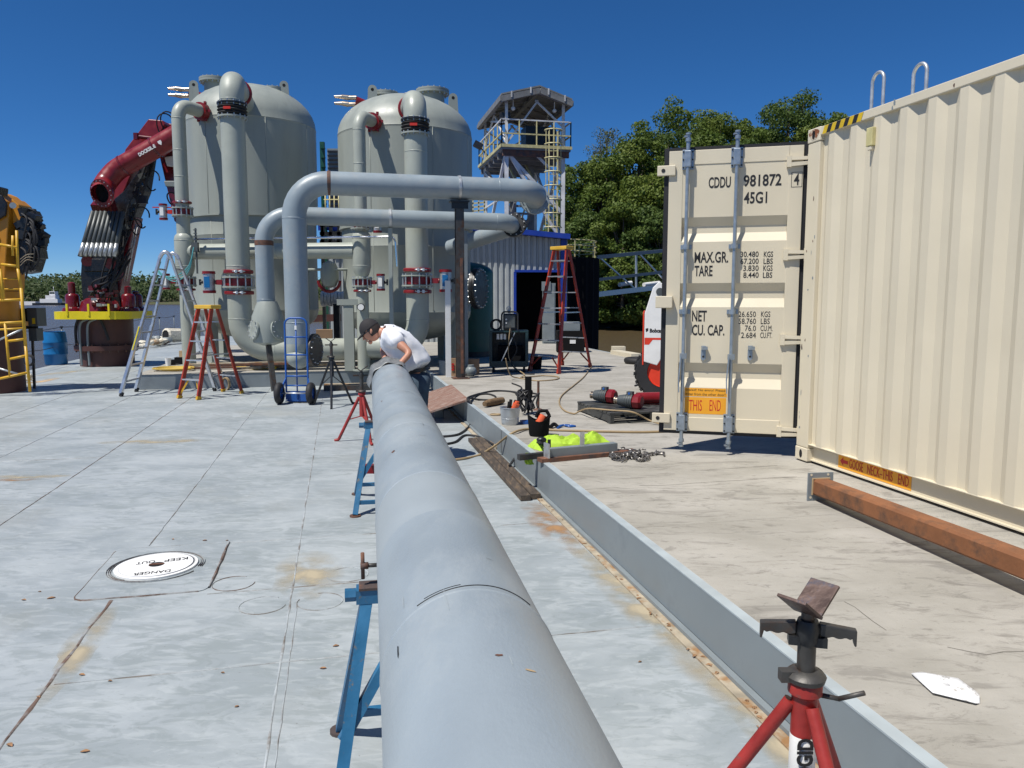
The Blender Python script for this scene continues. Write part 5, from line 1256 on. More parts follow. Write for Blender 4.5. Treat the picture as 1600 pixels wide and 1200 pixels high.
# hinges
for v in (252, 398, 531, 675):
    z = DR(1250, v).z; mb = MB()
    for k in (-1, 1): mb.plate([DP(.13,.006,z+k*.045), DP(.13,.006,z+k*.012), DP(-.03,.02,z-k*.0+.006*k), DP(-.06,.02,z+k*.035)], .022, dn_)
    mb.plate([DP(.14,.004,z-.048), DP(.14,.004,z+.048), DP(.10,.004,z+.05), DP(.10,.004,z-.05)], .028, dn_)
    mb.cyl(DP(-.05,.02,z-.055), DP(-.05,.02,z+.055), .017, n=10)
    mb.plate([DP(-.05,.0,z-.04), DP(-.05,.0,z+.04), DP(-.13,-.02,z+.035), DP(-.13,-.02,z-.035)], .025, dn_)
    mb.build('hinge', 'cream_paint', door)
# lock rods with brackets, cams, handles
for (ut, ub) in ((1077, 1064), (1154, 1137)):
    xt = DX(DR(ut, 260)); x0 = (xt+DX(DR(ub, 640)))/2
    rod_z0, rod_z1 = dz0-.10, dz1+.10
    mb = MB(); mb.cyl(DP(x0,.055,rod_z0), DP(x0,.055,rod_z1), .0175, n=16); rod = mb.build('lock_rod', 'zinc_rod', door)
    for zc_ in (dz1-.085, dz0+.085):
        dbox(x0-.052, x0+.052, .0065, .020, zc_-.09, zc_+.09, 'rod_bracket', 'zinc_rod', rod, .003); dbox(x0-.03, x0+.03, .0205, .078, zc_-.075, zc_+.075, 'rod_bracket', 'zinc_rod', rod, .008)
        mb = MB()
        for a in (-1, 1):
            for b in (-1, 0, 1): mb.cyl(DP(x0+.041*a,.018,zc_+.07*b), DP(x0+.041*a,.026,zc_+.07*b), .008, n=8)
        mb.build('rivets', 'black_paint', rod)
    for sgn, ze in ((1, rod_z1), (-1, rod_z0)):
        mb = MB(); mb.cyl(DP(x0,.055,ze-sgn*.03), DP(x0,.055,ze), .026, n=12); mb.cyl(DP(x0,.055,ze), DP(x0,.055,ze+sgn*.03), .015, n=12); mb.box(DP(x0+.012,.055,ze+sgn*.015), (.05,.035,.014)); mb.cyl(DP(x0,.055,ze+sgn*.03), DP(x0,.055,ze+sgn*.045), .025, n=12); mb.build('rod_cam', 'zinc_rod', rod)
    for v in (386, 487):
        z = DR(1100, v).z; dbox(x0-.05, x0+.05, .001, .014, z-.02, z+.02, 'rod_guide', 'zinc_rod', rod); mb = MB(); mb.lathe([(.018,-.022),(.03,-.022),(.03,.022),(.018,.022)], DP(x0,.055,z), n=14); mb.box(DP(x0,.028,z), (.045,.04,.035)); mb.build('rod_collar', 'zinc_rod', rod)
    z = DR(1100, 556).z; mb = MB(); mb.box(DP(x0,.07,z), (.06,.03,.05)); mb.beam(DP(x0+.02,.085,z), DP(x0+.035,.09,z-.22), .03, .012, up=de); mb.beam(DP(x0+.035,.09,z-.2), DP(x0+.03,.10,z-.34), .024, .010, up=de); mb.build('lock_handle', 'zinc_rod', rod)
for (u, v) in ((1099,552),(1172,552)):
    p = DR(u, v); x = DX(p); mb = MB(); mb.plate([DP(x-.02,.002,p.z+.07), DP(x+.02,.002,p.z+.07), DP(x+.022,.002,p.z-.05), DP(x,.002,p.z-.07), DP(x-.022,.002,p.z-.05)], .012, dn_); mb.box(DP(x-.01,.03,p.z+.05), (.05,.04,.03)); h_ = mb.build('handle_catch', 'zinc_rod', door)
    mb = MB(); mb.cyl(DP(x,.014,p.z-.03), DP(x,.018,p.z-.03), .010, n=10); mb.build('catch_hole', 'ink', h_)
# keeper tabs sticking out of the free edge
for (v, hh, ln, hole) in ((267,.075,.135,True),(472,.09,.125,False),(653,.075,.14,True)):
    z = DR(1050, v).z; k_ = dbox(dW-.06, dW+ln-.03, .005, .075 if not hole else .03, z-hh*.62, z+hh*.62, 'keeper_tab', 'cream_paint', door, .006)
    if hole:
        mb = MB(); mb.cyl(DP(dW+ln-.085,.031,z), DP(dW+ln-.085,.0335,z), .018, n=14); mb.build('tab_hole', 'ink', k_)
# lettering
def dt(txt, u0, v0, u1, v1, m='ink', bold=0, lift=.0014):          # crop coords of the 692x1200 zoom
    p0 = DR(1000+u0/2.307, 200+v1/2.307); p1 = DR(1000+u1/2.307, 200+v0/2.307)
    zc_ = (DR(1000+(u0+u1)/4.614, 200+v1/2.307).z, DR(1000+(u0+u1)/4.614, 200+v0/2.307).z); p0.z, p1.z = zc_
    return fit_text(txt, p0, p1, -de, Z, m, door, lift, bold=bold)
dt('CDDU', 247,176,328,216, bold=.02); dt('981872', 373,167,511,210, bold=.02); dt('4', 554,164,575,206, bold=.012, lift=.0055); dt('45G1', 374,230,459,272, bold=.02)
p = DR(1000+565/2.307, 200+186/2.307); x = DX(p)
for (xx0, xx1, zz0, zz1) in ((x-.042,x+.042,p.z+.062,p.z+.066),(x-.042,x+.042,p.z-.066,p.z-.062),(x-.046,x-.042,p.z-.066,p.z+.066),(x+.042,x+.046,p.z-.066,p.z+.066)):
    dbox(xx0, xx1, .0045, .0055, zz0, zz1, 'check_box_line', 'ink', door)
dt('MAX.GR.', 196,446,319,486, bold=.018); dt('TARE', 196,496,262,534, bold=.018)
for k, (a, b) in enumerate((('30.480','KGS'),('67.200','LBS'),('3.830','KGS'),('8.440','LBS'))):
    w0 = 362 if k < 2 else 372; y0 = 445+25*k; dt(a, w0,y0,428,y0+20, bold=.008); dt(b, 446-k,y0,480-k,y0+20, bold=.008)
dt('NET', 187,658,241,697, bold=.018); dt('CU. CAP.', 187,709,305,748, bold=.018)
for k, (a, b, w0, w1) in enumerate((('26.650','KGS',355,470),('58.760','LBS',355,468),('76.0','CU.M.',378,478),('2.684','CU.FT.',364,477))):
    y0 = 661+25.3*k; dt(a, w0,y0,418,y0+20); dt(b, 436-k,y0,w1,y0+20)
def dlab(u0, v0, u1, v1, name):
    a, b = DR(1000+u0/2.307, 200+v0/2.307), DR(1000+u1/2.307, 200+v1/2.307); zc0 = DR(1100, 200+v0/2.307).z; zc1 = DR(1100, 200+v1/2.307).z
    return dbox(DX(b), DX(a), .0005, .0012, zc1, zc0, name, 'label_orange', door)
dlab(162, 938, 313, 968, 'warning_label'); dlab(162, 971, 309, 1031, 'warning_label')
dt('Sealed! No entry! Please', 164,941,308,951); dt('enter from the other door!', 164,955,308,965)
dt('THIS', 176,980,224,1019, 'label_red'); dt('END', 250,981,292,1020, 'label_red')
# second leaf, folded back behind the container's far corner
mb = MB(); wquad(cs+.02, cs+.08, ct+cW/2+.02, ct+cW-.05, cz0+.16, zt_-.12, mb); mb.build('door', 'cream_paint', box_)

# ============================================================ PLATFORM CLUTTER, NEAR TO FAR
# rusty tube beam with end plates
bd = V((.165, -1, 0)).normalized(); bn = V((-bd.y, bd.x, 0)); bn = bn if bn.x > 0 else -bn     # bn: right side
B0 = V((2.165, 5.42, PZ)); slope = (.092-.045)/1.86
t = thing('steel_beam', 'rusty brown square steel beam with end plate lying beside the container', 'beam', B0, 0)
bw, bh, Lb = .125, .115, 4.6
def BP(L_, o, z): return B0+bd*L_+bn*o+Z*(z+.045+slope*L_)
mb = MB(); r_ = .014; sec = [(r_,0),(bw-r_,0),(bw,r_),(bw,bh-r_),(bw-r_,bh),(r_,bh),(0,bh-r_),(0,r_)]
for L_ in (0, Lb): pass
vs = [BP(L_, o, z) for L_ in (.0, Lb) for o, z in sec]; mb.add(vs, [tuple(range(8)), tuple(range(15, 7, -1))]+[(i, (i+1) % 8, 8+(i+1) % 8, 8+i) for i in range(8)]); mb.build('tube', 'rust_beam', t)
for L_ in (-.012, Lb):
    mb = MB(); mb.plate([BP(L_,-.035,-.043), BP(L_,.160,-.043), BP(L_,.160,.160), BP(L_,-.035,.160)], .012, bd); pl_ = mb.build('end_plate', 'curb_paint', t)
    mb = MB()
    for (o, z) in ((0,.145),(.13,.145),(0,-.02)): mb.cyl(BP(L_+.0125,o-.012,z), BP(L_+.0140,o-.012,z), .009, n=10)
    mb.build('bolt_holes', 'cream_paint', pl_)
mb = MB(); mb.lathe([(.001,0),(.001,.001)], B0)
mb = MB(); k0 = .001
for (o0,o1,z0,z1) in ((-.006,bw+.006,bh,bh+.007),(-.007,-.0005,.0,bh),): 
    vs = [BP(L_, o, z) for L_ in (.001,.012) for o in (o0,o1) for z in (z0,z1)]; mb.add(vs, [(0,1,3,2),(4,6,7,5),(0,4,5,1),(2,3,7,6),(0,2,6,4),(1,5,7,3)])
mb.build('weld_bead', 'timber_pale', t)
mb = MB(); q = BP(3.3, bw/2, 0); mb.box(V((q.x, q.y, PZ+(q.z-PZ)/2)), (.4, .09, q.z-PZ-.001), rz=.1); solo('wood_block', mb, 'timber_pale', 'wooden block holding up the near end of the rusty beam', 'block')
# white scrap
pts = [P(*p, PZ) for p in ((1424,1056),(1440,1051),(1497,1068),(1530,1092),(1531,1100),(1524,1103),(1457,1087))]
mb = MB(); n_ = len(pts); cen = sum(pts, V())/n_; vs = []
for j, f in enumerate((0, .45, .8, 1)):
    for i, p in enumerate(pts):
        q = cen.lerp(p, f); q.z = PZ+.006+.012*(1-f)+.006*math.sin(i*2+j)+(0.008 if f == 1 and i in (2,3) else 0); vs.append(q)
mb.add(vs, [(j*n_+i, j*n_+(i+1) % n_, (j+1)*n_+(i+1) % n_, (j+1)*n_+i) for j in range(3) for i in range(n_)], True)
mat('scrap_white', (.78,.78,.78), .6, var=.06, c2=(.35,.33,.3), thr=(.56,.66), c2scale=16)
o = solo('plastic_scrap', mb, 'scrap_white', 'flat white plastic scrap lying on the concrete right of the near red jack', 'scrap'); sd = o.modifiers.new('t', 'SOLIDIFY'); sd.thickness = .004
# angle irons with hi-vis vest and chain
def prism_along(a, b, w_, h_, name, m, lab, cat='steel bar', z=None, group=None):
    mb = MB(); mb.beam(a, b, w_, h_); return solo(name, mb, m, lab, cat, group)
a, b = P(848,722,PZ), P(992,708,PZ); dbr = (b-a).normalized(); nbr = V((-dbr.y, dbr.x, 0))
prism_along(a+Z*.02-dbr*.03, b+Z*.02, .10, .036, 'steel_flat', 'rusty_steel', 'brown steel flat bar overhanging the kerb, under the grey angle iron')
a2, b2 = a+nbr*.17-dbr*.16, b+nbr*.16-dbr*.15
prism_along(a2+Z*.025, a2.lerp(b2,.62)+Z*.025, .06, .05, 'steel_channel', 'dark_steel', 'short dark steel channel overhanging the kerb just behind the brown flat bar')
t = thing('angle_iron', 'grey angle iron with an upright end plate lying beside the hi-vis vest', 'steel bar', a+Z*.04)
mb = MB(); g0, g1 = a+dbr*.05+Z*.038, a.lerp(b,.80)+Z*.038; mb.beam(g0+Z*.035, g1+Z*.035, .007, .07); mb.beam(g0+nbr*.035+Z*.0705, g1+nbr*.035+Z*.0705, .07, .006); mb.build('angle', 'cabinet_grey', t)
mb = MB(); mb.box(g0-dbr*.01+Z*.065, (.012,.10,.13), rz=math.atan2(dbr.y, dbr.x)); mb.build('end_plate', 'galvanised', t)
mb = MB(); mb.box(g0+dbr*.37+nbr*.03+Z*.135, (.045,.008,.13), rz=math.atan2(dbr.y, dbr.x)); mb.build('upright_tab', 'galvanised', t)
# hi-vis vest : crumpled heap
mb = MB(); Kx, Ky = 44, 22; vs = []; c0 = P(838,703,PZ)+Z*.02; c1 = P(950,690,PZ); dv = (c1-c0); dv.z = 0; Lv = dv.length; dv.normalize(); nv = V((-dv.y, dv.x, 0))
for j in range(Ky):
    for i in range(Kx):
        f, g = i/(Kx-1), j/(Ky-1); ed = math.sin(math.pi*f)**.35*math.sin(math.pi*g)**.45
        h = .05+.04*math.sin(f*5+1)+ .10*math.exp(-((f-.84)/.14)**2-((g-.45)/.35)**2)+.03*math.exp(-((f-.5)/.08)**2)
        nn_ = noise.noise(V((f*7, g*4, 1)))*.6-abs(noise.noise(V((f*12+g*4, g*7-f*3, 5))))*1.5-abs(noise.noise(V((f*26, g*16, 2))))*.5
        h = (h+.03+.06*nn_)*ed; vs.append(c0+dv*(f*Lv+.02*noise.noise(V((g*6,f*3,2))))+nv*((g-.3)*.26+.05*math.sin(f*9)+.03*noise.noise(V((f*8,g*3,9))))+Z*(h-.018*(1-ed)))
mb.add(vs, [(j*Kx+i, j*Kx+i+1, (j+1)*Kx+i+1, (j+1)*Kx+i) for j in range(Ky-1) for i in range(Kx-1)], True)
t = thing('safety_vest', 'crumpled fluorescent yellow-green safety vest heaped behind the grey angle iron', 'vest', c0)
mb.build('cloth', 'hivis', t)
mb = MB(); q = P(829,716,PZ)+V((-.01,0,0)); vs = []
for i in range(8):
    for j in range(5): vs.append(q+V((.045*(j/4-.5)*1.7+.01*math.sin(i), .03*math.sin(j*2+i)*.4, -.11*(i/7)+.05)))
mb.add(vs, [(i*5+j, i*5+j+1, (i+1)*5+j+1, (i+1)*5+j) for i in range(7) for j in range(4)], True); o = mb.build('hanging_flap', 'hivis', t)
# chain heap
t = thing('chain', 'heap of heavy grey steel chain lying right of the angle irons', 'chain', P(985,718,PZ))
cp0 = [P(u,v,PZ) for u, v in ((936,714),(950,712),(962,720),(978,711),(990,719),(1003,710),(1012,718),(1000,722),(985,715),(970,722),(958,714),(975,708),(998,714),(1015,713),(1028,710),(1040,713))]
path = smooth_path(cp0, 8); tot = 0; last = path[0]; li = 0; step = .030; acc = 0; base_mesh = None
def link_mesh_():
    mb = MB(); pts = []
    for i in range(12):
        a = 2*math.pi*i/12; pts.append(V(((.0125*(1 if math.cos(a) > 0 else -1) if abs(math.cos(a)) > .01 else 0)+.009*math.cos(a), .010*math.sin(a), 0)))
    mb.tube(pts, .0042, 6, closed=True); me = mb.mesh('link'); me.materials.append(MATS['galvanised']); return me
lm = link_mesh_(); mat('chain_steel', (.20,.19,.18), .4, metal=.7, var=.3); lm.materials[0] = MATS['chain_steel']
for i in range(1, len(path)):
    d = (path[i]-last).length
    while d > step:
        dirv = (path[i]-last).normalized(); last = last+dirv*step; d = (path[i]-last).length; li += 1
        o = bpy.data.objects.new('link', lm); col.objects.link(o); o.parent = t
        h = .010+.016*random.random()+(.02 if 6 < li % 23 < 14 else 0)
        off = V((random.uniform(-.015,.015), random.uniform(-.02,.02), h))
        o.location = last+off-FR[t].translation; o.rotation_euler = (math.pi/2*(li % 2)+random.uniform(-.4,.4), random.uniform(-.3,.3), math.atan2(dirv.y, dirv.x)+random.uniform(-.5,.5))
        o.scale = (1.5,1.5,1.5)
# black tool bag with orange tool
q = P(842,681,PZ); t = thing('tool_bag', 'small open black tool bag with an orange tool inside, near the kerb', 'bag', q)
mb = MB(); mb.lathe([(.001,.0),(.095,0),(.105,.02),(.120,.16),(.125,.20),(.117,.20),(.110,.16),(.09,.025),(.001,.02)], q, n=24)
for i, p in enumerate(mb.v):
    if p.z > q.z+.12: p.z += .035*math.cos(2*math.atan2(p.y-q.y, p.x-q.x)); 
    p.y = q.y+(p.y-q.y)*.8
mb.build('bag_body', 'black_mat', t)
mb = MB(); mb.cyl(q+V((-.01,0,.10)), q+V((.05,.02,.22)), .05, n=14); mb.build('orange_tool', 'orange_plastic', t)
mb = MB(); mb.tube(smooth_path([q+V((-.03,0,.20)), q+V((0,0,.26)), q+V((.08,0,.265)), q+V((.115,0,.2))]), .018, 8); mb.build('handle', 'black_mat', t)
mb = MB(); q2 = P(846,703,PZ); mb.ball(q2+V((0,0,.10)), .05, 12, (1,.8,.6)); mb.cyl(q2+V((.02,0,.08)), q2+V((.06,0,.0)), .02, n=8); mb.box(q2+V((.075,0,.05)), (.03,.04,.1)); solo('ground_clamp', mb, 'black_paint', 'black round welding ground clamp gripping the steel bars at the kerb edge', 'clamp')
mb = MB(); 
for k in range(3): mb.tube(smooth_path([P(871,668+k,PZ)+Z*.01, P(880,667,PZ)+Z*.02, P(890,666+k,PZ)+Z*.012, P(899,667,PZ)+Z*.008]), .012, 6)
solo('blue_strap', mb, 'truck_blue', 'short rolled blue strap lying right of the black tool bag', 'strap')
mb = MB(); mb.tube(smooth_path([P(860,670,PZ)+Z*.02, P(866,668,PZ)+Z*.04, P(872,669,PZ)+Z*.01]), .022, 6); solo('glove', mb, 'black_mat', 'black work glove between the tool bag and the blue strap', 'glove')
mb = MB(); mb.box(P(821,662,PZ)+Z*.02, (.10,.12,.035), rz=.3); solo('blue_cloth', mb, 'truck_blue', 'small blue cloth beside the steel pail', 'cloth')
# steel pail
q = P(797,663,PZ); t = thing('pail', 'galvanised steel pail with an orange bottle and dark tools sticking out', 'bucket', q)
mb = MB(); mb.lathe([(.001,.004),(.095,.0),(.098,.01),(.104,.07),(.107,.072),(.107,.078),(.104,.08),(.118,.195),(.124,.2),(.122,.206),(.114,.20),(.092,.02),(.001,.012)], q, n=36); mb.build('pail_body', 'galvanised', t)
mb = MB(); mb.cyl(q+V((.03,0,.12)), q+V((.075,-.02,.25)), .04, n=16); mb.cyl(q+V((.075,-.02,.25)), q+V((.085,-.02,.275)), .025, n=12); mb.build('orange_bottle', 'orange_plastic', t)
mb = MB(); 
for k in range(5): mb.cyl(q+V((random.uniform(-.04,.04),random.uniform(-.04,.04),.1)), q+V((random.uniform(-.02,.14),random.uniform(-.03,.05),.26+.05*random.random())), .012+.008*random.random(), n=8)
mb.build('tools', 'black_mat', t)
mb = MB(); a, b = P(757,637,PZ), P(785,631,PZ); mb.tube([a+Z*.05, a.lerp(b,.3)+Z*.055, a.lerp(b,.6)+Z*.05, b+Z*.05], [.035,.05,.055,.045], 12); solo('cloth_roll', mb, 'brown_cloth', 'brown quilted cloth roll on the kerb left of the pail', 'roll')
mb = MB(); q = P(774,649,PZ); mb.tube([q+V((math.cos(a)*.06, math.sin(a)*.045, .012)) for a in [2*math.pi*i/16 for i in range(16)]], .010, 6, closed=True); solo('orange_ring', mb, 'hose_tan', 'small tan coil of hose lying left of the pail', 'coil')
# rod on a foot
q = P(841,641,PZ); mb = MB(); mb.cyl(q, q+Z*.385, .016, n=10); mb.lathe([(.07,0),(.06,.015),(.02,.03)], q, n=8); mb.box(q+V((.05,-.02,.006)), (.16,.02,.012)); solo('upright_rod', mb, 'rusty_steel', 'short tan rod standing upright on a small foot behind the tool bag', 'rod')
# lead stand (black hanging leads)
q = P(826,650,PZ); t = thing('lead_stand', 'black upright bundle of welding leads and clamps standing right of the pail', 'welding leads', q)
mb = MB(); mb.box(q+V((.0,.25,.26)), (.085,.06,.42)); mb.box(q+V((0,.25,.04)), (.03,.03,.1)); mb.build('bundle', 'black_mat', t)
for k in range(9):
    mb = MB(); a0 = q+V((random.uniform(-.1,.05), random.uniform(-.0,.2), random.uniform(.0,.08))); mb.tube(smooth_path([a0, a0+V((random.uniform(-.1,.1), .0, .12)), a0+V((random.uniform(-.08,.1), .05, .24)), a0+V((.06,.1,.1)), a0+V((.1,.0,.02))]), .011, 6); mb.build('lead_loop', 'black_rubber', t)
# ---- plywood ramp at the platform corner
C4 = [P(668,647,.14), P(733,626,.335), P(706,603,.37), P(658,619,.17)]
t = thing('plywood_sheet', 'weathered red-brown plywood sheet propped on the kerb right of the man', 'board', C4[0])
nn_ = (C4[1]-C4[0]).cross(C4[3]-C4[0]).normalized(); mb = MB(); mb.plate(C4, .025, nn_); mb.build('sheet', 'plywood', t)
mb = MB(); mb.box(P(700,640,0)+V((.12,.35,.06)), (.75,.6,.12), rz=BROT); solo('void_filler', mb, 'black_mat', 'low black block standing for the dark void under the plywood sheet', 'filler block')  # added block, its black stands in for the shade under the sheet
mb = MB(); q = P(686,653,0); mb.box(q+Z*.06, (.13,.10,.12)); mb.box(q+Z*.13, (.10,.03,.02)); solo('small_box', mb, 'actuator_grey', 'small dark grey box standing on the deck before the plywood sheet', 'box')
# dark planks along the kerb
for k, (u0,u1,lab) in enumerate(((1.50,1.60,'left of the two dark timber planks lying along the kerb'),(1.62,1.715,'right of the two dark timber planks, tight against the kerb'))):
    mb = MB(); mb.beam(W(6.38-(.03 if k == 0 else 0), (1.555,1.655)[k], .024+.004), W(9.25, (1.575,1.668)[k], .024+.004), .088, .046); solo('timber_plank', mb, 'timber_dark', lab, 'plank', 'dark planks along the kerb')
# bolted channel at the kerb
t = thing('channel_section', 'tan steel channel with a bolted end plate lying at the foot of the kerb', 'steel bar', P(748,668,0))
mb = MB(); a, b = P(752,672,0), P(782,706,0); mb.beam(a+Z*.06, b+Z*.06, .10, .012); mb.beam(a+Z*.03-BX*.05, b+Z*.03-BX*.05, .01, .06); mb.build('channel', 'tan_edge', t)
mb = MB(); pp = [P(738,661,.0)+Z*.02, P(752,672,.0)+Z*.02, P(752,672,.0)+Z*.24, P(738,661,0)+Z*.24]; mb.plate(pp, .012, V((.3,1,0))); ep = mb.build('end_plate', 'curb_paint', t)
mb = MB()
for f, g in ((.3,.07),(.75,.07),(.75,.19),(.3,.16)):
    c = pp[0].lerp(pp[1], f); c.z = .02+g; mb.cyl(c+V((0,.0,0)), c+V((-.01,-.03,0)), .018, n=6)
mb.build('bolt_heads', 'galvanised', ep)
# ---- hoses and cables
def cable(pts, r, m, name, lab, cat='cable'):
    mb = MB(); mb.tube(smooth_path(pts, 7), r, 8); return solo(name, mb, m, lab, cat)
dz = Z*.014
cable([P(702,721,0)+dz, P(727,718,0)+dz, P(750,712,0)+dz, P(774,698,.12)+dz, P(800,679,PZ)+dz, P(826,672,PZ)+dz, P(870,674,PZ)+dz, P(940,676,PZ)+dz, P(1000,677,PZ)+dz, P(1045,676,PZ)+dz, P(1110,676,PZ)+dz], .013, 'hose_tan', 'air_hose', 'tan hose running from the deck over the kerb and along the concrete under the door', 'hose')
cable([P(924.6,573.7,PZ)+dz, P(912,590,PZ)+dz, P(897,603,PZ)+dz, P(878,619,PZ)+dz, P(874,632,PZ)+dz, P(882,643,PZ)+dz, P(897,648,PZ)+dz, P(906,644,PZ+.03)+dz, P(921,641,PZ+.11)+dz*1.5, P(955,643,PZ+.13)+dz, P(989,646,PZ+.13)+dz, P(1018,660,PZ+.02)+dz, P(1060,672,PZ)+dz], .010, 'hose_tan', 'extension_cord', 'thin tan cord curling from the tall stepladder across the black pallet', 'cord')
cable([P(690,684,0)+dz, P(717,680,0)+dz, P(735,666,0)+dz*1.5, P(737,650,.1)+dz, P(736,632,.3)+dz*1.5, P(731,624,.34)+dz*1.5, P(752,616,PZ)+dz, P(776,612,PZ)+dz, P(803,614,PZ)+dz, P(812,618,PZ+.05)+dz], .016, 'black_rubber', 'black_hose', 'thick black lead climbing from the deck over the kerb past the plywood', 'cable')
cable([P(733,626,.34)+dz*1.5, P(745,619,PZ)+dz, P(762,617,PZ)+dz, P(774,621,PZ)+dz, P(770,626,PZ)+dz, P(750,626,PZ)+dz, P(737,624,PZ+.03)+dz], .014, 'black_rubber', 'black_hose', 'black lead lying in a flat loop on the concrete above the plywood', 'cable')
cable([P(694,696,0)+dz, P(712,692,0)+dz, P(726,682,0)+dz, P(747,684,0)+dz, P(760,692,0)+dz*2, P(772,697,.04)+dz], .015, 'black_rubber', 'black_hose', 'black lead snaking over the deck beside the long pipe toward the planks', 'cable')
cable([P(796,730,.05)+dz, P(806,716,.10)+dz, P(820,702,.22)+dz, P(838,694,PZ+.03)+dz, P(846,692,PZ+.10)], .013, 'black_rubber', 'black_hose', 'black lead hanging over the kerb from the round ground clamp', 'cable')
cable([P(800,600,PZ)+dz, P(815,607,PZ)+dz, P(806,617,PZ)+dz, P(822,622,PZ)+dz, P(841,618,PZ)+dz, P(818,613,PZ)+dz], .012, 'black_rubber', 'black_hose', 'tangled black lead around the foot of the lead bundle', 'cable')
cable([P(790,560,PZ+.4), P(797,585,PZ+.1), P(812,592,PZ)+dz, P(840,596,PZ)+dz, P(868,594,PZ)+dz, P(872,590,PZ)+dz, P(850,588,PZ)+dz, P(826,590,PZ)+dz, P(815,590,PZ)+dz], .011, 'hose_tan', 'welding_lead', 'tan lead hanging from the welding cart and looping on the concrete', 'cable')
cable([P(799,500,PZ+.9)*1, PY(803,530,14.6), PY(800,556,14.4), PY(806,580,14.2), P(818,590,PZ)+dz], .012, 'hose_tan', 'welding_lead', 'pale lead dropping down the front of the welding cart', 'cable') if False else None
# ---- pallet with valve actuators
pr_ = .27; px_, py_ = V((math.cos(pr_), math.sin(pr_), 0)), V((-math.sin(pr_), math.cos(pr_), 0)); p0 = P(953,662.7,PZ)
def PL(x, y, z): return p0+px_*x+py_*y+Z*z
t = thing('pallet', 'black pallet on the concrete carrying two red and grey valve actuators', 'pallet', PL(.6,.55,0), pr_)
for k in range(9):
    mb = MB(); mb.beam(PL(0,.05+.125*k,.118), PL(1.22,.05+.125*k,.118), .095, .022); mb.build('deck_board', 'pallet_black', t)
for x in (.03, .60, 1.18):
    mb = MB(); mb.beam(PL(x,0,.062), PL(x,1.1,.062), .045, .088); mb.build('stringer', 'pallet_black', t)
for k in (0, 1, 2):
    mb = MB(); mb.beam(PL(0,.05+.5*k,.009), PL(1.22,.05+.5*k,.009), .09, .018); mb.build('bottom_board', 'pallet_black', t)
def actuator(c, rz, lab, ln=0):
    c = V(c); K_ = .74; d = V((math.cos(rz), math.sin(rz), 0)); n2 = V((-d.y, d.x, 0)); t = thing('valve_actuator', lab, 'actuator', c, rz, 'red and grey valve actuators')
    h = Z*.12; mb = MB(); mb.lathe([(.001,0),(.105,0),(.125,.02),(.125,.12),(.09,.15),(.001,.15)], c+h, d, n=8, smooth=False); mb.build('red_cover', 'red_paint', t)
    mb = MB(); mb.lathe([(.09,-.02),(.12,-.0),(.12,-.001),(.10,-.18),(.085,-.26),(.001,-.26)], c+h, d, n=16)
    for k in range(3): mb.lathe([(.10,-.03-.045*k),(.124-.006*k,-.035-.045*k),(.124-.006*k,-.045-.045*k),(.10,-.05-.045*k)], c+h, d, n=16)
    mb.build('grey_body', 'actuator_grey', t)
    mb = MB(); mb.cyl(c+h-d*.26, c+h-d*.31, .05, n=12); mb.cyl(c+h-d*.31, c+h-d*.33, .065, n=12); mb.build('brass_end', 'bronze_cam', t)
    mb = MB(); mb.box(c+h+Z*.13-d*.06, (.10,.09,.06), rz=rz); mb.build('top_box', 'actuator_grey', t); mb = MB(); mb.cyl(c+h+Z*.13-d*.06-n2*.05, c+h+Z*.13-d*.06-n2*.06, .02, n=10); mb.build('blue_cap', 'blue_plastic', t)
    for ch in t.children: ch.scale = (K_, K_, K_)
    if ln: mb = MB(); mb.cyl(c+h+n2*.12+d*.0, c+h+n2*.12+d*ln, .07, n=18); mb.build('cylinder', 'red_paint', t)
    return t
actuator(PY(948,633,9.62)*1+V((0,0,0)) if False else V((PY(950,620,9.75).x, 9.75, PZ+.13)), R(-35), 'rear-left red and grey valve actuator on the black pallet')
o = actuator(V((PY(990,625,9.25).x, 9.25, PZ+.13)), R(-32), 'front red and grey valve actuator on the black pallet, overlapping the rear one')
mb = MB(); a = V((PY(995,618,9.6).x, 9.6, PZ+.13+.08)); mb.cyl(a, a+V((.42,.06,0)), .075, n=18); mb.cyl(a+V((.42,.06,0)), a+V((.45,.064,0)), .085, n=18); solo('red_cylinder', mb, 'red_paint', 'long red cylinder lying on the pallet behind the front actuator', 'cylinder')
mb = MB(); q = P(1000,568,PZ); mb.tube([q+V((math.cos(a)*.30, math.sin(a)*.30, .07)) for a in [2*math.pi*i/28 for i in range(28)]], .07, 12, closed=True); solo('rubber_fender', mb, 'black_rubber', 'black rubber ring lying at the water edge left of the loader', 'ring')
mb = MB(); mb.tube(smooth_path([P(992,604,PZ)+dz, P(1002,601,PZ)+dz, P(1014,602,PZ)+dz, P(1010,606,PZ)+dz, P(998,606,PZ)+dz]), .014, 6); solo('black_hose', mb, 'black_rubber', 'short curl of black hose beside the loader wheel', 'hose')
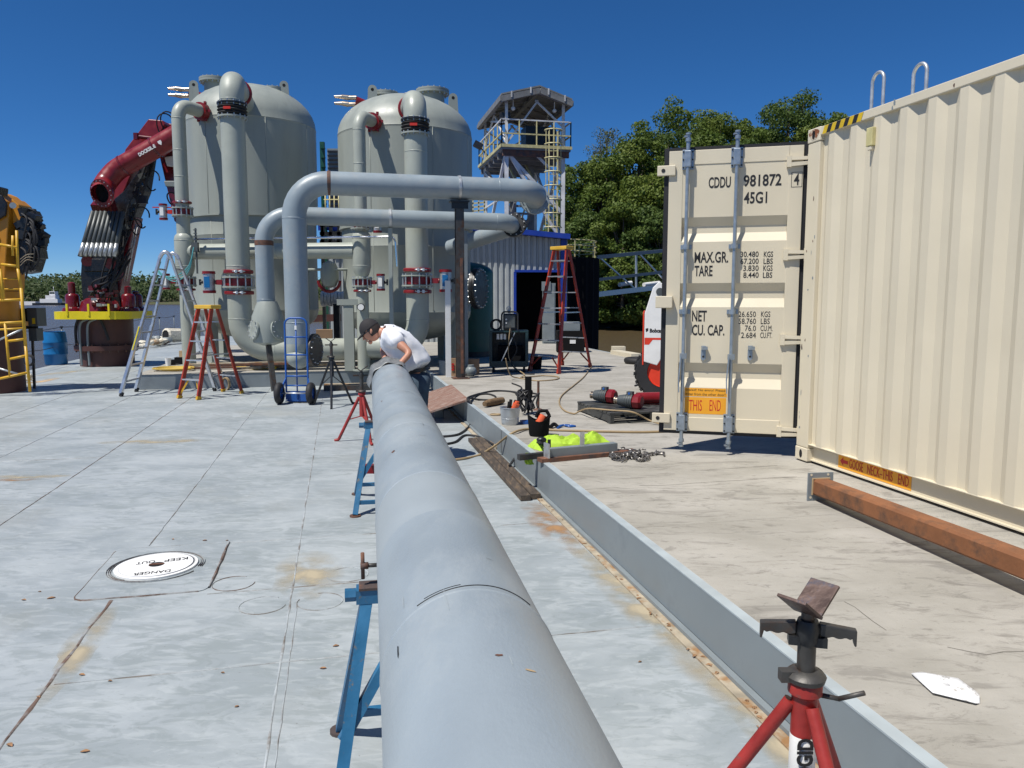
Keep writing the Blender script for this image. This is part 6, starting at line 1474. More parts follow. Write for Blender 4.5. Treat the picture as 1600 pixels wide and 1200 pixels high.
# ============================================================ SKID-STEER LOADER behind the door
hd_ = V((.97, -.24, 0)).normalized(); sd_ = V((hd_.y, -hd_.x, 0)); sd_ = sd_ if sd_.y < 0 else -sd_
L0 = P(1035,623,PZ); t = thing('skid_loader', 'white compact skid loader with red wheel rims, mostly hidden behind the container door', 'loader', L0+hd_*.7-sd_*.7, 0)
def LP(f, s, z): return L0+hd_*f+sd_*s+Z*z
for (f, s) in ((0,0),(1.15,0),(0,-1.35),(1.15,-1.35)):
    c = LP(f, s-.0, .40); mb = MB(); mb.lathe([(.22,-.13),(.37,-.13),(.40,-.08),(.40,.08),(.37,.13),(.22,.13)], c, sd_, n=40, cap=False)
    for k in range(20):
        a = 2*math.pi*k/20
        for j in (-1, 1):
            p = c+sd_*.06*j+(hd_*math.cos(a+.08*j)+Z*math.sin(a+.08*j))*.405; mb.beam(p-sd_*.05, p+sd_*.05, .045, .03, up=(hd_*math.cos(a)+Z*math.sin(a)))
    w_ = mb.build('wheel', 'black_rubber', t)
    mb = MB(); mb.lathe([(.225,.10),(.215,.12),(.19,.05),(.10,.0),(.001,.0)], c, sd_, n=32); mb.build('rim', 'rim_red', w_)
    mb = MB(); bolts(mb, c+sd_*.01, sd_, .075, 8, .012, .03); mb.build('wheel_nuts', 'black_paint', w_)
def lpoly(pts, s0, th, name, m): mb = MB(); mb.plate([LP(f, s0, z) for f, z in pts], th, sd_); return mb.build(name, m, t, bevel=.01)
lpoly([(-.25,.35),(1.5,.25),(1.5,.75),(.9,.95),(.2,1.05),(-.25,.9)], -1.15, .95, 'chassis', 'black_paint')
lf = lpoly([(-.27,.55),(-.08,.50),(.12,.85),(.12,1.45),(.02,1.66),(-.08,1.70),(-.16,1.62),(-.27,1.25)], .02, .12, 'lift_upright', 'white_paint')
lpoly([(-.2,.55),(-.08,.50),(.12,.85),(.12,1.4),(.02,1.6),(-.08,1.6),(-.16,1.5),(-.2,1.25)], -1.42, .12, 'lift_upright', 'white_paint')
lpoly([(-.295,.50),(-.273,.50),(-.273,1.3),(-.295,1.27)], -.03, .17, 'red_edge', 'rim_red')
for s in (.03, -1.4):
    mb = MB(); mb.beam(LP(-.1,s+.05,1.52), LP(1.5,s+.05,1.35), .10, .16); mb.beam(LP(1.5,s+.05,1.35), LP(2.1,s+.05,.45), .10, .16); mb.build('lift_arm', 'white_paint', t)
mb = MB(); mb.cyl(LP(-.06,.141,1.56), LP(-.06,.150,1.56), .055, n=20); mb.build('pivot_pin', 'actuator_grey', t)
mb = MB()
for (f, z0_, z1_) in ((.25,1.0,2.05),(1.25,.9,2.05)):
    for s in (-.15,-1.2): mb.beam(LP(f,s,z0_), LP(f,s,z1_), .07, .07)
for s in (-.15,-1.2): mb.beam(LP(.25,s,2.05), LP(1.25,s,2.05), .07, .07)
mb.build('cab_frame', 'black_paint', t); mb = MB(); mb.box(LP(.75,-.67,2.07), (1.15,1.15,.06)); mb.build('cab_roof', 'black_paint', t)
mb = MB(); mb.box(LP(2.3,-.67,.3), (.6,1.7,.5)); mb.build('bucket', 'rusty_steel', t)
put_text('Bobcat', .075, LP(-.105,.1405,1.0), hd_, Z, 'ink', t, xs=.85, bold=.004)
mb = MB(); mb.plate([LP(-.245,.1405,.98), LP(-.215,.1405,1.0), LP(-.215,.1405,1.04), LP(-.255,.1405,1.03)], .001, sd_); mb.build('emblem', 'ink', t)
mb = MB(); mb.plate([LP(-.265,.1405,.80), LP(-.20,.1405,.80), LP(-.15,.1405,.87), LP(.10,.1405,.87), LP(.10,.1405,.90), LP(-.265,.1405,.90)], .001, sd_); mb.build('red_stripe', 'rim_red', t)
put_text('S770', .10, LP(.0,.1405,.76), hd_, Z, 'ink', t, bold=.004) if False else None

# ============================================================ WELDING CART, LADDERS
q = P(795,582,PZ); t = thing('welding_cart', 'dark green steel welding cart with open front and a black power source on top', 'welding cart', q)
w2, dp_, z0, z1 = .36, .5, PZ+.12, PZ+.82
def fr(x, y, z): return V((q.x+x, q.y+y, z))
for (x, y) in ((-w2,0),(w2,0),(-w2,dp_),(w2,dp_)): mb = MB(); mb.beam(fr(x,y,z0), fr(x,y,z1), .055, .055); mb.build('post', 'welder_green', t)
for z in (z0+.03, z1): mb = MB(); mb.box(fr(0,dp_/2,z), (w2*2+.06, dp_+.06, .03)); mb.build('shelf', 'welder_green', t)
mb = MB(); mb.box(fr(0,-.03,z0+.05), (w2*2,.02,.12)); mb.build('kick_plate', 'welder_green', t)
mb = MB(); mb.box(fr(0,dp_+.02,(z0+z1)/2), (w2*2,.02,z1-z0)); mb.box(fr(w2+.02,dp_/2,(z0+z1)/2), (.02,dp_,z1-z0)); mb.box(fr(-w2-.02,dp_/2,(z0+z1)/2), (.02,dp_,z1-z0)); mb.build('side_panel', 'black_paint', t)
for (x, y) in ((-w2+.05,.03),(w2-.05,.03),(-w2+.05,dp_),(w2-.05,dp_)): mb = MB(); mb.cyl(fr(x-.02,y,PZ+.055), fr(x+.02,y,PZ+.055), .055, n=16); mb.build('caster', 'black_rubber', t)
for x in (-.22,-.15,-.08): mb = MB(); mb.cyl(fr(x,.08,z1-.16), fr(x,.08,z1-.05), .028, n=12); mb.build('spray_can', 'white_paint', t)
mb = MB(); mb.beam(fr(-.15,-.01,z0+.1), fr(.12,-.02,z1-.02), .018, .018); mb.build('stay_bar', 'galvanised', t)
mb = MB(); mb.box(fr(.03,.28,z0+.25), (.5,.3,.3)); mb.build('inner_box', 'black_mat', t)
ps = thing('power_source', 'black welding power source with round handle frame on the cart', 'welder', fr(0,.1,z1+.015))
mb = MB(); mb.box(fr(.02,.2,z1+.19), (.26,.42,.32)); mb.build('case', 'black_paint', ps, bevel=.02)
mb = MB(); mb.box(fr(.02,-.015,z1+.20), (.20,.012,.24)); fp = mb.build('front_panel', 'actuator_grey', ps)
mb = MB()
for (x, z) in ((-.05,.24),(-.05,.17)): mb.cyl(fr(x,-.022,z1+z), fr(x,-.03,z1+z), .017, n=12)
mb.build('knob', 'white_paint', fp)
mb = MB(); mb.tube(fillet([fr(-.14,-.04,z1+.03), fr(-.14,-.04,z1+.39), fr(.18,-.04,z1+.39), fr(.18,-.04,z1+.03)], .07), .016, 8); mb.build('handle_frame', 'black_rubber', ps)
mb = MB(); mb.cyl(fr(.0,.15,z1+.36), fr(.0,.15,z1+.46), .015, n=8); mb.tube([fr(.0,.15,z1+.45)+V((math.cos(a)*.04,0,math.sin(a)*.04)) for a in [2*math.pi*i/12 for i in range(12)]], .010, 6, closed=True); mb.build('lifting_eye', 'galvanised', ps)
mb = MB()
for k in range(7):
    cc = fr(-.26+.02*random.random(), .05+.02*k, z1+.13); r_ = .09+.02*random.random(); mb.tube([cc+V((math.cos(a)*r_, .1*math.sin(a*1)*.3, math.sin(a)*r_)) for a in [2*math.pi*i/20 for i in range(20)]], .011, 6, closed=True)
o = solo('cable_coil', mb, 'black_rubber', 'black coiled cable piled left of the power source on the welding cart', 'cable')
cable([fr(.02,-.04,z1+.12), fr(.06,-.12,z1-.05), fr(.16,-.14,z1-.35), fr(.05,-.16,z1-.6), fr(.22,-.35,PZ+.03), fr(.5,-.5,PZ+.015)], .011, 'black_rubber', 'welding_lead', 'black lead hanging down the front of the welding cart', 'cable')
cable([fr(.03,-.04,z1+.10), fr(.0,-.10,z1-.2), fr(-.0,-.12,z1-.5), fr(.12,-.2,PZ+.12), fr(.3,-.7,PZ+.03), fr(.22,-1.2,PZ+.02)], .010, 'hose_tan', 'welding_lead', 'tan lead hanging down the middle of the welding cart', 'cable')
q3 = P(838,577,PZ); mb = MB(); mb.lathe([(.001,0),(.10,0),(.125,.26),(.13,.27),(.12,.26),(.1,.02)], q3, n=24); solo('black_pail', mb, 'black_mat', 'black pail standing between the welding cart and the tall stepladder', 'bucket')

def rail(mb, a, b, w_, h_, up=V((0,1,0))): mb.beam(a, b, w_, h_, up)
def step_ladder(front, rear, top, lab, m, topm, nsteps, wtop, both=False, footm='cat_yellow', w_=.03, h_=.075):
    fl, fr_ = [V(p) for p in front]; rl, rr_ = [V(p) for p in rear]; t = thing('stepladder', lab, 'ladder', (fl+fr_+rl+rr_)/4, 0)
    top = V(top); ax = (fr_-fl); ax.z = 0; ax.normalize(); bk = ((rl+rr_)/2-(fl+fr_)/2); bk.z = 0; bk.normalize()
    ft = [top-ax*wtop/2-bk*.06, top+ax*wtop/2-bk*.06]; rt = [top-ax*wtop/2*.9+bk*.08, top+ax*wtop/2*.9+bk*.08]
    for a, b in zip((fl, fr_), ft):
        mb = MB(); mb.beam(a+Z*.02, b, w_, h_, up=ax.cross((b-a).normalized())); r0 = mb.build('rail', m, t)
        mb = MB(); mb.beam(a, a+(b-a)*.035, w_*1.5, h_*1.25, up=ax.cross((b-a).normalized())); mb.build('foot', footm, t)
    for a, b in zip((rl, rr_), rt):
        mb = MB(); mb.beam(a+Z*.02, b, w_, h_*.75, up=ax.cross((b-a).normalized())); mb.build('rail', m, t)
        mb = MB(); mb.beam(a, a+(b-a)*.035, w_*1.5, h_, up=ax.cross((b-a).normalized())); mb.build('foot', footm, t)
    for k in range(nsteps):
        f = (k+1)/(nsteps+.75); a, b = fl.lerp(ft[0], f), fr_.lerp(ft[1], f); mb = MB(); mb.beam(a, b, .085, .022); mb.build('step', 'aluminium', t)
        a, b = rl.lerp(rt[0], f), rr_.lerp(rt[1], f); mb = MB(); mb.beam(a, b, .085 if both else .03, .02); mb.build('step' if both else 'cross_bar', 'aluminium', t)
    for (a, b) in ((fl, ft[0]), (fr_, ft[1])):
        o_ = fr_ if a is fl else fl; f = 1/(nsteps+.75); p = a.lerp(b, f); m_ = p.lerp(o_.lerp(ft[1] if a is fl else ft[0], f), .28); mb = MB(); mb.beam(a.lerp(b,.04), m_-Z*.01, .012, .03); mb.build('foot_brace', footm, t)
    for (a, b) in (((rl, rt[0]), (rr_, rt[1])) if both else ()):
        o_ = rr_ if a is rl else rl; f = 1/(nsteps+.75); p = a.lerp(b, f); m_ = p.lerp(o_.lerp(rt[1] if a is rl else rt[0], f), .28); mb = MB(); mb.beam(a.lerp(b,.04), m_-Z*.01, .012, .03); mb.build('foot_brace', footm, t)
    for (a, b, c, d) in ((fl, ft[0], rl, rt[0]), (fr_, ft[1], rr_, rt[1])):
        mb = MB(); mb.beam(a.lerp(b,.48), c.lerp(d,.48), .008, .025); mb.build('spreader', 'aluminium', t)
    mb = MB(); mb.box(top+Z*.02, (wtop+.10, .24, .07), rz=math.atan2(ax.y, ax.x)); mb.build('top_cap', topm, t, bevel=.01)
    return t
fA, fB, fC, fD = V((.36,15.55,PZ)), V((.915,15.0,PZ)), V((1.69,16.5,PZ)), V((1.12,17.0,PZ))
step_ladder((fA, fB), (fD, fC), V((1.02,15.95,PZ+2.48)), 'tall red double-sided stepladder with yellow top in front of the building doorway', 'ladder_red', 'ladder_yellow', 7, .34, both=True, footm='ladder_red')
g = [P(280,622.7), P(310,625), P(349,612), P(378,615)]
step_ladder((g[0], g[1]), (g[2], g[3]), (g[0]+g[1]+g[2]+g[3])/4+Z*1.60+V((.0,0,0)), 'red stepladder with yellow top and feet standing on the deck before the left tank', 'ladder_red', 'ladder_yellow', 4, .32)
mb = MB(); c = P(352,610)+V((0,0,.10)); 
for k in range(5): mb.tube([c+V((math.cos(a)*.07, .02*k, math.sin(a)*.12+.02)) for a in [2*math.pi*i/18 for i in range(18)]], .012, 6, closed=True)
solo('cord_coil', mb, 'hose_tan', 'tan cord coil hung on the rear foot of the red deck stepladder', 'cord')
# aluminium folding ladder
t = thing('folding_ladder', 'tall silver aluminium folding ladder set up as an A beside the left tank', 'ladder', P(260,615))
r1, r2, r3 = P(189,619.5), P(213,612), P(336,611); r4 = r3+(r2-r1)
topc = (r1+r2+r3+r4)/4; tw = (r2-r1).normalized(); dirx = (r3-r1); dirx.z = 0; dirx = (dirx-tw*dirx.dot(tw)).normalized()
T = [topc-tw*.22-dirx*.10+Z*2.52, topc+tw*.22-dirx*.10+Z*2.52, topc-tw*.22+dirx*.10+Z*2.52, topc+tw*.22+dirx*.10+Z*2.52]
for a, b in ((r1,T[0]),(r2,T[1]),(r3,T[2]),(r4,T[3])):
    mid = a.lerp(b,.5); mb = MB(); mb.beam(a+Z*.06, mid, .045, .105, up=tw); mb.build('lower_rail', 'aluminium', t)
    mb = MB(); mb.beam(a.lerp(b,.42)+tw*.02, b, .035, .085, up=tw); mb.build('upper_rail', 'aluminium', t)
    mb = MB(); mb.beam(a, a+(b-a)*.03, .045, .10, up=tw); mb.build('foot', 'black_rubber', t)
for (i, j) in ((0,2),(1,3)):
    pts = [T[i], T[i]+Z*.07+dirx*.04, (T[i]+T[j])/2+Z*.11, T[j]+Z*.07-dirx*.04, T[j]]; mb = MB(); mb.tube(smooth_path(pts,4), .036, 10); mb.build('hinge', 'aluminium', t)
for k in range(8):
    f = (k+.9)/8.6
    for (a, b, c, d) in ((r1,T[0],r2,T[1]),(r3,T[2],r4,T[3])):
        if k == 1 and a is r3: continue
        mb = MB(); mb.beam(a.lerp(b,f), c.lerp(d,f), .035, .03); mb.build('rung', 'aluminium', t)
mb = MB(); mb.beam(r1.lerp(T[0],.33)-V((.0,.05,0)), r1.lerp(T[0],.50)-V((0,.05,0)), .02, .035, up=tw); mb.build('warning_sticker', 'ring_yellow', t)
# ---- blue hand truck
q = P(465,630); t = thing('hand_truck', 'blue two-wheeled hand truck with black tyres standing under the header pipes', 'hand truck', q)
w_ = .185; ang = .02; 
def HT(x, z, y=0): return q+V((x, y+z*ang, z))
mb = MB(); mb.tube(fillet([HT(-w_,.06), HT(-w_,1.44), HT(w_,1.44), HT(w_,.06)], .11), .0165, 10); mb.build('frame', 'truck_blue', t)
mb = MB(); mb.tube([HT(0,.06), HT(0,1.44)], .013, 8); mb.build('centre_bar', 'truck_blue', t)
for z in (.30,.46,.82,1.12): mb = MB(); mb.cyl(HT(-w_,z), HT(w_,z), .014, n=8); mb.build('cross_bar', 'truck_blue', t)
mb = MB(); mb.box(q+V((0,.16,.03)), (.44,.26,.012)); mb.box(q+V((.02,.03,.12)), (.40,.012,.17)); mb.build('toe_plate', 'truck_blue', t)
mb = MB(); mb.box(HT(0,1.28,-.018), (.035,.004,.07)); mb.build('sticker', 'white_paint', t)
for k in (-1, 1):
    c = q+V((k*.265,-.13,.185)); mb = MB(); mb.lathe([(.10,-.045),(.155,-.050),(.180,-.03),(.186,0),(.180,.03),(.155,.050),(.10,.045)], c, V((1,0,0)), n=28, cap=False)
    w3 = mb.build('wheel', 'black_rubber', t); mb = MB(); mb.lathe([(.105,-.03),(.10,.0),(.02,-.035),(.02,.035),(.10,.0),(.105,.03)], c, V((1,0,0)), n=20, cap=False); mb.build('hub', 'truck_blue', w3)
    mb = MB(); mb.beam(HT(k*w_,.42), c, .02, .03); mb.build('axle_bracket', 'truck_blue', t)
mb = MB(); mb.cyl(q+V((-.27,-.13,.185)), q+V((.27,-.13,.185)), .012, n=8); mb.build('axle', 'galvanised', t)

# ============================================================ BUILDING, CELL, GANGWAY
YB = 26.5; xl, xr = -6.4, 1.86; zb = PZ
ztl, ztr = 4.18, 3.90
bt = thing('metal_building', 'low corrugated grey metal building with blue roof trim and a dark doorway', 'building', (0, YB, PZ))
def ztop_(x): return ztl+(ztr-ztl)*((x+.95)/(1.85+.95)) if x > -.95 else ztl
def wall_panel(x0, x1, z0f, name='corrugated_wall'):
    mb = MB(); xs = []; x = x0
    while x < x1-.02:
        for d, st in ((0,.085),(0,.03),(.055,.055),(.055,.03)):
            if x < x1: xs.append((x, d))
            x += st
    xs.append((x1, 0)); n_ = len(xs)
    mb.add([V((x, YB+d, z0f)) for x, d in xs]+[V((x, YB+d, ztop_(x)-.12)) for x, d in xs], [(i, i+1, n_+i+1, n_+i) for i in range(n_-1)]); return mb.build(name, 'building_grey', bt)
dx0, dx1, dzt = PY(806,450,YB).x, PY(875,450,YB).x, PY(830,425,YB).z
wall_panel(xl, dx0, PZ); wall_panel(dx0+.002, dx1, dzt); 
mb = MB(); mb.box((xl, YB+3, 2.2), (.06, 6, 3.8)); mb.box((xr, YB+3, 2.1), (.06, 6, 3.6)); mb.box(((xl+xr)/2, YB+6, 2.2), (xr-xl, .06, 3.8)); mb.build('side_wall', 'building_grey', bt)
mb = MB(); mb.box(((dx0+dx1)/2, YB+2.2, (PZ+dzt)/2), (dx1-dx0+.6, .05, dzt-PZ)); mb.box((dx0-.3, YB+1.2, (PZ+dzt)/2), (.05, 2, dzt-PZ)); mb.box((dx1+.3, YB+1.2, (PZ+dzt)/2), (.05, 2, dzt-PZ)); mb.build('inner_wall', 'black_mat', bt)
mb = MB(); mb.box((dx0-.03, YB-.03, (PZ+dzt)/2), (.09,.08,dzt-PZ)); mb.box(((dx0+dx1)/2, YB-.03, dzt+.03), (dx1-dx0+.1,.08,.08)); mb.build('door_frame', 'building_blue', bt)
mb = MB(); mb.box((xr-.10, YB-.02, (PZ+ztr)/2-.05), (.2,.1,ztr-PZ-.12)); mb.build('corner_trim', 'building_blue', bt)
mb = MB()
mb.add([(-.95+dx, YB-.35, ztl+dz_) for dx, dz_ in ((0,-.12),(0,.05))]+[(xr+.1, YB-.35, ztr-.12), (xr+.1, YB-.35, ztr+.05)], [(0,2,3,1)])
mb.add([(-.95,YB-.35,ztl+.05),(xr+.1,YB-.35,ztr+.05),(xr+.1,YB+6.2,ztr+.05),(-.95,YB+6.2,ztl+.05)], [(0,1,2,3)]); mb.add([(xl-.1,YB-.35,ztl+.05),(-.95,YB-.35,ztl+.05),(-.95,YB+6.2,ztl+.05),(xl-.1,YB+6.2,ztl+.05)], [(0,1,2,3)])
mb.add([(xl-.1,YB-.35,ztl-.12),(-.95,YB-.35,ztl-.12),(-.95,YB-.35,ztl+.05),(xl-.1,YB-.35,ztl+.05)], [(0,1,2,3)]); mb.add([(-.95,YB-.35,ztl-.12),(xr+.1,YB-.35,ztr-.12),(xr+.1,YB,ztr-.12),(-.95,YB,ztl-.12)], [(0,1,2,3)])
mb.build('roof', 'building_blue', bt)
mb = MB(); q = V((PY(857,530,YB-.6).x, YB-.7, PZ)); mb.box(q+Z*1.0, (.42,.4,2.0)); mb.box(q+V((0,-.21,1.0)), (.36,.02,1.9)); mb.box(q+V((-.1,-.23,1.9)), (.3,.05,.3)); solo('electrical_cabinet', mb, 'cabinet_grey', 'tall grey electrical cabinet standing in the building doorway', 'cabinet')
q = V((PY(893,530,21).x, 21.5, PZ)); t = thing('storage_box', 'stacked black storage boxes seen through the tall stepladder', 'box', q)
mb = MB(); mb.box(q+Z*.3, (.75,.6,.6)); mb.build('lower_box', 'black_mat', t); mb = MB(); mb.box(q+Z*.72, (.5,.5,.24)); mb.build('upper_box', 'curb_paint', t); mb = MB(); mb.box(q+V((.05,-.306,.3)), (.16,.01,.1)); mb.build('paper_label', 'white_paint', t)
# mooring cell with railing
cc = V((1.95, 33.2, -1.4)); t = thing('mooring_cell', 'round black sheet-pile mooring cell with a yellow rail on top, right of the building', 'mooring cell', cc)
mb = MB(); K = 48; vs = []; zc1 = PY(900,402,32).z
for z in (-1.4, zc1):
    for i in range(K): a = 2*math.pi*i/K; r_ = 1.78 if i % 2 else 1.70; vs.append((cc.x+math.cos(a)*r_, cc.y+math.sin(a)*r_, z))
mb.add(vs, [(i, (i+1) % K, K+(i+1) % K, K+i) for i in range(K)]+[tuple(range(K, 2*K))]); mb.build('sheet_piles', 'black_mat', t)
ztop2 = PY(900,375,32).z
for k in range(9):
    a = 2*math.pi*k/9+.2; p = cc+V((math.cos(a)*1.65, math.sin(a)*1.65, 0)); mb = MB(); mb.beam(V((p.x,p.y,zc1)), V((p.x,p.y,ztop2)), .05, .05); mb.build('rail_post', 'rail_yellow', t)
for f in (.35,.68,1): mb = MB(); z = zc1+(ztop2-zc1)*f; mb.tube([(cc.x+math.cos(a)*1.65, cc.y+math.sin(a)*1.65, z) for a in [2*math.pi*i/36 for i in range(36)]], .025, 6, closed=True); mb.build('rail', 'rail_yellow', t)
# gangway
t = thing('gangway', 'grey metal truss gangway crossing from the mooring cell to the bank', 'gangway', PY(935,460,34))
def GY(u, v, k=0): 
    f = (u-935)/110; return PY(u, v, 34+4*f+k*1.3)
for k in (0, 1):
    for (va, vb, w_) in ((402,391,.16),(437,424,.13),(460,447,.22)):
        mb = MB(); a, b = GY(933,va,k), GY(1045,vb,k); b2 = a+(b-a)*2.0; mb.beam(a, b2, w_*.6, w_); mb.build('chord', 'cabinet_grey' if va < 450 else 'galvanised', t)
    for u in (934, 994, 1040, 1085, 1130): mb = MB(); a = GY(u, 402-11*(u-933)/112, k); b = GY(u, 460-13*(u-933)/112, k); mb.beam(a, b, .09, .09); mb.build('upright', 'galvanised', t)
    for (u0, u1) in ((936,992),(998,1045),(1048,1090)): mb = MB(); a = GY(u0, 402-11*(u0-933)/112, k); b = GY(u1, 458-13*(u1-933)/112, k); mb.beam(a, b, .06, .06); mb.build('diagonal', 'galvanised', t)
a, b = GY(933,459,.1), GY(1045,446,.1); mb = MB(); nn_ = V((0,1,0)); mb.add([a, a+(b-a)*2, a+(b-a)*2+nn_*1.2, a+nn_*1.2], [(0,1,2,3)]); mb.build('walkway', 'black_paint', t)
for (u0,u1) in ((968,986),(1006,1030)): mb = MB(); mb.cyl(GY(u0,445,.3), GY(u1,442,.3), .10, n=10); solo('white_bundle', mb, 'white_paint', 'white roll lying on the gangway deck, %s of two' % ('left' if u0 < 990 else 'right'), 'roll')
# concrete lumps on the deck edge
mb = MB(); a, b = P(962,553,PZ), P(995,559,PZ); mb.beam(a+Z*.05, b+Z*.05, .3, .1); mb.box(P(966,552,PZ)+Z*.12, (.35,.3,.14)); solo('edge_bollard', mb, 'cream_paint', 'pale raised edge block at the water side right of the tall stepladder', 'block')
# cardboard boxes, frames
for (u, lab, rz_, m_) in ((706,'tall cardboard box with red print left of the dark post',.1,'cardboard'),):
    q = P(u,588,PZ); q.z = PZ; mb = MB(); mb.box(q+V((0,.1,.17)), (.22,.2,.34), rz=rz_); o = solo('cardboard_box', mb, m_, lab, 'box')
    mb = MB()
    for k in range(3): mb.box(q+V((.02,-.012,.13+.05*k)), (.05,.006,.035), rz=rz_)
    p_ = mb.build('red_print', 'label_red', o)
q = P(738,586,PZ); mb = MB(); mb.box(q+V((0,.2,.15)), (.25,.25,.30)); solo('cardboard_box', mb, 'cardboard', 'cardboard box half hidden right of the dark post', 'box')
q = P(736,588,PZ); mb = MB(); mb.ball(q+Z*.10, .11, 12, (1,.9,.95)); mb.cyl(q+Z*.15, q+Z*.22, .06, n=12); solo('cloth_sack', mb, 'cabinet_grey', 'small grey sack in front of the half hidden cardboard box', 'sack')
for k, (u0, v0) in enumerate(((688,581),(693,585))):
    mb = MB(); a = PY(u0, v0, 15.4-.5*k); mb.beam(a, V((a.x, a.y, a.z-.28)), .03, .03); mb.beam(a, a+V((.42,.08,0)), .03, .03); solo('white_bracket', mb, 'white_paint', '%s white angle bracket on the slab beside the man' % ('outer', 'inner')[k], 'frame')
q = P(668,588,.3)+V((.05,.3,0)); mb = MB(); mb.cyl(V((q.x+.3,q.y,PZ)), V((q.x+.3,q.y,PZ+.28)), .16, n=20); solo('drum_pail', mb, 'cabinet_grey', 'grey pail on the slab just right of the man', 'bucket')
# stuff on tank slab
mb = MB(); mb.beam(P(370,577,PZ)+Z*.03, P(432,577,PZ)+Z*.03, .06, .06); solo('yellow_pipe', mb, 'yellow_paint', 'yellow pipe length lying on the front edge of the tank slab', 'pipe')
mb = MB(); mb.beam(W(16.5,-2.1,PZ+.05), W(17.5,.6,PZ+.05), .12, .05); mb.beam(W(17.6,-3.2,PZ+.05), W(18.0,-.5,PZ+.05), .2, .05); solo('steel_flat', mb, 'tan_edge', 'pale flat bars lying on the slab below the tanks', 'steel bar') 
mb = MB(); c = P(272,579,PZ)
for k in range(5): mb.tube([c+V((math.cos(a)*(.24+.045*k)+.02*math.sin(3*a+k), math.sin(a)*(.14+.05*k)+.02*math.sin(2*a+k), .015+.010*k)) for a in [2*math.pi*i/28 for i in range(28)]], .014, 6, closed=True)
mat('hose_yellow', (.55,.38,.06), .6); solo('hose_coil', mb, 'hose_yellow', 'flat yellow hose coil on the left end of the tank slab', 'hose')
q = P(263,572,PZ); mb = MB(); mb.lathe([(.001,0),(.05,0),(.065,.18),(.06,.18),(.045,.01)], q, n=18); solo('white_cup', mb, 'white_paint', 'white plastic cup on the left end of the tank slab', 'cup')
q = P(278,570,PZ); mb = MB(); mb.box(q+Z*.07, (.34,.22,.09)); mb.box(q+V((.05,0,.14)), (.2,.12,.06)); 
for dx in (-.12,.12): mb.cyl(q+V((dx,-.12,.04)), q+V((dx,.12,.04)), .04, n=10)
solo('wheeled_dolly', mb, 'black_mat', 'small black wheeled dolly beside the white cup', 'dolly')
mb = MB(); q = P(287,562,PZ); mb.box(q+Z*.12, (.16,.12,.2)); solo('wood_block', mb, 'timber_pale', 'small pale wood block standing against the left thin riser', 'block')
mb = MB()
for (s, t0, t1) in ((16.9,-3.0,-1.0),(17.6,-2.9,.4)): mb.beam(W(s,t0,PZ+.04), W(s+.1,t1,PZ+.04), .10, .04)
solo('steel_flat', mb, 'rusty_steel', 'rusty flat bars lying under the left tank', 'steel bar')
mb = MB(); mb.beam(W(15.2,-.3,.05), W(15.0,1.6,.05), .12, .10); solo('steel_flat', mb, 'dark_steel', 'dark steel bar on the deck behind the black jack', 'steel bar')
mb = MB(); mb.beam(W(15.6,-.3,.05), W(15.45,1.5,.05), .14, .08); solo('steel_flat', mb, 'tan_edge', 'pale steel bar on the deck behind the black jack', 'steel bar')
# ============================================================ WATCH TOWER
tw_ = thing('watchtower', 'white and grey steel lookout tower with roofed platform and yellow cage ladder', 'tower', W(33,8,0))
n0, n1, s_n, s_f = 6.83, 9.22, 31.3, 35.9
cn = {'nl': W(s_n,n0), 'nr': W(s_n,n1), 'fl': W(s_f,n0), 'fr': W(s_f,n1)}
zp = PY(792,230,cn['nl'].y).z; zr = PY(784,150,cn['nl'].y).z
for k, c in cn.items():
    mb = MB(); mb.beam(c+Z*-1.2, c+Z*zp, .17, .17); mb.build('leg', 'tower_white', tw_)
    mb = MB(); mb.beam(c+Z*zp, c+Z*(zr), .12, .12); mb.build('roof_post', 'tower_white', tw_)
def tb_(a, b, w_=.115, m='tower_white', name='brace'): mb = MB(); mb.beam(a, b, w_, w_); return mb.build(name, m, tw_)
for (a, b) in (('nl','nr'),('nl','fl'),('nr','fr'),('fl','fr')):
    A, B = cn[a], cn[b]
    for z in (zp-3.9,): tb_(A+Z*z, B+Z*z, .10)
    tb_(A+Z*(zp-.1), B+Z*(zp-3.8)); tb_(B+Z*(zp-.1), A+Z*(zp-3.8)) if a != 'nl' else None
    tb_(A+Z*(zp-4.0), B+Z*(zp-6.5)); tb_(B+Z*(zp-4.0), A+Z*(zp-6.5))
    tb_(A+Z*(zp+.15), A.lerp(B,.55)+Z*(zr-.1), .07); tb_(B+Z*(zp+.9), B.lerp(A,.5)+Z*(zr-.1), .07)
for k in range(3):      # stair flights inside the tower, yellow rails
    za, zb_ = zp-6.3+2.1*k, zp-4.2+2.1*k; sa_, sb_ = (s_n+.6, s_f-.6) if k % 2 == 0 else (s_f-.6, s_n+.6)
    for dt_ in (.5, 1.3): tb_(W(sa_, n0+dt_, za), W(sb_, n0+dt_, zb_), .10, 'tower_grey', 'stair_stringer'); tb_(W(sa_, n0+dt_, za+.9), W(sb_, n0+dt_, zb_+.9), .06, 'rail_yellow', 'stair_rail')
    for j in range(8): f = (j+.5)/8; tb_(W(sa_+(sb_-sa_)*f, n0+.5, za+(zb_-za)*f), W(sa_+(sb_-sa_)*f, n0+1.3, za+(zb_-za)*f), .09, 'tower_grey', 'stair_tread')
for z in (zp-1.9, zp-5.4):
    for (a, b) in (('nl','nr'),('nl','fl'),('nr','fr')): tb_(cn[a]+Z*z, cn[b]+Z*z, .07)
tb_(cn['nl']+Z*(zp-.2), cn['nr']+Z*(zp-2.6), .13); tb_(cn['nl'].lerp(cn['nr'],.5)+Z*(zp-.2), cn['nr']+Z*(zp-1.3), .09); tb_(cn['nl']+Z*(zp-2.0), cn['fl']+Z*(zp-.3), .10)
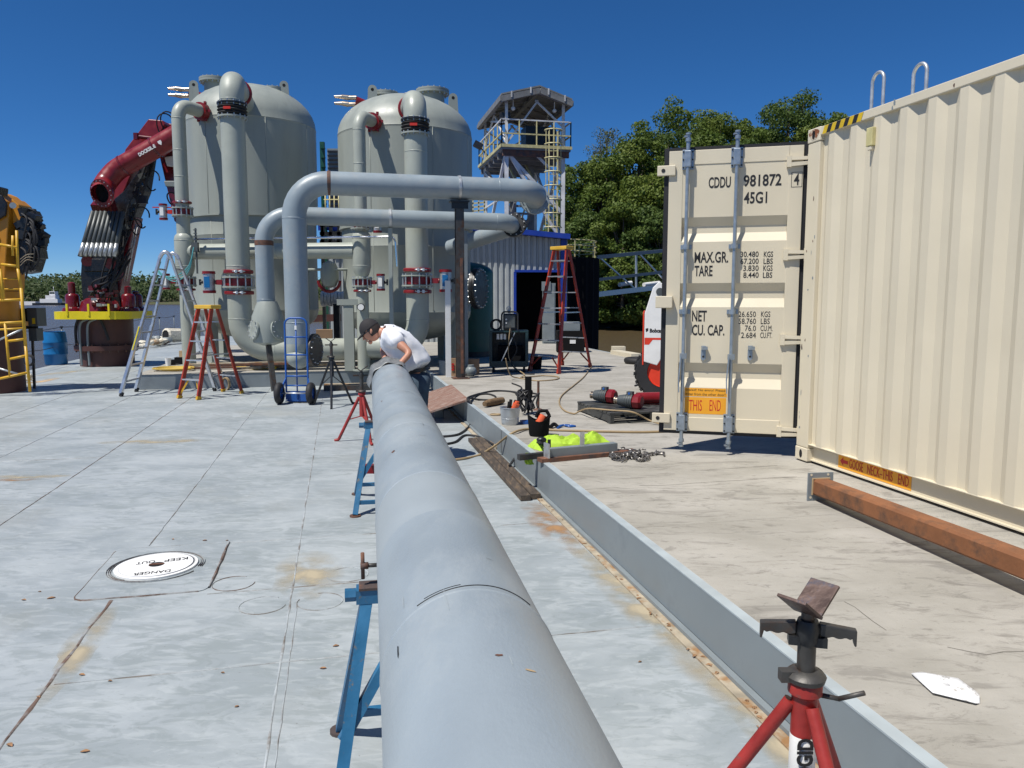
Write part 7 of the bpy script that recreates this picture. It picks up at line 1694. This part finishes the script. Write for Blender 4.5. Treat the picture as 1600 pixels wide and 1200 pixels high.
tb_(cn['nl']+Z*(zp+1.0), cn['nl'].lerp(cn['fl'],.7)+Z*(zr-.3), .08); tb_(cn['fl']+Z*(zp+.2), cn['fr']+Z*(zr-.4), .07); tb_(cn['fr']+Z*(zp+.2), cn['fl']+Z*(zr-.4), .07)
ce = (cn['nl']+cn['fr'])/2
for dx in (-.5,.5): tb_(ce+BX*dx*.8-Z*1.2, ce+BX*dx*.8+Z*(zp-.1), .30, 'tower_grey', 'inner_column')
# platform
def wq_(s0, s1, t0, t1, z0, z1, name, m): return wbox(s0, s1, t0, t1, z0, z1, name, m, tw_)
wq_(s_n-.25, s_f+.25, n0-.25, n1+.25, zp-.12, zp-.04, 'platform', 'tower_grey')
for k in range(6): wq_(s_n-.2+.95*k, s_n-.08+.95*k, n0-.2, n1+.2, zp-.36, zp-.125, 'joist', 'rusty_steel' if k == 0 else 'tower_grey')
wq_(s_n-.30, s_n-.252, n0-.30, n1+.30, zp-.04, zp+.08, 'toe_board', 'rail_yellow'); wq_(s_n-.30, s_f+.3, n0-.30, n0-.252, zp-.04, zp+.08, 'toe_board', 'rail_yellow')
for (A, B, n_) in ((W(s_n-.25,n0-.25),W(s_n-.25,n1+.25),4),(W(s_n-.25,n0-.25),W(s_f+.25,n0-.25),6),(W(s_f+.25,n0-.25),W(s_f+.25,n1+.25),4),(W(s_n-.25,n1+.25),W(s_f+.25,n1+.25),6)):
    for z in (.5,1.05): tb_(A+Z*(zp+z), B+Z*(zp+z), .05, 'rail_yellow' if z < 1 else 'tower_white', 'rail')
    for k in range(n_+1): tb_(A.lerp(B,k/n_)+Z*zp, A.lerp(B,k/n_)+Z*(zp+1.05), .05, 'rail_yellow', 'rail_post')
# roof: low gable, ridge along the tower
tm = (n0+n1)/2+.1; e0, e1 = n0-.28, n1+.28; r0, r1_ = s_n-.35, s_f+.35; zr1 = PY(840,136,cn['nl'].y).z; zre = PY(784,152,cn['nl'].y).z
for (ta, za, tb2, zb2) in ((e0,zre,tm,zr1),(tm,zr1,e1,zre-.05)):
    mb = MB(); mb.plate([W(r0,ta,za), W(r0,tb2,zb2), W(r1_,tb2,zb2), W(r1_,ta,za)], .06, Z); mb.build('roof_sheet', 'tower_grey', tw_)
    tb_(W(r0+.02,ta,za-.16), W(r0+.02,tb2,zb2-.16), .22, 'tower_grey', 'fascia'); tb_(W(r1_-.02,ta,za-.16), W(r1_-.02,tb2,zb2-.16), .20, 'tower_grey', 'fascia')
    for k in range(2):
        p = W(r0-.10, ta+(tb2-ta)*(k+.5)/2, za+(zb2-za)*(k+.5)/2-.08); mb = MB(); mb.box(p, (.05,.04,.24), rz=BROT); mb.build('roof_bracket', 'tower_white', tw_)
    for k in range(5): s_ = r0+.6+1.1*k; tb_(W(s_,ta,za-.1), W(s_,tb2,zb2-.1), .08, 'tower_grey', 'rafter')
for tt, za in ((e0+.03,zre-.14),(e1-.03,zre-.19),(tm,zr1-.14)): tb_(W(r0,tt,za), W(r1_,tt,za), .16, 'tower_grey', 'purlin')
# equipment on the platform, lamps
mb = MB(); mb.box(W(s_n+1.4,n1-.7,zp+.55), (1.3,.9,1.1), rz=BROT); mb.build('control_box', 'black_paint', tw_)
for (tt, s_) in ((n0+.3,s_n+.1),(n1-.35,s_n+.1)):
    mb = MB(); mb.ball(W(s_,tt,zr-.45), .09, 10); mb.cyl(W(s_,tt,zr-.4), W(s_,tt,zr-.1), .02, n=6); mb.build('lamp_globe', 'boat_white', tw_)
mb = MB(); mb.box(W(s_n+.3,n0+.0,zr-.75), (.45,.3,.3)); mb.build('floodlight', 'black_paint', tw_)
p = PY(747,227,35.5); mb = MB(); mb.box(p, (.38,.25,.28), m=Matrix.Rotation(.5,3,'Y')); mb.tube(smooth_path([p+V((.1,0,-.1)), p+V((.35,0,-.35)), p+V((.5,0,-.5)), p+V((.75,0,-.45))]), .03, 6); mb.build('floodlight', 'black_paint', tw_)
# cage ladder
lx0, lx1, yl = PY(857,260,31.2).x, PY(866,260,31.2).x, 31.0; zl0_, zl1_ = PY(860,355,yl).z, PY(860,203,yl).z
cgx = (PY(853,260,yl).x+PY(876,260,yl).x)/2; cr_ = .34
for k in (-.17,.17): tb_(V((cgx+k,yl+.25,zl0_-1.4)), V((cgx+k,yl+.25,zl1_)), .045, 'rail_yellow', 'ladder_rail')
z = zl0_-1.2
while z < zl1_: tb_(V((cgx-.17,yl+.25,z)), V((cgx+.17,yl+.25,z)), .03, 'rail_yellow', 'ladder_rung'); z += .3
for a in (-150,-120,-90,-60,-30): p = V((cgx+cr_*math.cos(R(a)), yl+.1+cr_*math.sin(R(a)), 0)); tb_(p+Z*zl0_, p+Z*zl1_, .028, 'rail_yellow', 'cage_bar')
for k in range(8):
    z = zl0_+(zl1_-zl0_)*k/7; mb = MB(); mb.tube([V((cgx+cr_*math.cos(R(a)), yl+.1+cr_*math.sin(R(a)), z)) for a in range(-190, 11, 20)], .028, 6); mb.build('cage_hoop', 'rail_yellow', tw_)
# small yellow stair landing seen left of the tower
t = thing('stair_landing', 'small yellow railed stair landing low behind the header pipes left of the tower', 'stairs', PY(748,340,31))
for k in range(5): mb = MB(); mb.beam(PY(738,312+6*k,31), PY(758,310+6*k,31), .05, .06); mb.build('rail', 'rail_yellow', t)
for u in (739, 748, 757): mb = MB(); mb.beam(PY(u,308,31), PY(u,345,31), .05, .05); mb.build('rail_post', 'rail_yellow', t)
mb = MB(); mb.box(PY(760,341,31.3)-V((0,0,.6)), (1.6,1,1.2)); mb.build('base', 'tower_grey', t)

# ============================================================ RED CRANE
YR = 20.6; q = P(167,573); YR = q.y+.55; qx = PY(167,540,YR).x
def C(u, v, y=None): return PY(u, v, YR if y is None else y)
ped = thing('red_crane', 'dark red knuckle crane on a brown pedestal with a yellow ring', 'crane', (qx, YR, 0))
zring0, zring1 = C(167,499,YR-.9).z, C(167,487,YR-.9).z
mb = MB(); mb.lathe([(.66,0),(.66,.42),(.78,.42),(.78,.55),(.66,.55),(.68,zring0)], (qx,YR,0), n=40); pd_ = mb.build('pedestal', 'pedestal_brown', ped)
mb = MB(); bolts(mb, (qx,YR,.485), Z, .73, 22, .022, .22); mb.build('bolt_ring', 'rusty_steel', pd_)
mb = MB(); pts = []; 
def rr(w_, d_, r_, k=6):
    out = []
    for (cx, cy, a0) in ((w_-r_, d_-r_, 0), (-w_+r_, d_-r_, 90), (-w_+r_, -d_+r_, 180), (w_-r_, -d_+r_, 270)):
        for i in range(k+1): a = R(a0+90*i/k); out.append((qx+cx+r_*math.cos(a), YR+cy+r_*math.sin(a)))
    return out
mb.prism(rr(.98,.98,.45), zring0, zring1); yr_ = mb.build('yellow_ring', 'ring_yellow', ped)
for dx in (-.45,.10,.62):
    mb = MB(); mb.box((qx+dx, YR-.985, zring1+.05), (.045,.03,.30)); mb.build('ring_tab', 'ring_yellow', yr_)
for k in range(4):
    dx = (-.35,-.1,.05,.38)[k]; mb = MB(); x0 = qx-.35+.2*k
    if k < 2: mb.tube(smooth_path([V((x0+.05,YR-.72,.05)), V((x0+.05,YR-.74,.8)), V((x0+.12,YR-.78,1.15)), V((x0+.28,YR-.70,1.25))]), .028, 8); mb.build('hydraulic_hose', 'cabinet_grey', ped)
mb = MB(); mb.tube(smooth_path([V((qx-.5,YR-.56,.62)), V((qx-.42,YR-.66,1.1)), V((qx-.1,YR-.80,1.42)), V((qx+.25,YR-.75,1.25)), V((qx+.42,YR-.68,.7))]), .035, 8); mb.build('hydraulic_hose', 'black_rubber', ped)
for (dx, dy, h) in ((-.74,-.2,.62),(.72,-.15,.52),(.55,.6,.4)):
    mb = MB(); mb.lathe([(.27,0),(.25,.08),(.17,.12),(.17,.40),(.14,.45),(.09,.47),(.09,h+.12),(.04,h+.15)], (qx+dx,YR+dy,zring1), n=20); sl_ = mb.build('slew_motor', 'crane_red', ped)
    mb = MB(); bolts(mb, (qx+dx,YR+dy,zring1+.08), Z, .21, 8, .018, .06); mb.build('bolt_ring', 'galvanised', sl_)
# column, hydraulics
mb = MB(); mb.lathe([(.62,zring1),(.55,zring1+.25),(.42,zring1+.35)], (qx,YR,0), n=28); mb.build('turret_base', 'crane_red', ped)
def cpoly(pts, y0, th, name, m, bevel=.02): mb = MB(); mb.plate([PY(u, v, YR) + V((0,y0,0)) for u, v in pts], th, V((0,1,0))); return mb.build(name, m, ped, bevel=bevel)
cpoly([(138,480),(196,480),(190,440),(176,400),(136,400),(134,430)], -.25, .10, 'column_plate', 'black_oily'); cpoly([(138,480),(196,480),(190,440),(176,400),(136,400),(134,430)], .2, .10, 'column_plate', 'crane_red')
cpoly([(170,480),(188,480),(205,400),(217,340),(200,335),(182,400)], -.2, .45, 'column', 'crane_red')
mb = MB(); mb.cyl(C(136,408,YR-.35), C(136,408,YR+.3), .14, n=16); mb.cyl(C(172,412,YR-.35), C(172,412,YR+.3), .14, n=16); mb.build('pivot_pin', 'crane_red', ped)
cpoly([(140,405),(180,405),(180,425),(140,425)], -.3, .5, 'cross_head', 'black_oily')
# boom lower (dark, hydraulics) and upper red box
cpoly([(163,330),(200,300),(228,262),(243,230),(232,300),(214,345),(195,410),(172,418),(158,400)], -.22, .4, 'lower_boom', 'black_oily')
cpoly([(196,252),(200,235),(236,188),(258,190),(262,196),(240,236),(214,262),(190,320),(178,318)], -.15, .38, 'upper_boom', 'red_paint')
cpoly([(232,190),(240,187),(262,190),(272,205),(273,230),(262,250),(240,240)], .24, .1, 'knuckle_plate', 'crane_red')
cpoly([(243,225),(262,205),(273,207),(273,235),(255,250)], -.2, .44, 'knuckle', 'crane_red')
mb = MB(); mb.cyl(C(212,213,YR-.35), C(244,217,YR-.30), .05, n=10); mb.box(C(213,213,YR-.35), (.10,.12,.16)); mb.build('cylinder_pin', 'crane_red', ped)
# discharge pipe with open flanged elbow
pth = [C(284,207,YR-.75), C(181,266,YR-.85), C(163,288,YR-1.0), C(160,302,YR-1.35)]
mb = MB(); mb.tube(fillet(pth, [.55,.3], 8), [.255]*len(fillet(pth,[.55,.3],8)), 28, cap=False); dpipe = mb.build('discharge_pipe', 'red_paint', ped)
fl = fillet(pth,[.55,.3],8); e, d = fl[-1], V((-.30,-.93,-.22)).normalized()
mb = MB(); mb.lathe([(.26,-.10),(.26,0),(.345,0),(.345,.035),(.22,.035),(.22,-.10)], e, d, n=36, cap=False); fm = mb.build('flange', 'crane_red', dpipe)
mb = MB(); mb.lathe([(.002,-.02),(.22,-.02)], e, d, n=28); mb.build('pipe_mouth', 'void', dpipe)
mb = MB(); bolts(mb, e+d*.02, d, .305, 16, .014, .06); mb.build('bolt_ring', 'galvanised', fm)
clampd = (fl[4]-fl[2]).normalized()
for f in (.12,.60): c_ = pth[1].lerp(pth[0], f); mb = MB(); mb.lathe([(.255,-.03),(.268,-.02),(.268,.02),(.255,.03)], c_, (pth[0]-pth[1]).normalized(), n=28, cap=False); mb.build('pipe_weld', 'crane_red', dpipe)
mb = MB(); mb.beam(C(160,316,YR-.6), C(170,345,YR-.3), .5, .3); mb.build('pipe_bracket', 'crane_red', ped)
dd = (pth[0]-pth[1]).normalized(); upd = (Z-dd*Z.dot(dd)).normalized(); face = dd.cross(upd); face = face if face.y < 0 else -face
pc = pth[1].lerp(pth[0], .56)
put_text('DOCKSIDE', .118, pc+face*.257+upd*-.05-dd*.08, dd, upd, 'white_paint', ped, xs=.82, bold=.006)
mb = MB(); pv = pc+face*.259+upd*-.05+dd*.30; mb.plate([pv-dd*.045+upd*.06, pv+dd*.045+upd*.06, pv+dd*.045-upd*.0, pv-upd*.06, pv-dd*.045-upd*.0], .002, face); mb.build('emblem', 'white_paint', ped)
# forearm going down behind the tank
cpoly([(248,240),(275,236),(282,300),(280,352),(272,345),(262,300)], .0, .35, 'forearm', 'crane_red')
cpoly([(258,246),(276,243),(278,262),(262,260)], -.06, .05, 'link_plate', 'white_paint'); cpoly([(257,283),(275,283),(276,293),(260,292)], -.06, .05, 'grey_block', 'cabinet_grey')
# ribbed guard (steel slats)
g0, g1, g2, g3 = C(144,330,YR-.9), C(195,331,YR-.9), C(181,402,YR-1.1), C(123,401,YR-1.1)
mb = MB(); mb.plate([g0,g1,g2,g3], .03, V((0,1,0))); gp = mb.build('ribbed_guard', 'actuator_grey', ped)
for k in range(8):
    f = .04+.92*k/7; a, b = g0.lerp(g1,f), g3.lerp(g2,f); mb = MB(); mb.tube([a+V((0,-.02,0)), b+V((0,-.02,0))], .052, 8); mb.build('guard_rib', 'actuator_grey', gp)
    mb = MB(); mb.tube([a.lerp(b,.70)+V((0,-.022,0)), a.lerp(b,.985)+V((0,-.022,0))], .052, 8); mb.build('pale_rib_end', 'galvanised', gp)  # lower end of each rib in a lighter metal
# hoses and valve clutter
rs = random.Random(5)
for k in range(16):
    u0, v0 = rs.uniform(140,185), rs.uniform(455,478); u1, v1 = rs.uniform(178,205), rs.uniform(360,410); y_ = YR-.4-rs.uniform(0,.35)
    mb = MB(); mb.tube(smooth_path([C(u0,v0,y_), C(u0+rs.uniform(-5,5),v0-15,y_-.1), C((u0+u1)/2+rs.uniform(-6,6),(v0+v1)/2+4,y_-.15), C(u1,v1,y_)]), .022, 6); mb.build('hydraulic_hose', 'black_rubber', ped)
for k in range(12):
    u0 = rs.uniform(186,236); v0 = 400-(u0-186)*2.6; mb = MB(); y_ = YR-.35-rs.uniform(0,.2); mb.tube(smooth_path([C(u0,v0,y_), C(u0+6,v0-28,y_), C(u0+10+rs.uniform(-4,4),v0-58,y_), C(u0+20,v0-85 if v0 > 300 else v0-60,y_)]), .02, 6); mb.build('hydraulic_hose', 'black_rubber', ped)
for (u, v, r_) in ((226,262,.22),(238,282,.26),(213,355,.2),(222,340,.27),(262,190,.25),(258,196,.3),(268,310,.15)):
    mb = MB(); c = C(u,v,YR-.35); mb.tube([c+V((math.cos(a)*r_*.7, .05*math.sin(2*a), math.sin(a)*r_)) for a in [2*math.pi*i/18 for i in range(16)]], .018, 6); mb.build('hose_loop', 'black_rubber', ped)
for k in range(34):
    u0, v0 = rs.uniform(140,182), rs.uniform(444,478); mb = MB(); c = C(u0,v0,YR-.55-rs.uniform(0,.25)); mb.box(c, (rs.uniform(.04,.13), .1, rs.uniform(.03,.1)), rz=rs.uniform(0,1)); mb.build('valve_block', rs.choice(['galvanised','black_oily','crane_red','crane_red']), ped)
for k in range(10):
    f = k/9; mb = MB(); c = C(184+38*f, 395-120*f, YR-.40); mb.box(c, (.16,.1,.12), m=Matrix.Rotation(-.4,3,'Y')); mb.build('valve_block', 'black_oily' if k % 3 else 'actuator_grey', ped)
mb = MB(); mb.box(C(222,312,YR-.4), (.25,.12,.2)); mb.build('junction_box', 'black_paint', ped)
mb = MB(); mb.cyl(C(193,440,YR-.1), C(212,350,YR-.1), .02, n=6); mb.cyl(C(197,440,YR-.1), C(216,350,YR-.1), .02, n=6); mb.build('guide_rod', 'galvanised', ped)

# ============================================================ YELLOW CRANE (left edge)
YY = 14.6
def Y_(u, v, y=None): return PY(u, v, YY if y is None else y)
yc = thing('yellow_crane', 'orange-yellow machine arm with black hydraulics at the left picture edge', 'crane', (Y_(-15,600).x, YY, 0))
def ypoly(pts, y0, th, name, m, bevel=.02): mb = MB(); mb.plate([Y_(u, v)+V((0,y0,0)) for u, v in pts], th, V((0,1,0))); return mb.build(name, m, yc, bevel=bevel)
bx_ = Y_(-12,560).x
mb = MB(); mb.lathe([(.52,0),(.52,1.25)], (bx_,YY,0), n=32); mb.build('pedestal', 'pedestal_brown', yc)
mb = MB(); mb.lathe([(.62,1.25),(.62,1.33),(.50,1.35),(.50,1.75),(.58,1.78),(.58,1.9),(.50,1.92)], (bx_,YY,0), n=32); mb.build('turntable', 'crane_orange', yc)
ypoly([(-40,470),(22,470),(26,400),(30,340),(27,318),(12,305),(0,300),(-40,330)], -.3, .6, 'mast', 'crane_orange')
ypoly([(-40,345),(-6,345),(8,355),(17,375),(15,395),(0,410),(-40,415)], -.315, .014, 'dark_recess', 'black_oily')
ypoly([(4,302),(12,304),(22,309),(30,322),(28,340),(8,352),(-30,370),(-30,330),(0,316)], -.36, .05, 'knuckle', 'black_oily')
mb = MB(); mb.cyl(Y_(20,321,YY-.37), Y_(20,321,YY-.40), .055, n=18); mb.build('pin_cap', 'galvanised', yc)
ypoly([(-20,296),(-2,302),(6,293),(17,296),(14,318),(-5,322),(-20,320)], -.30, .25, 'top_link', 'black_oily')
ypoly([(28,312),(40,322),(45,340),(44,352),(30,350)], -.2, .4, 'rear_link', 'crane_orange')
rs = random.Random(8)
for k in range(46):
    f = rs.random(); v = 330+f*92; u = 33+rs.uniform(0, 20+12*math.sin(math.pi*min(1,f*1.1)))+f*3; mb = MB(); c = Y_(u,v,YY-.25+rs.uniform(0,.4))
    mb.box(c, (rs.uniform(.08,.2), rs.uniform(.1,.25), rs.uniform(.06,.2)), m=Matrix.Rotation(rs.uniform(-.6,.6),3,'Y')); mb.build('hydraulic_block', rs.choice(['black_oily','black_oily','black_paint','black_rubber']), yc)
ypoly([(30,345),(50,350),(56,385),(62,400),(54,425),(36,428),(31,400)], -.1, .35, 'manifold', 'black_oily')
mb = MB(); mb.box(Y_(67,380,YY-.1), (.13,.1,.10)); mb.cyl(Y_(58,380,YY-.1), Y_(64,380,YY-.1), .03, n=8); mb.build('lamp', 'black_paint', yc)
for k in range(14):
    u0, v0 = rs.uniform(30,50), rs.uniform(325,400); mb = MB(); mb.tube(smooth_path([Y_(u0,v0,YY-.35), Y_(u0+8,v0+8,YY-.4), Y_(u0+9+rs.uniform(-4,4),v0+26,YY-.4), Y_(u0+2,v0+42,YY-.35)]), .018, 6); mb.build('hydraulic_hose', 'black_rubber', yc)
mb = MB(); mb.tube(smooth_path([Y_(45,326), Y_(54,330), Y_(55,340), Y_(49,350)]), .022, 8); mb.build('hydraulic_hose', 'black_rubber', yc)
for k in range(3): mb = MB(); mb.tube(smooth_path([Y_(32,405+5*k,YY-.4), Y_(42,398+4*k,YY-.45), Y_(54,397+6*k,YY-.4)]), .006, 5); mb.build('thin_wire', 'tan_edge', yc)
# access stair with yellow rails
st = thing('access_ladder', 'yellow tubular access ladder and guard rails around the orange machine', 'ladder', Y_(45,608,13.9))
def yr(u0, v0, u1, v1, r_=.024, y0=13.9, y1=13.9, m='cat_yellow'): mb = MB(); mb.cyl(PY(u0,v0,y0), PY(u1,v1,y1), r_, n=8); mb.build('rail', m, st)
yr(26,360,28,420); yr(28,420,33,450,.026); yr(33,450,40,540,.028); yr(40,540,47,612,.026)
yr(20,368,20,400); yr(0,382,28,387); yr(2,413,28,416); yr(-20,470,35,468); yr(-20,506,38,503); yr(-20,596,44,582); yr(13,533,38,530); yr(16,561,40,556)
yr(-4,395,4,470); yr(0,420,7,470); yr(8,505,16,590); yr(-20,540,35,514, .018, m='galvanised'); yr(-20,570,30,585, .018, m='galvanised'); yr(-20,516,38,513,.02)
for v in (436, 452): yr(0,v,30,v,.016, y0=14.0, y1=14.0)
# control cabinets on stand
cb = thing('control_cabinet', 'dark grey control cabinets on a thin stand beside the orange machine', 'cabinet', P(54,607))
yk = P(54,607).y
for (u0,v0,u1,v1,dd_,m_) in ((16,482,43,514,.35,'black_mat'),(41,481,59,510,.3,'actuator_grey'),(44,513,58,533,.22,'actuator_grey')):
    a, b = PY(u0,v0,yk), PY(u1,v1,yk); mb = MB(); mb.box(((a.x+b.x)/2, yk+dd_/2, (a.z+b.z)/2), (b.x-a.x, dd_, a.z-b.z)); mb.build('cabinet', m_, cb, bevel=.006)
a, b = PY(50,497,yk-.005), PY(55,506,yk-.005); mb = MB(); mb.box(((a.x+b.x)/2, yk-.005, (a.z+b.z)/2), (b.x-a.x,.008,a.z-b.z)); mb.build('panel_label', 'yellow_paint', cb)
mb = MB(); mb.beam(PY(51,533,yk+.05), P(54,607), .04, .04); mb.build('stand_leg', 'dark_steel', cb); mb = MB(); mb.tube(smooth_path([PY(38,533,yk), PY(33,545,yk), PY(29,555,yk)]), .02, 6); mb.build('cable', 'black_rubber', cb)
mb = MB(); mb.box(V((PY(30,440,yk+.6).x, yk+.4, .9)), (.06,.06,1.8)); mb.build('stand_leg', 'dark_steel', cb)
mb = MB(); c = PY(44,563,YY-.3)
for k in range(4): mb.tube([c+V((math.cos(a)*(.085+.006*k), .01*k, math.sin(a)*(.085+.006*k))) for a in [2*math.pi*i/20 for i in range(20)]], .010, 6, closed=True)
solo('cable_coil', mb, 'black_rubber', 'small black cable coil hanging on the yellow ladder rail', 'cable')
mb = MB(); c = P(38,598)
for k in range(8): mb.tube(smooth_path([c+V((rs.uniform(-.15,.15), rs.uniform(-.1,.2), .03)), c+V((rs.uniform(-.15,.15), 0, .18)), c+V((rs.uniform(-.15,.15), .05, .05))]), .015, 6)
solo('rope_tangle', mb, 'rope_white', 'small white tangle of rope at the foot of the orange machine', 'rope')
# ---- blue drum, black hose roll, rail, debris at the barge edge
q = P(78,571); q.y += .3; t = thing('steel_drum', 'blue plastic drum standing near the barge edge', 'drum', q)
mb = MB(); h = .90; mb.lathe([(.001,0),(.255,0),(.275,.05),(.285,.26),(.296,.28),(.296,.31),(.285,.33),(.292,.45),(.285,.57),(.296,.59),(.296,.62),(.285,.64),(.272,.84),(.255,.89),(.262,.90),(.24,.90),(.235,.87),(.001,.87)], q, n=40); mb.build('drum_body', 'drum_blue', t)
mb = MB(); mb.cyl(q+V((.1,.0,.87)), q+V((.1,0,.90)), .03, n=10); mb.build('bung', 'black_paint', t)
q = P(110,562); q.y += 1.6; mb = MB(); mb.cyl(q+V((-.45,0,.33)), q+V((.75,.15,.33)), .33, n=28); mb.cyl(q+V((-.47,0,.33)), q+V((-.44,0,.33)), .36, n=28); o = solo('rubber_hose_roll', mb, 'black_rubber', 'fat black rubber roll lying between the blue drum and the crane pedestal', 'roll')
mb = MB(); mb.tube([q+V((-.48, math.cos(a)*.30, .33+math.sin(a)*.30)) for a in [2*math.pi*i/24 for i in range(24)]], .02, 6, closed=True); mb.build('white_rim', 'galvanised', o, local=False) if False else None
# edge railing of thin posts and cable
rl_ = thing('edge_railing', 'thin grey cable railing along the river edge of the deck', 'railing', W(20,TL+.1,0))
prev = None
for k in range(9):
    s = 14.5+3.0*k; p = W(s, TL+.08, 0); mb = MB(); mb.cyl(p, p+Z*1.0, .018, n=8); mb.build('rail_post', 'cabinet_grey', rl_)
    mb = MB(); mb.box(p+Z*1.0, (.06,.06,.05)); mb.build('post_cap', 'black_paint', rl_)
    if prev is not None:
        for z in (1.0,.5): mb = MB(); a, b = prev+Z*z, p+Z*z; mb.tube([a, a.lerp(b,.5)-Z*.04, b], .010, 5); mb.build('rail_cable', 'dark_steel', rl_)
    prev = p
# pile of rags and hoses by the edge
rs = random.Random(4)
RAG = ['white rag bundle nearest the crane pedestal, lowest of the heap', 'tan cloth lump second from the crane pedestal', 'white rag bundle third from the crane pedestal', 'rusty brown lump in the middle of the rag heap',
       'grey lump in the middle of the rag heap', 'white rag bundle left of the wrapped pipe end, upper row', 'tan lump directly left of the wrapped pipe end', 'small white rag ball against the wrapped pipe end']
kinds = ['rope_white','tan_edge','rope_white','rusty_steel','cabinet_grey','rope_white','tan_edge','rope_white']
for k in range(8):
    u = 222+6.6*k; f = k/7; p = P(u, 545-10*f); p.y += rs.uniform(0,.6); r_ = rs.uniform(.16,.27); mb = MB()
    for i in range(4): mb.ball(p+V((rs.uniform(-.2,.2), rs.uniform(-.15,.2), r_*.55+rs.uniform(0,.14))), r_*rs.uniform(.5,.85), 10, (1.3,.9,.7))
    for i in range(len(mb.v)): mb.v[i] = mb.v[i]+V((1,1,1))*noise.noise(mb.v[i]*7)*.07
    solo('rag_bundle', mb, kinds[k], RAG[k], 'bundle', 'heap of rags and hoses at the deck edge')
mb = MB(); a = P(276,537); a.y -= .3; mb.lathe([(.20,-.35),(.28,-.30),(.28,.3),(.2,.35),(.19,.2),(.17,0)], a+Z*.36, V((-.45,-.88,.05)), n=10, smooth=False, cap=False); mb.lathe([(.002,.1),(.19,.1)], a+Z*.36, V((-.45,-.88,.05)), n=10); o = solo('pipe_fitting', mb, 'rope_white', 'white wrapped pipe end with dark mouth lying left of the left tank', 'pipe'); 
mb = MB(); mb.lathe([(.002,0),(.185,.001)], a+Z*.36+V((-.45,-.88,.05)).normalized()*.33, V((-.45,-.88,.05)), n=10); mb.build('dark_mouth', 'void', o)
mb = MB(); mb.box(P(296,536)+V((.1,.2,.35)), (.12,.1,.7)); solo('red_post', mb, 'red_paint', 'short red post beside the white wrapped pipe end', 'post')
# dark machine shadowing the slab behind the tanks, barrier ledges
for k, (u0, u1, v, y, m_, lab) in enumerate(((470,560,502,26,'cream_paint','long low pale wall behind the tanks at the far deck end'),)):
    pass
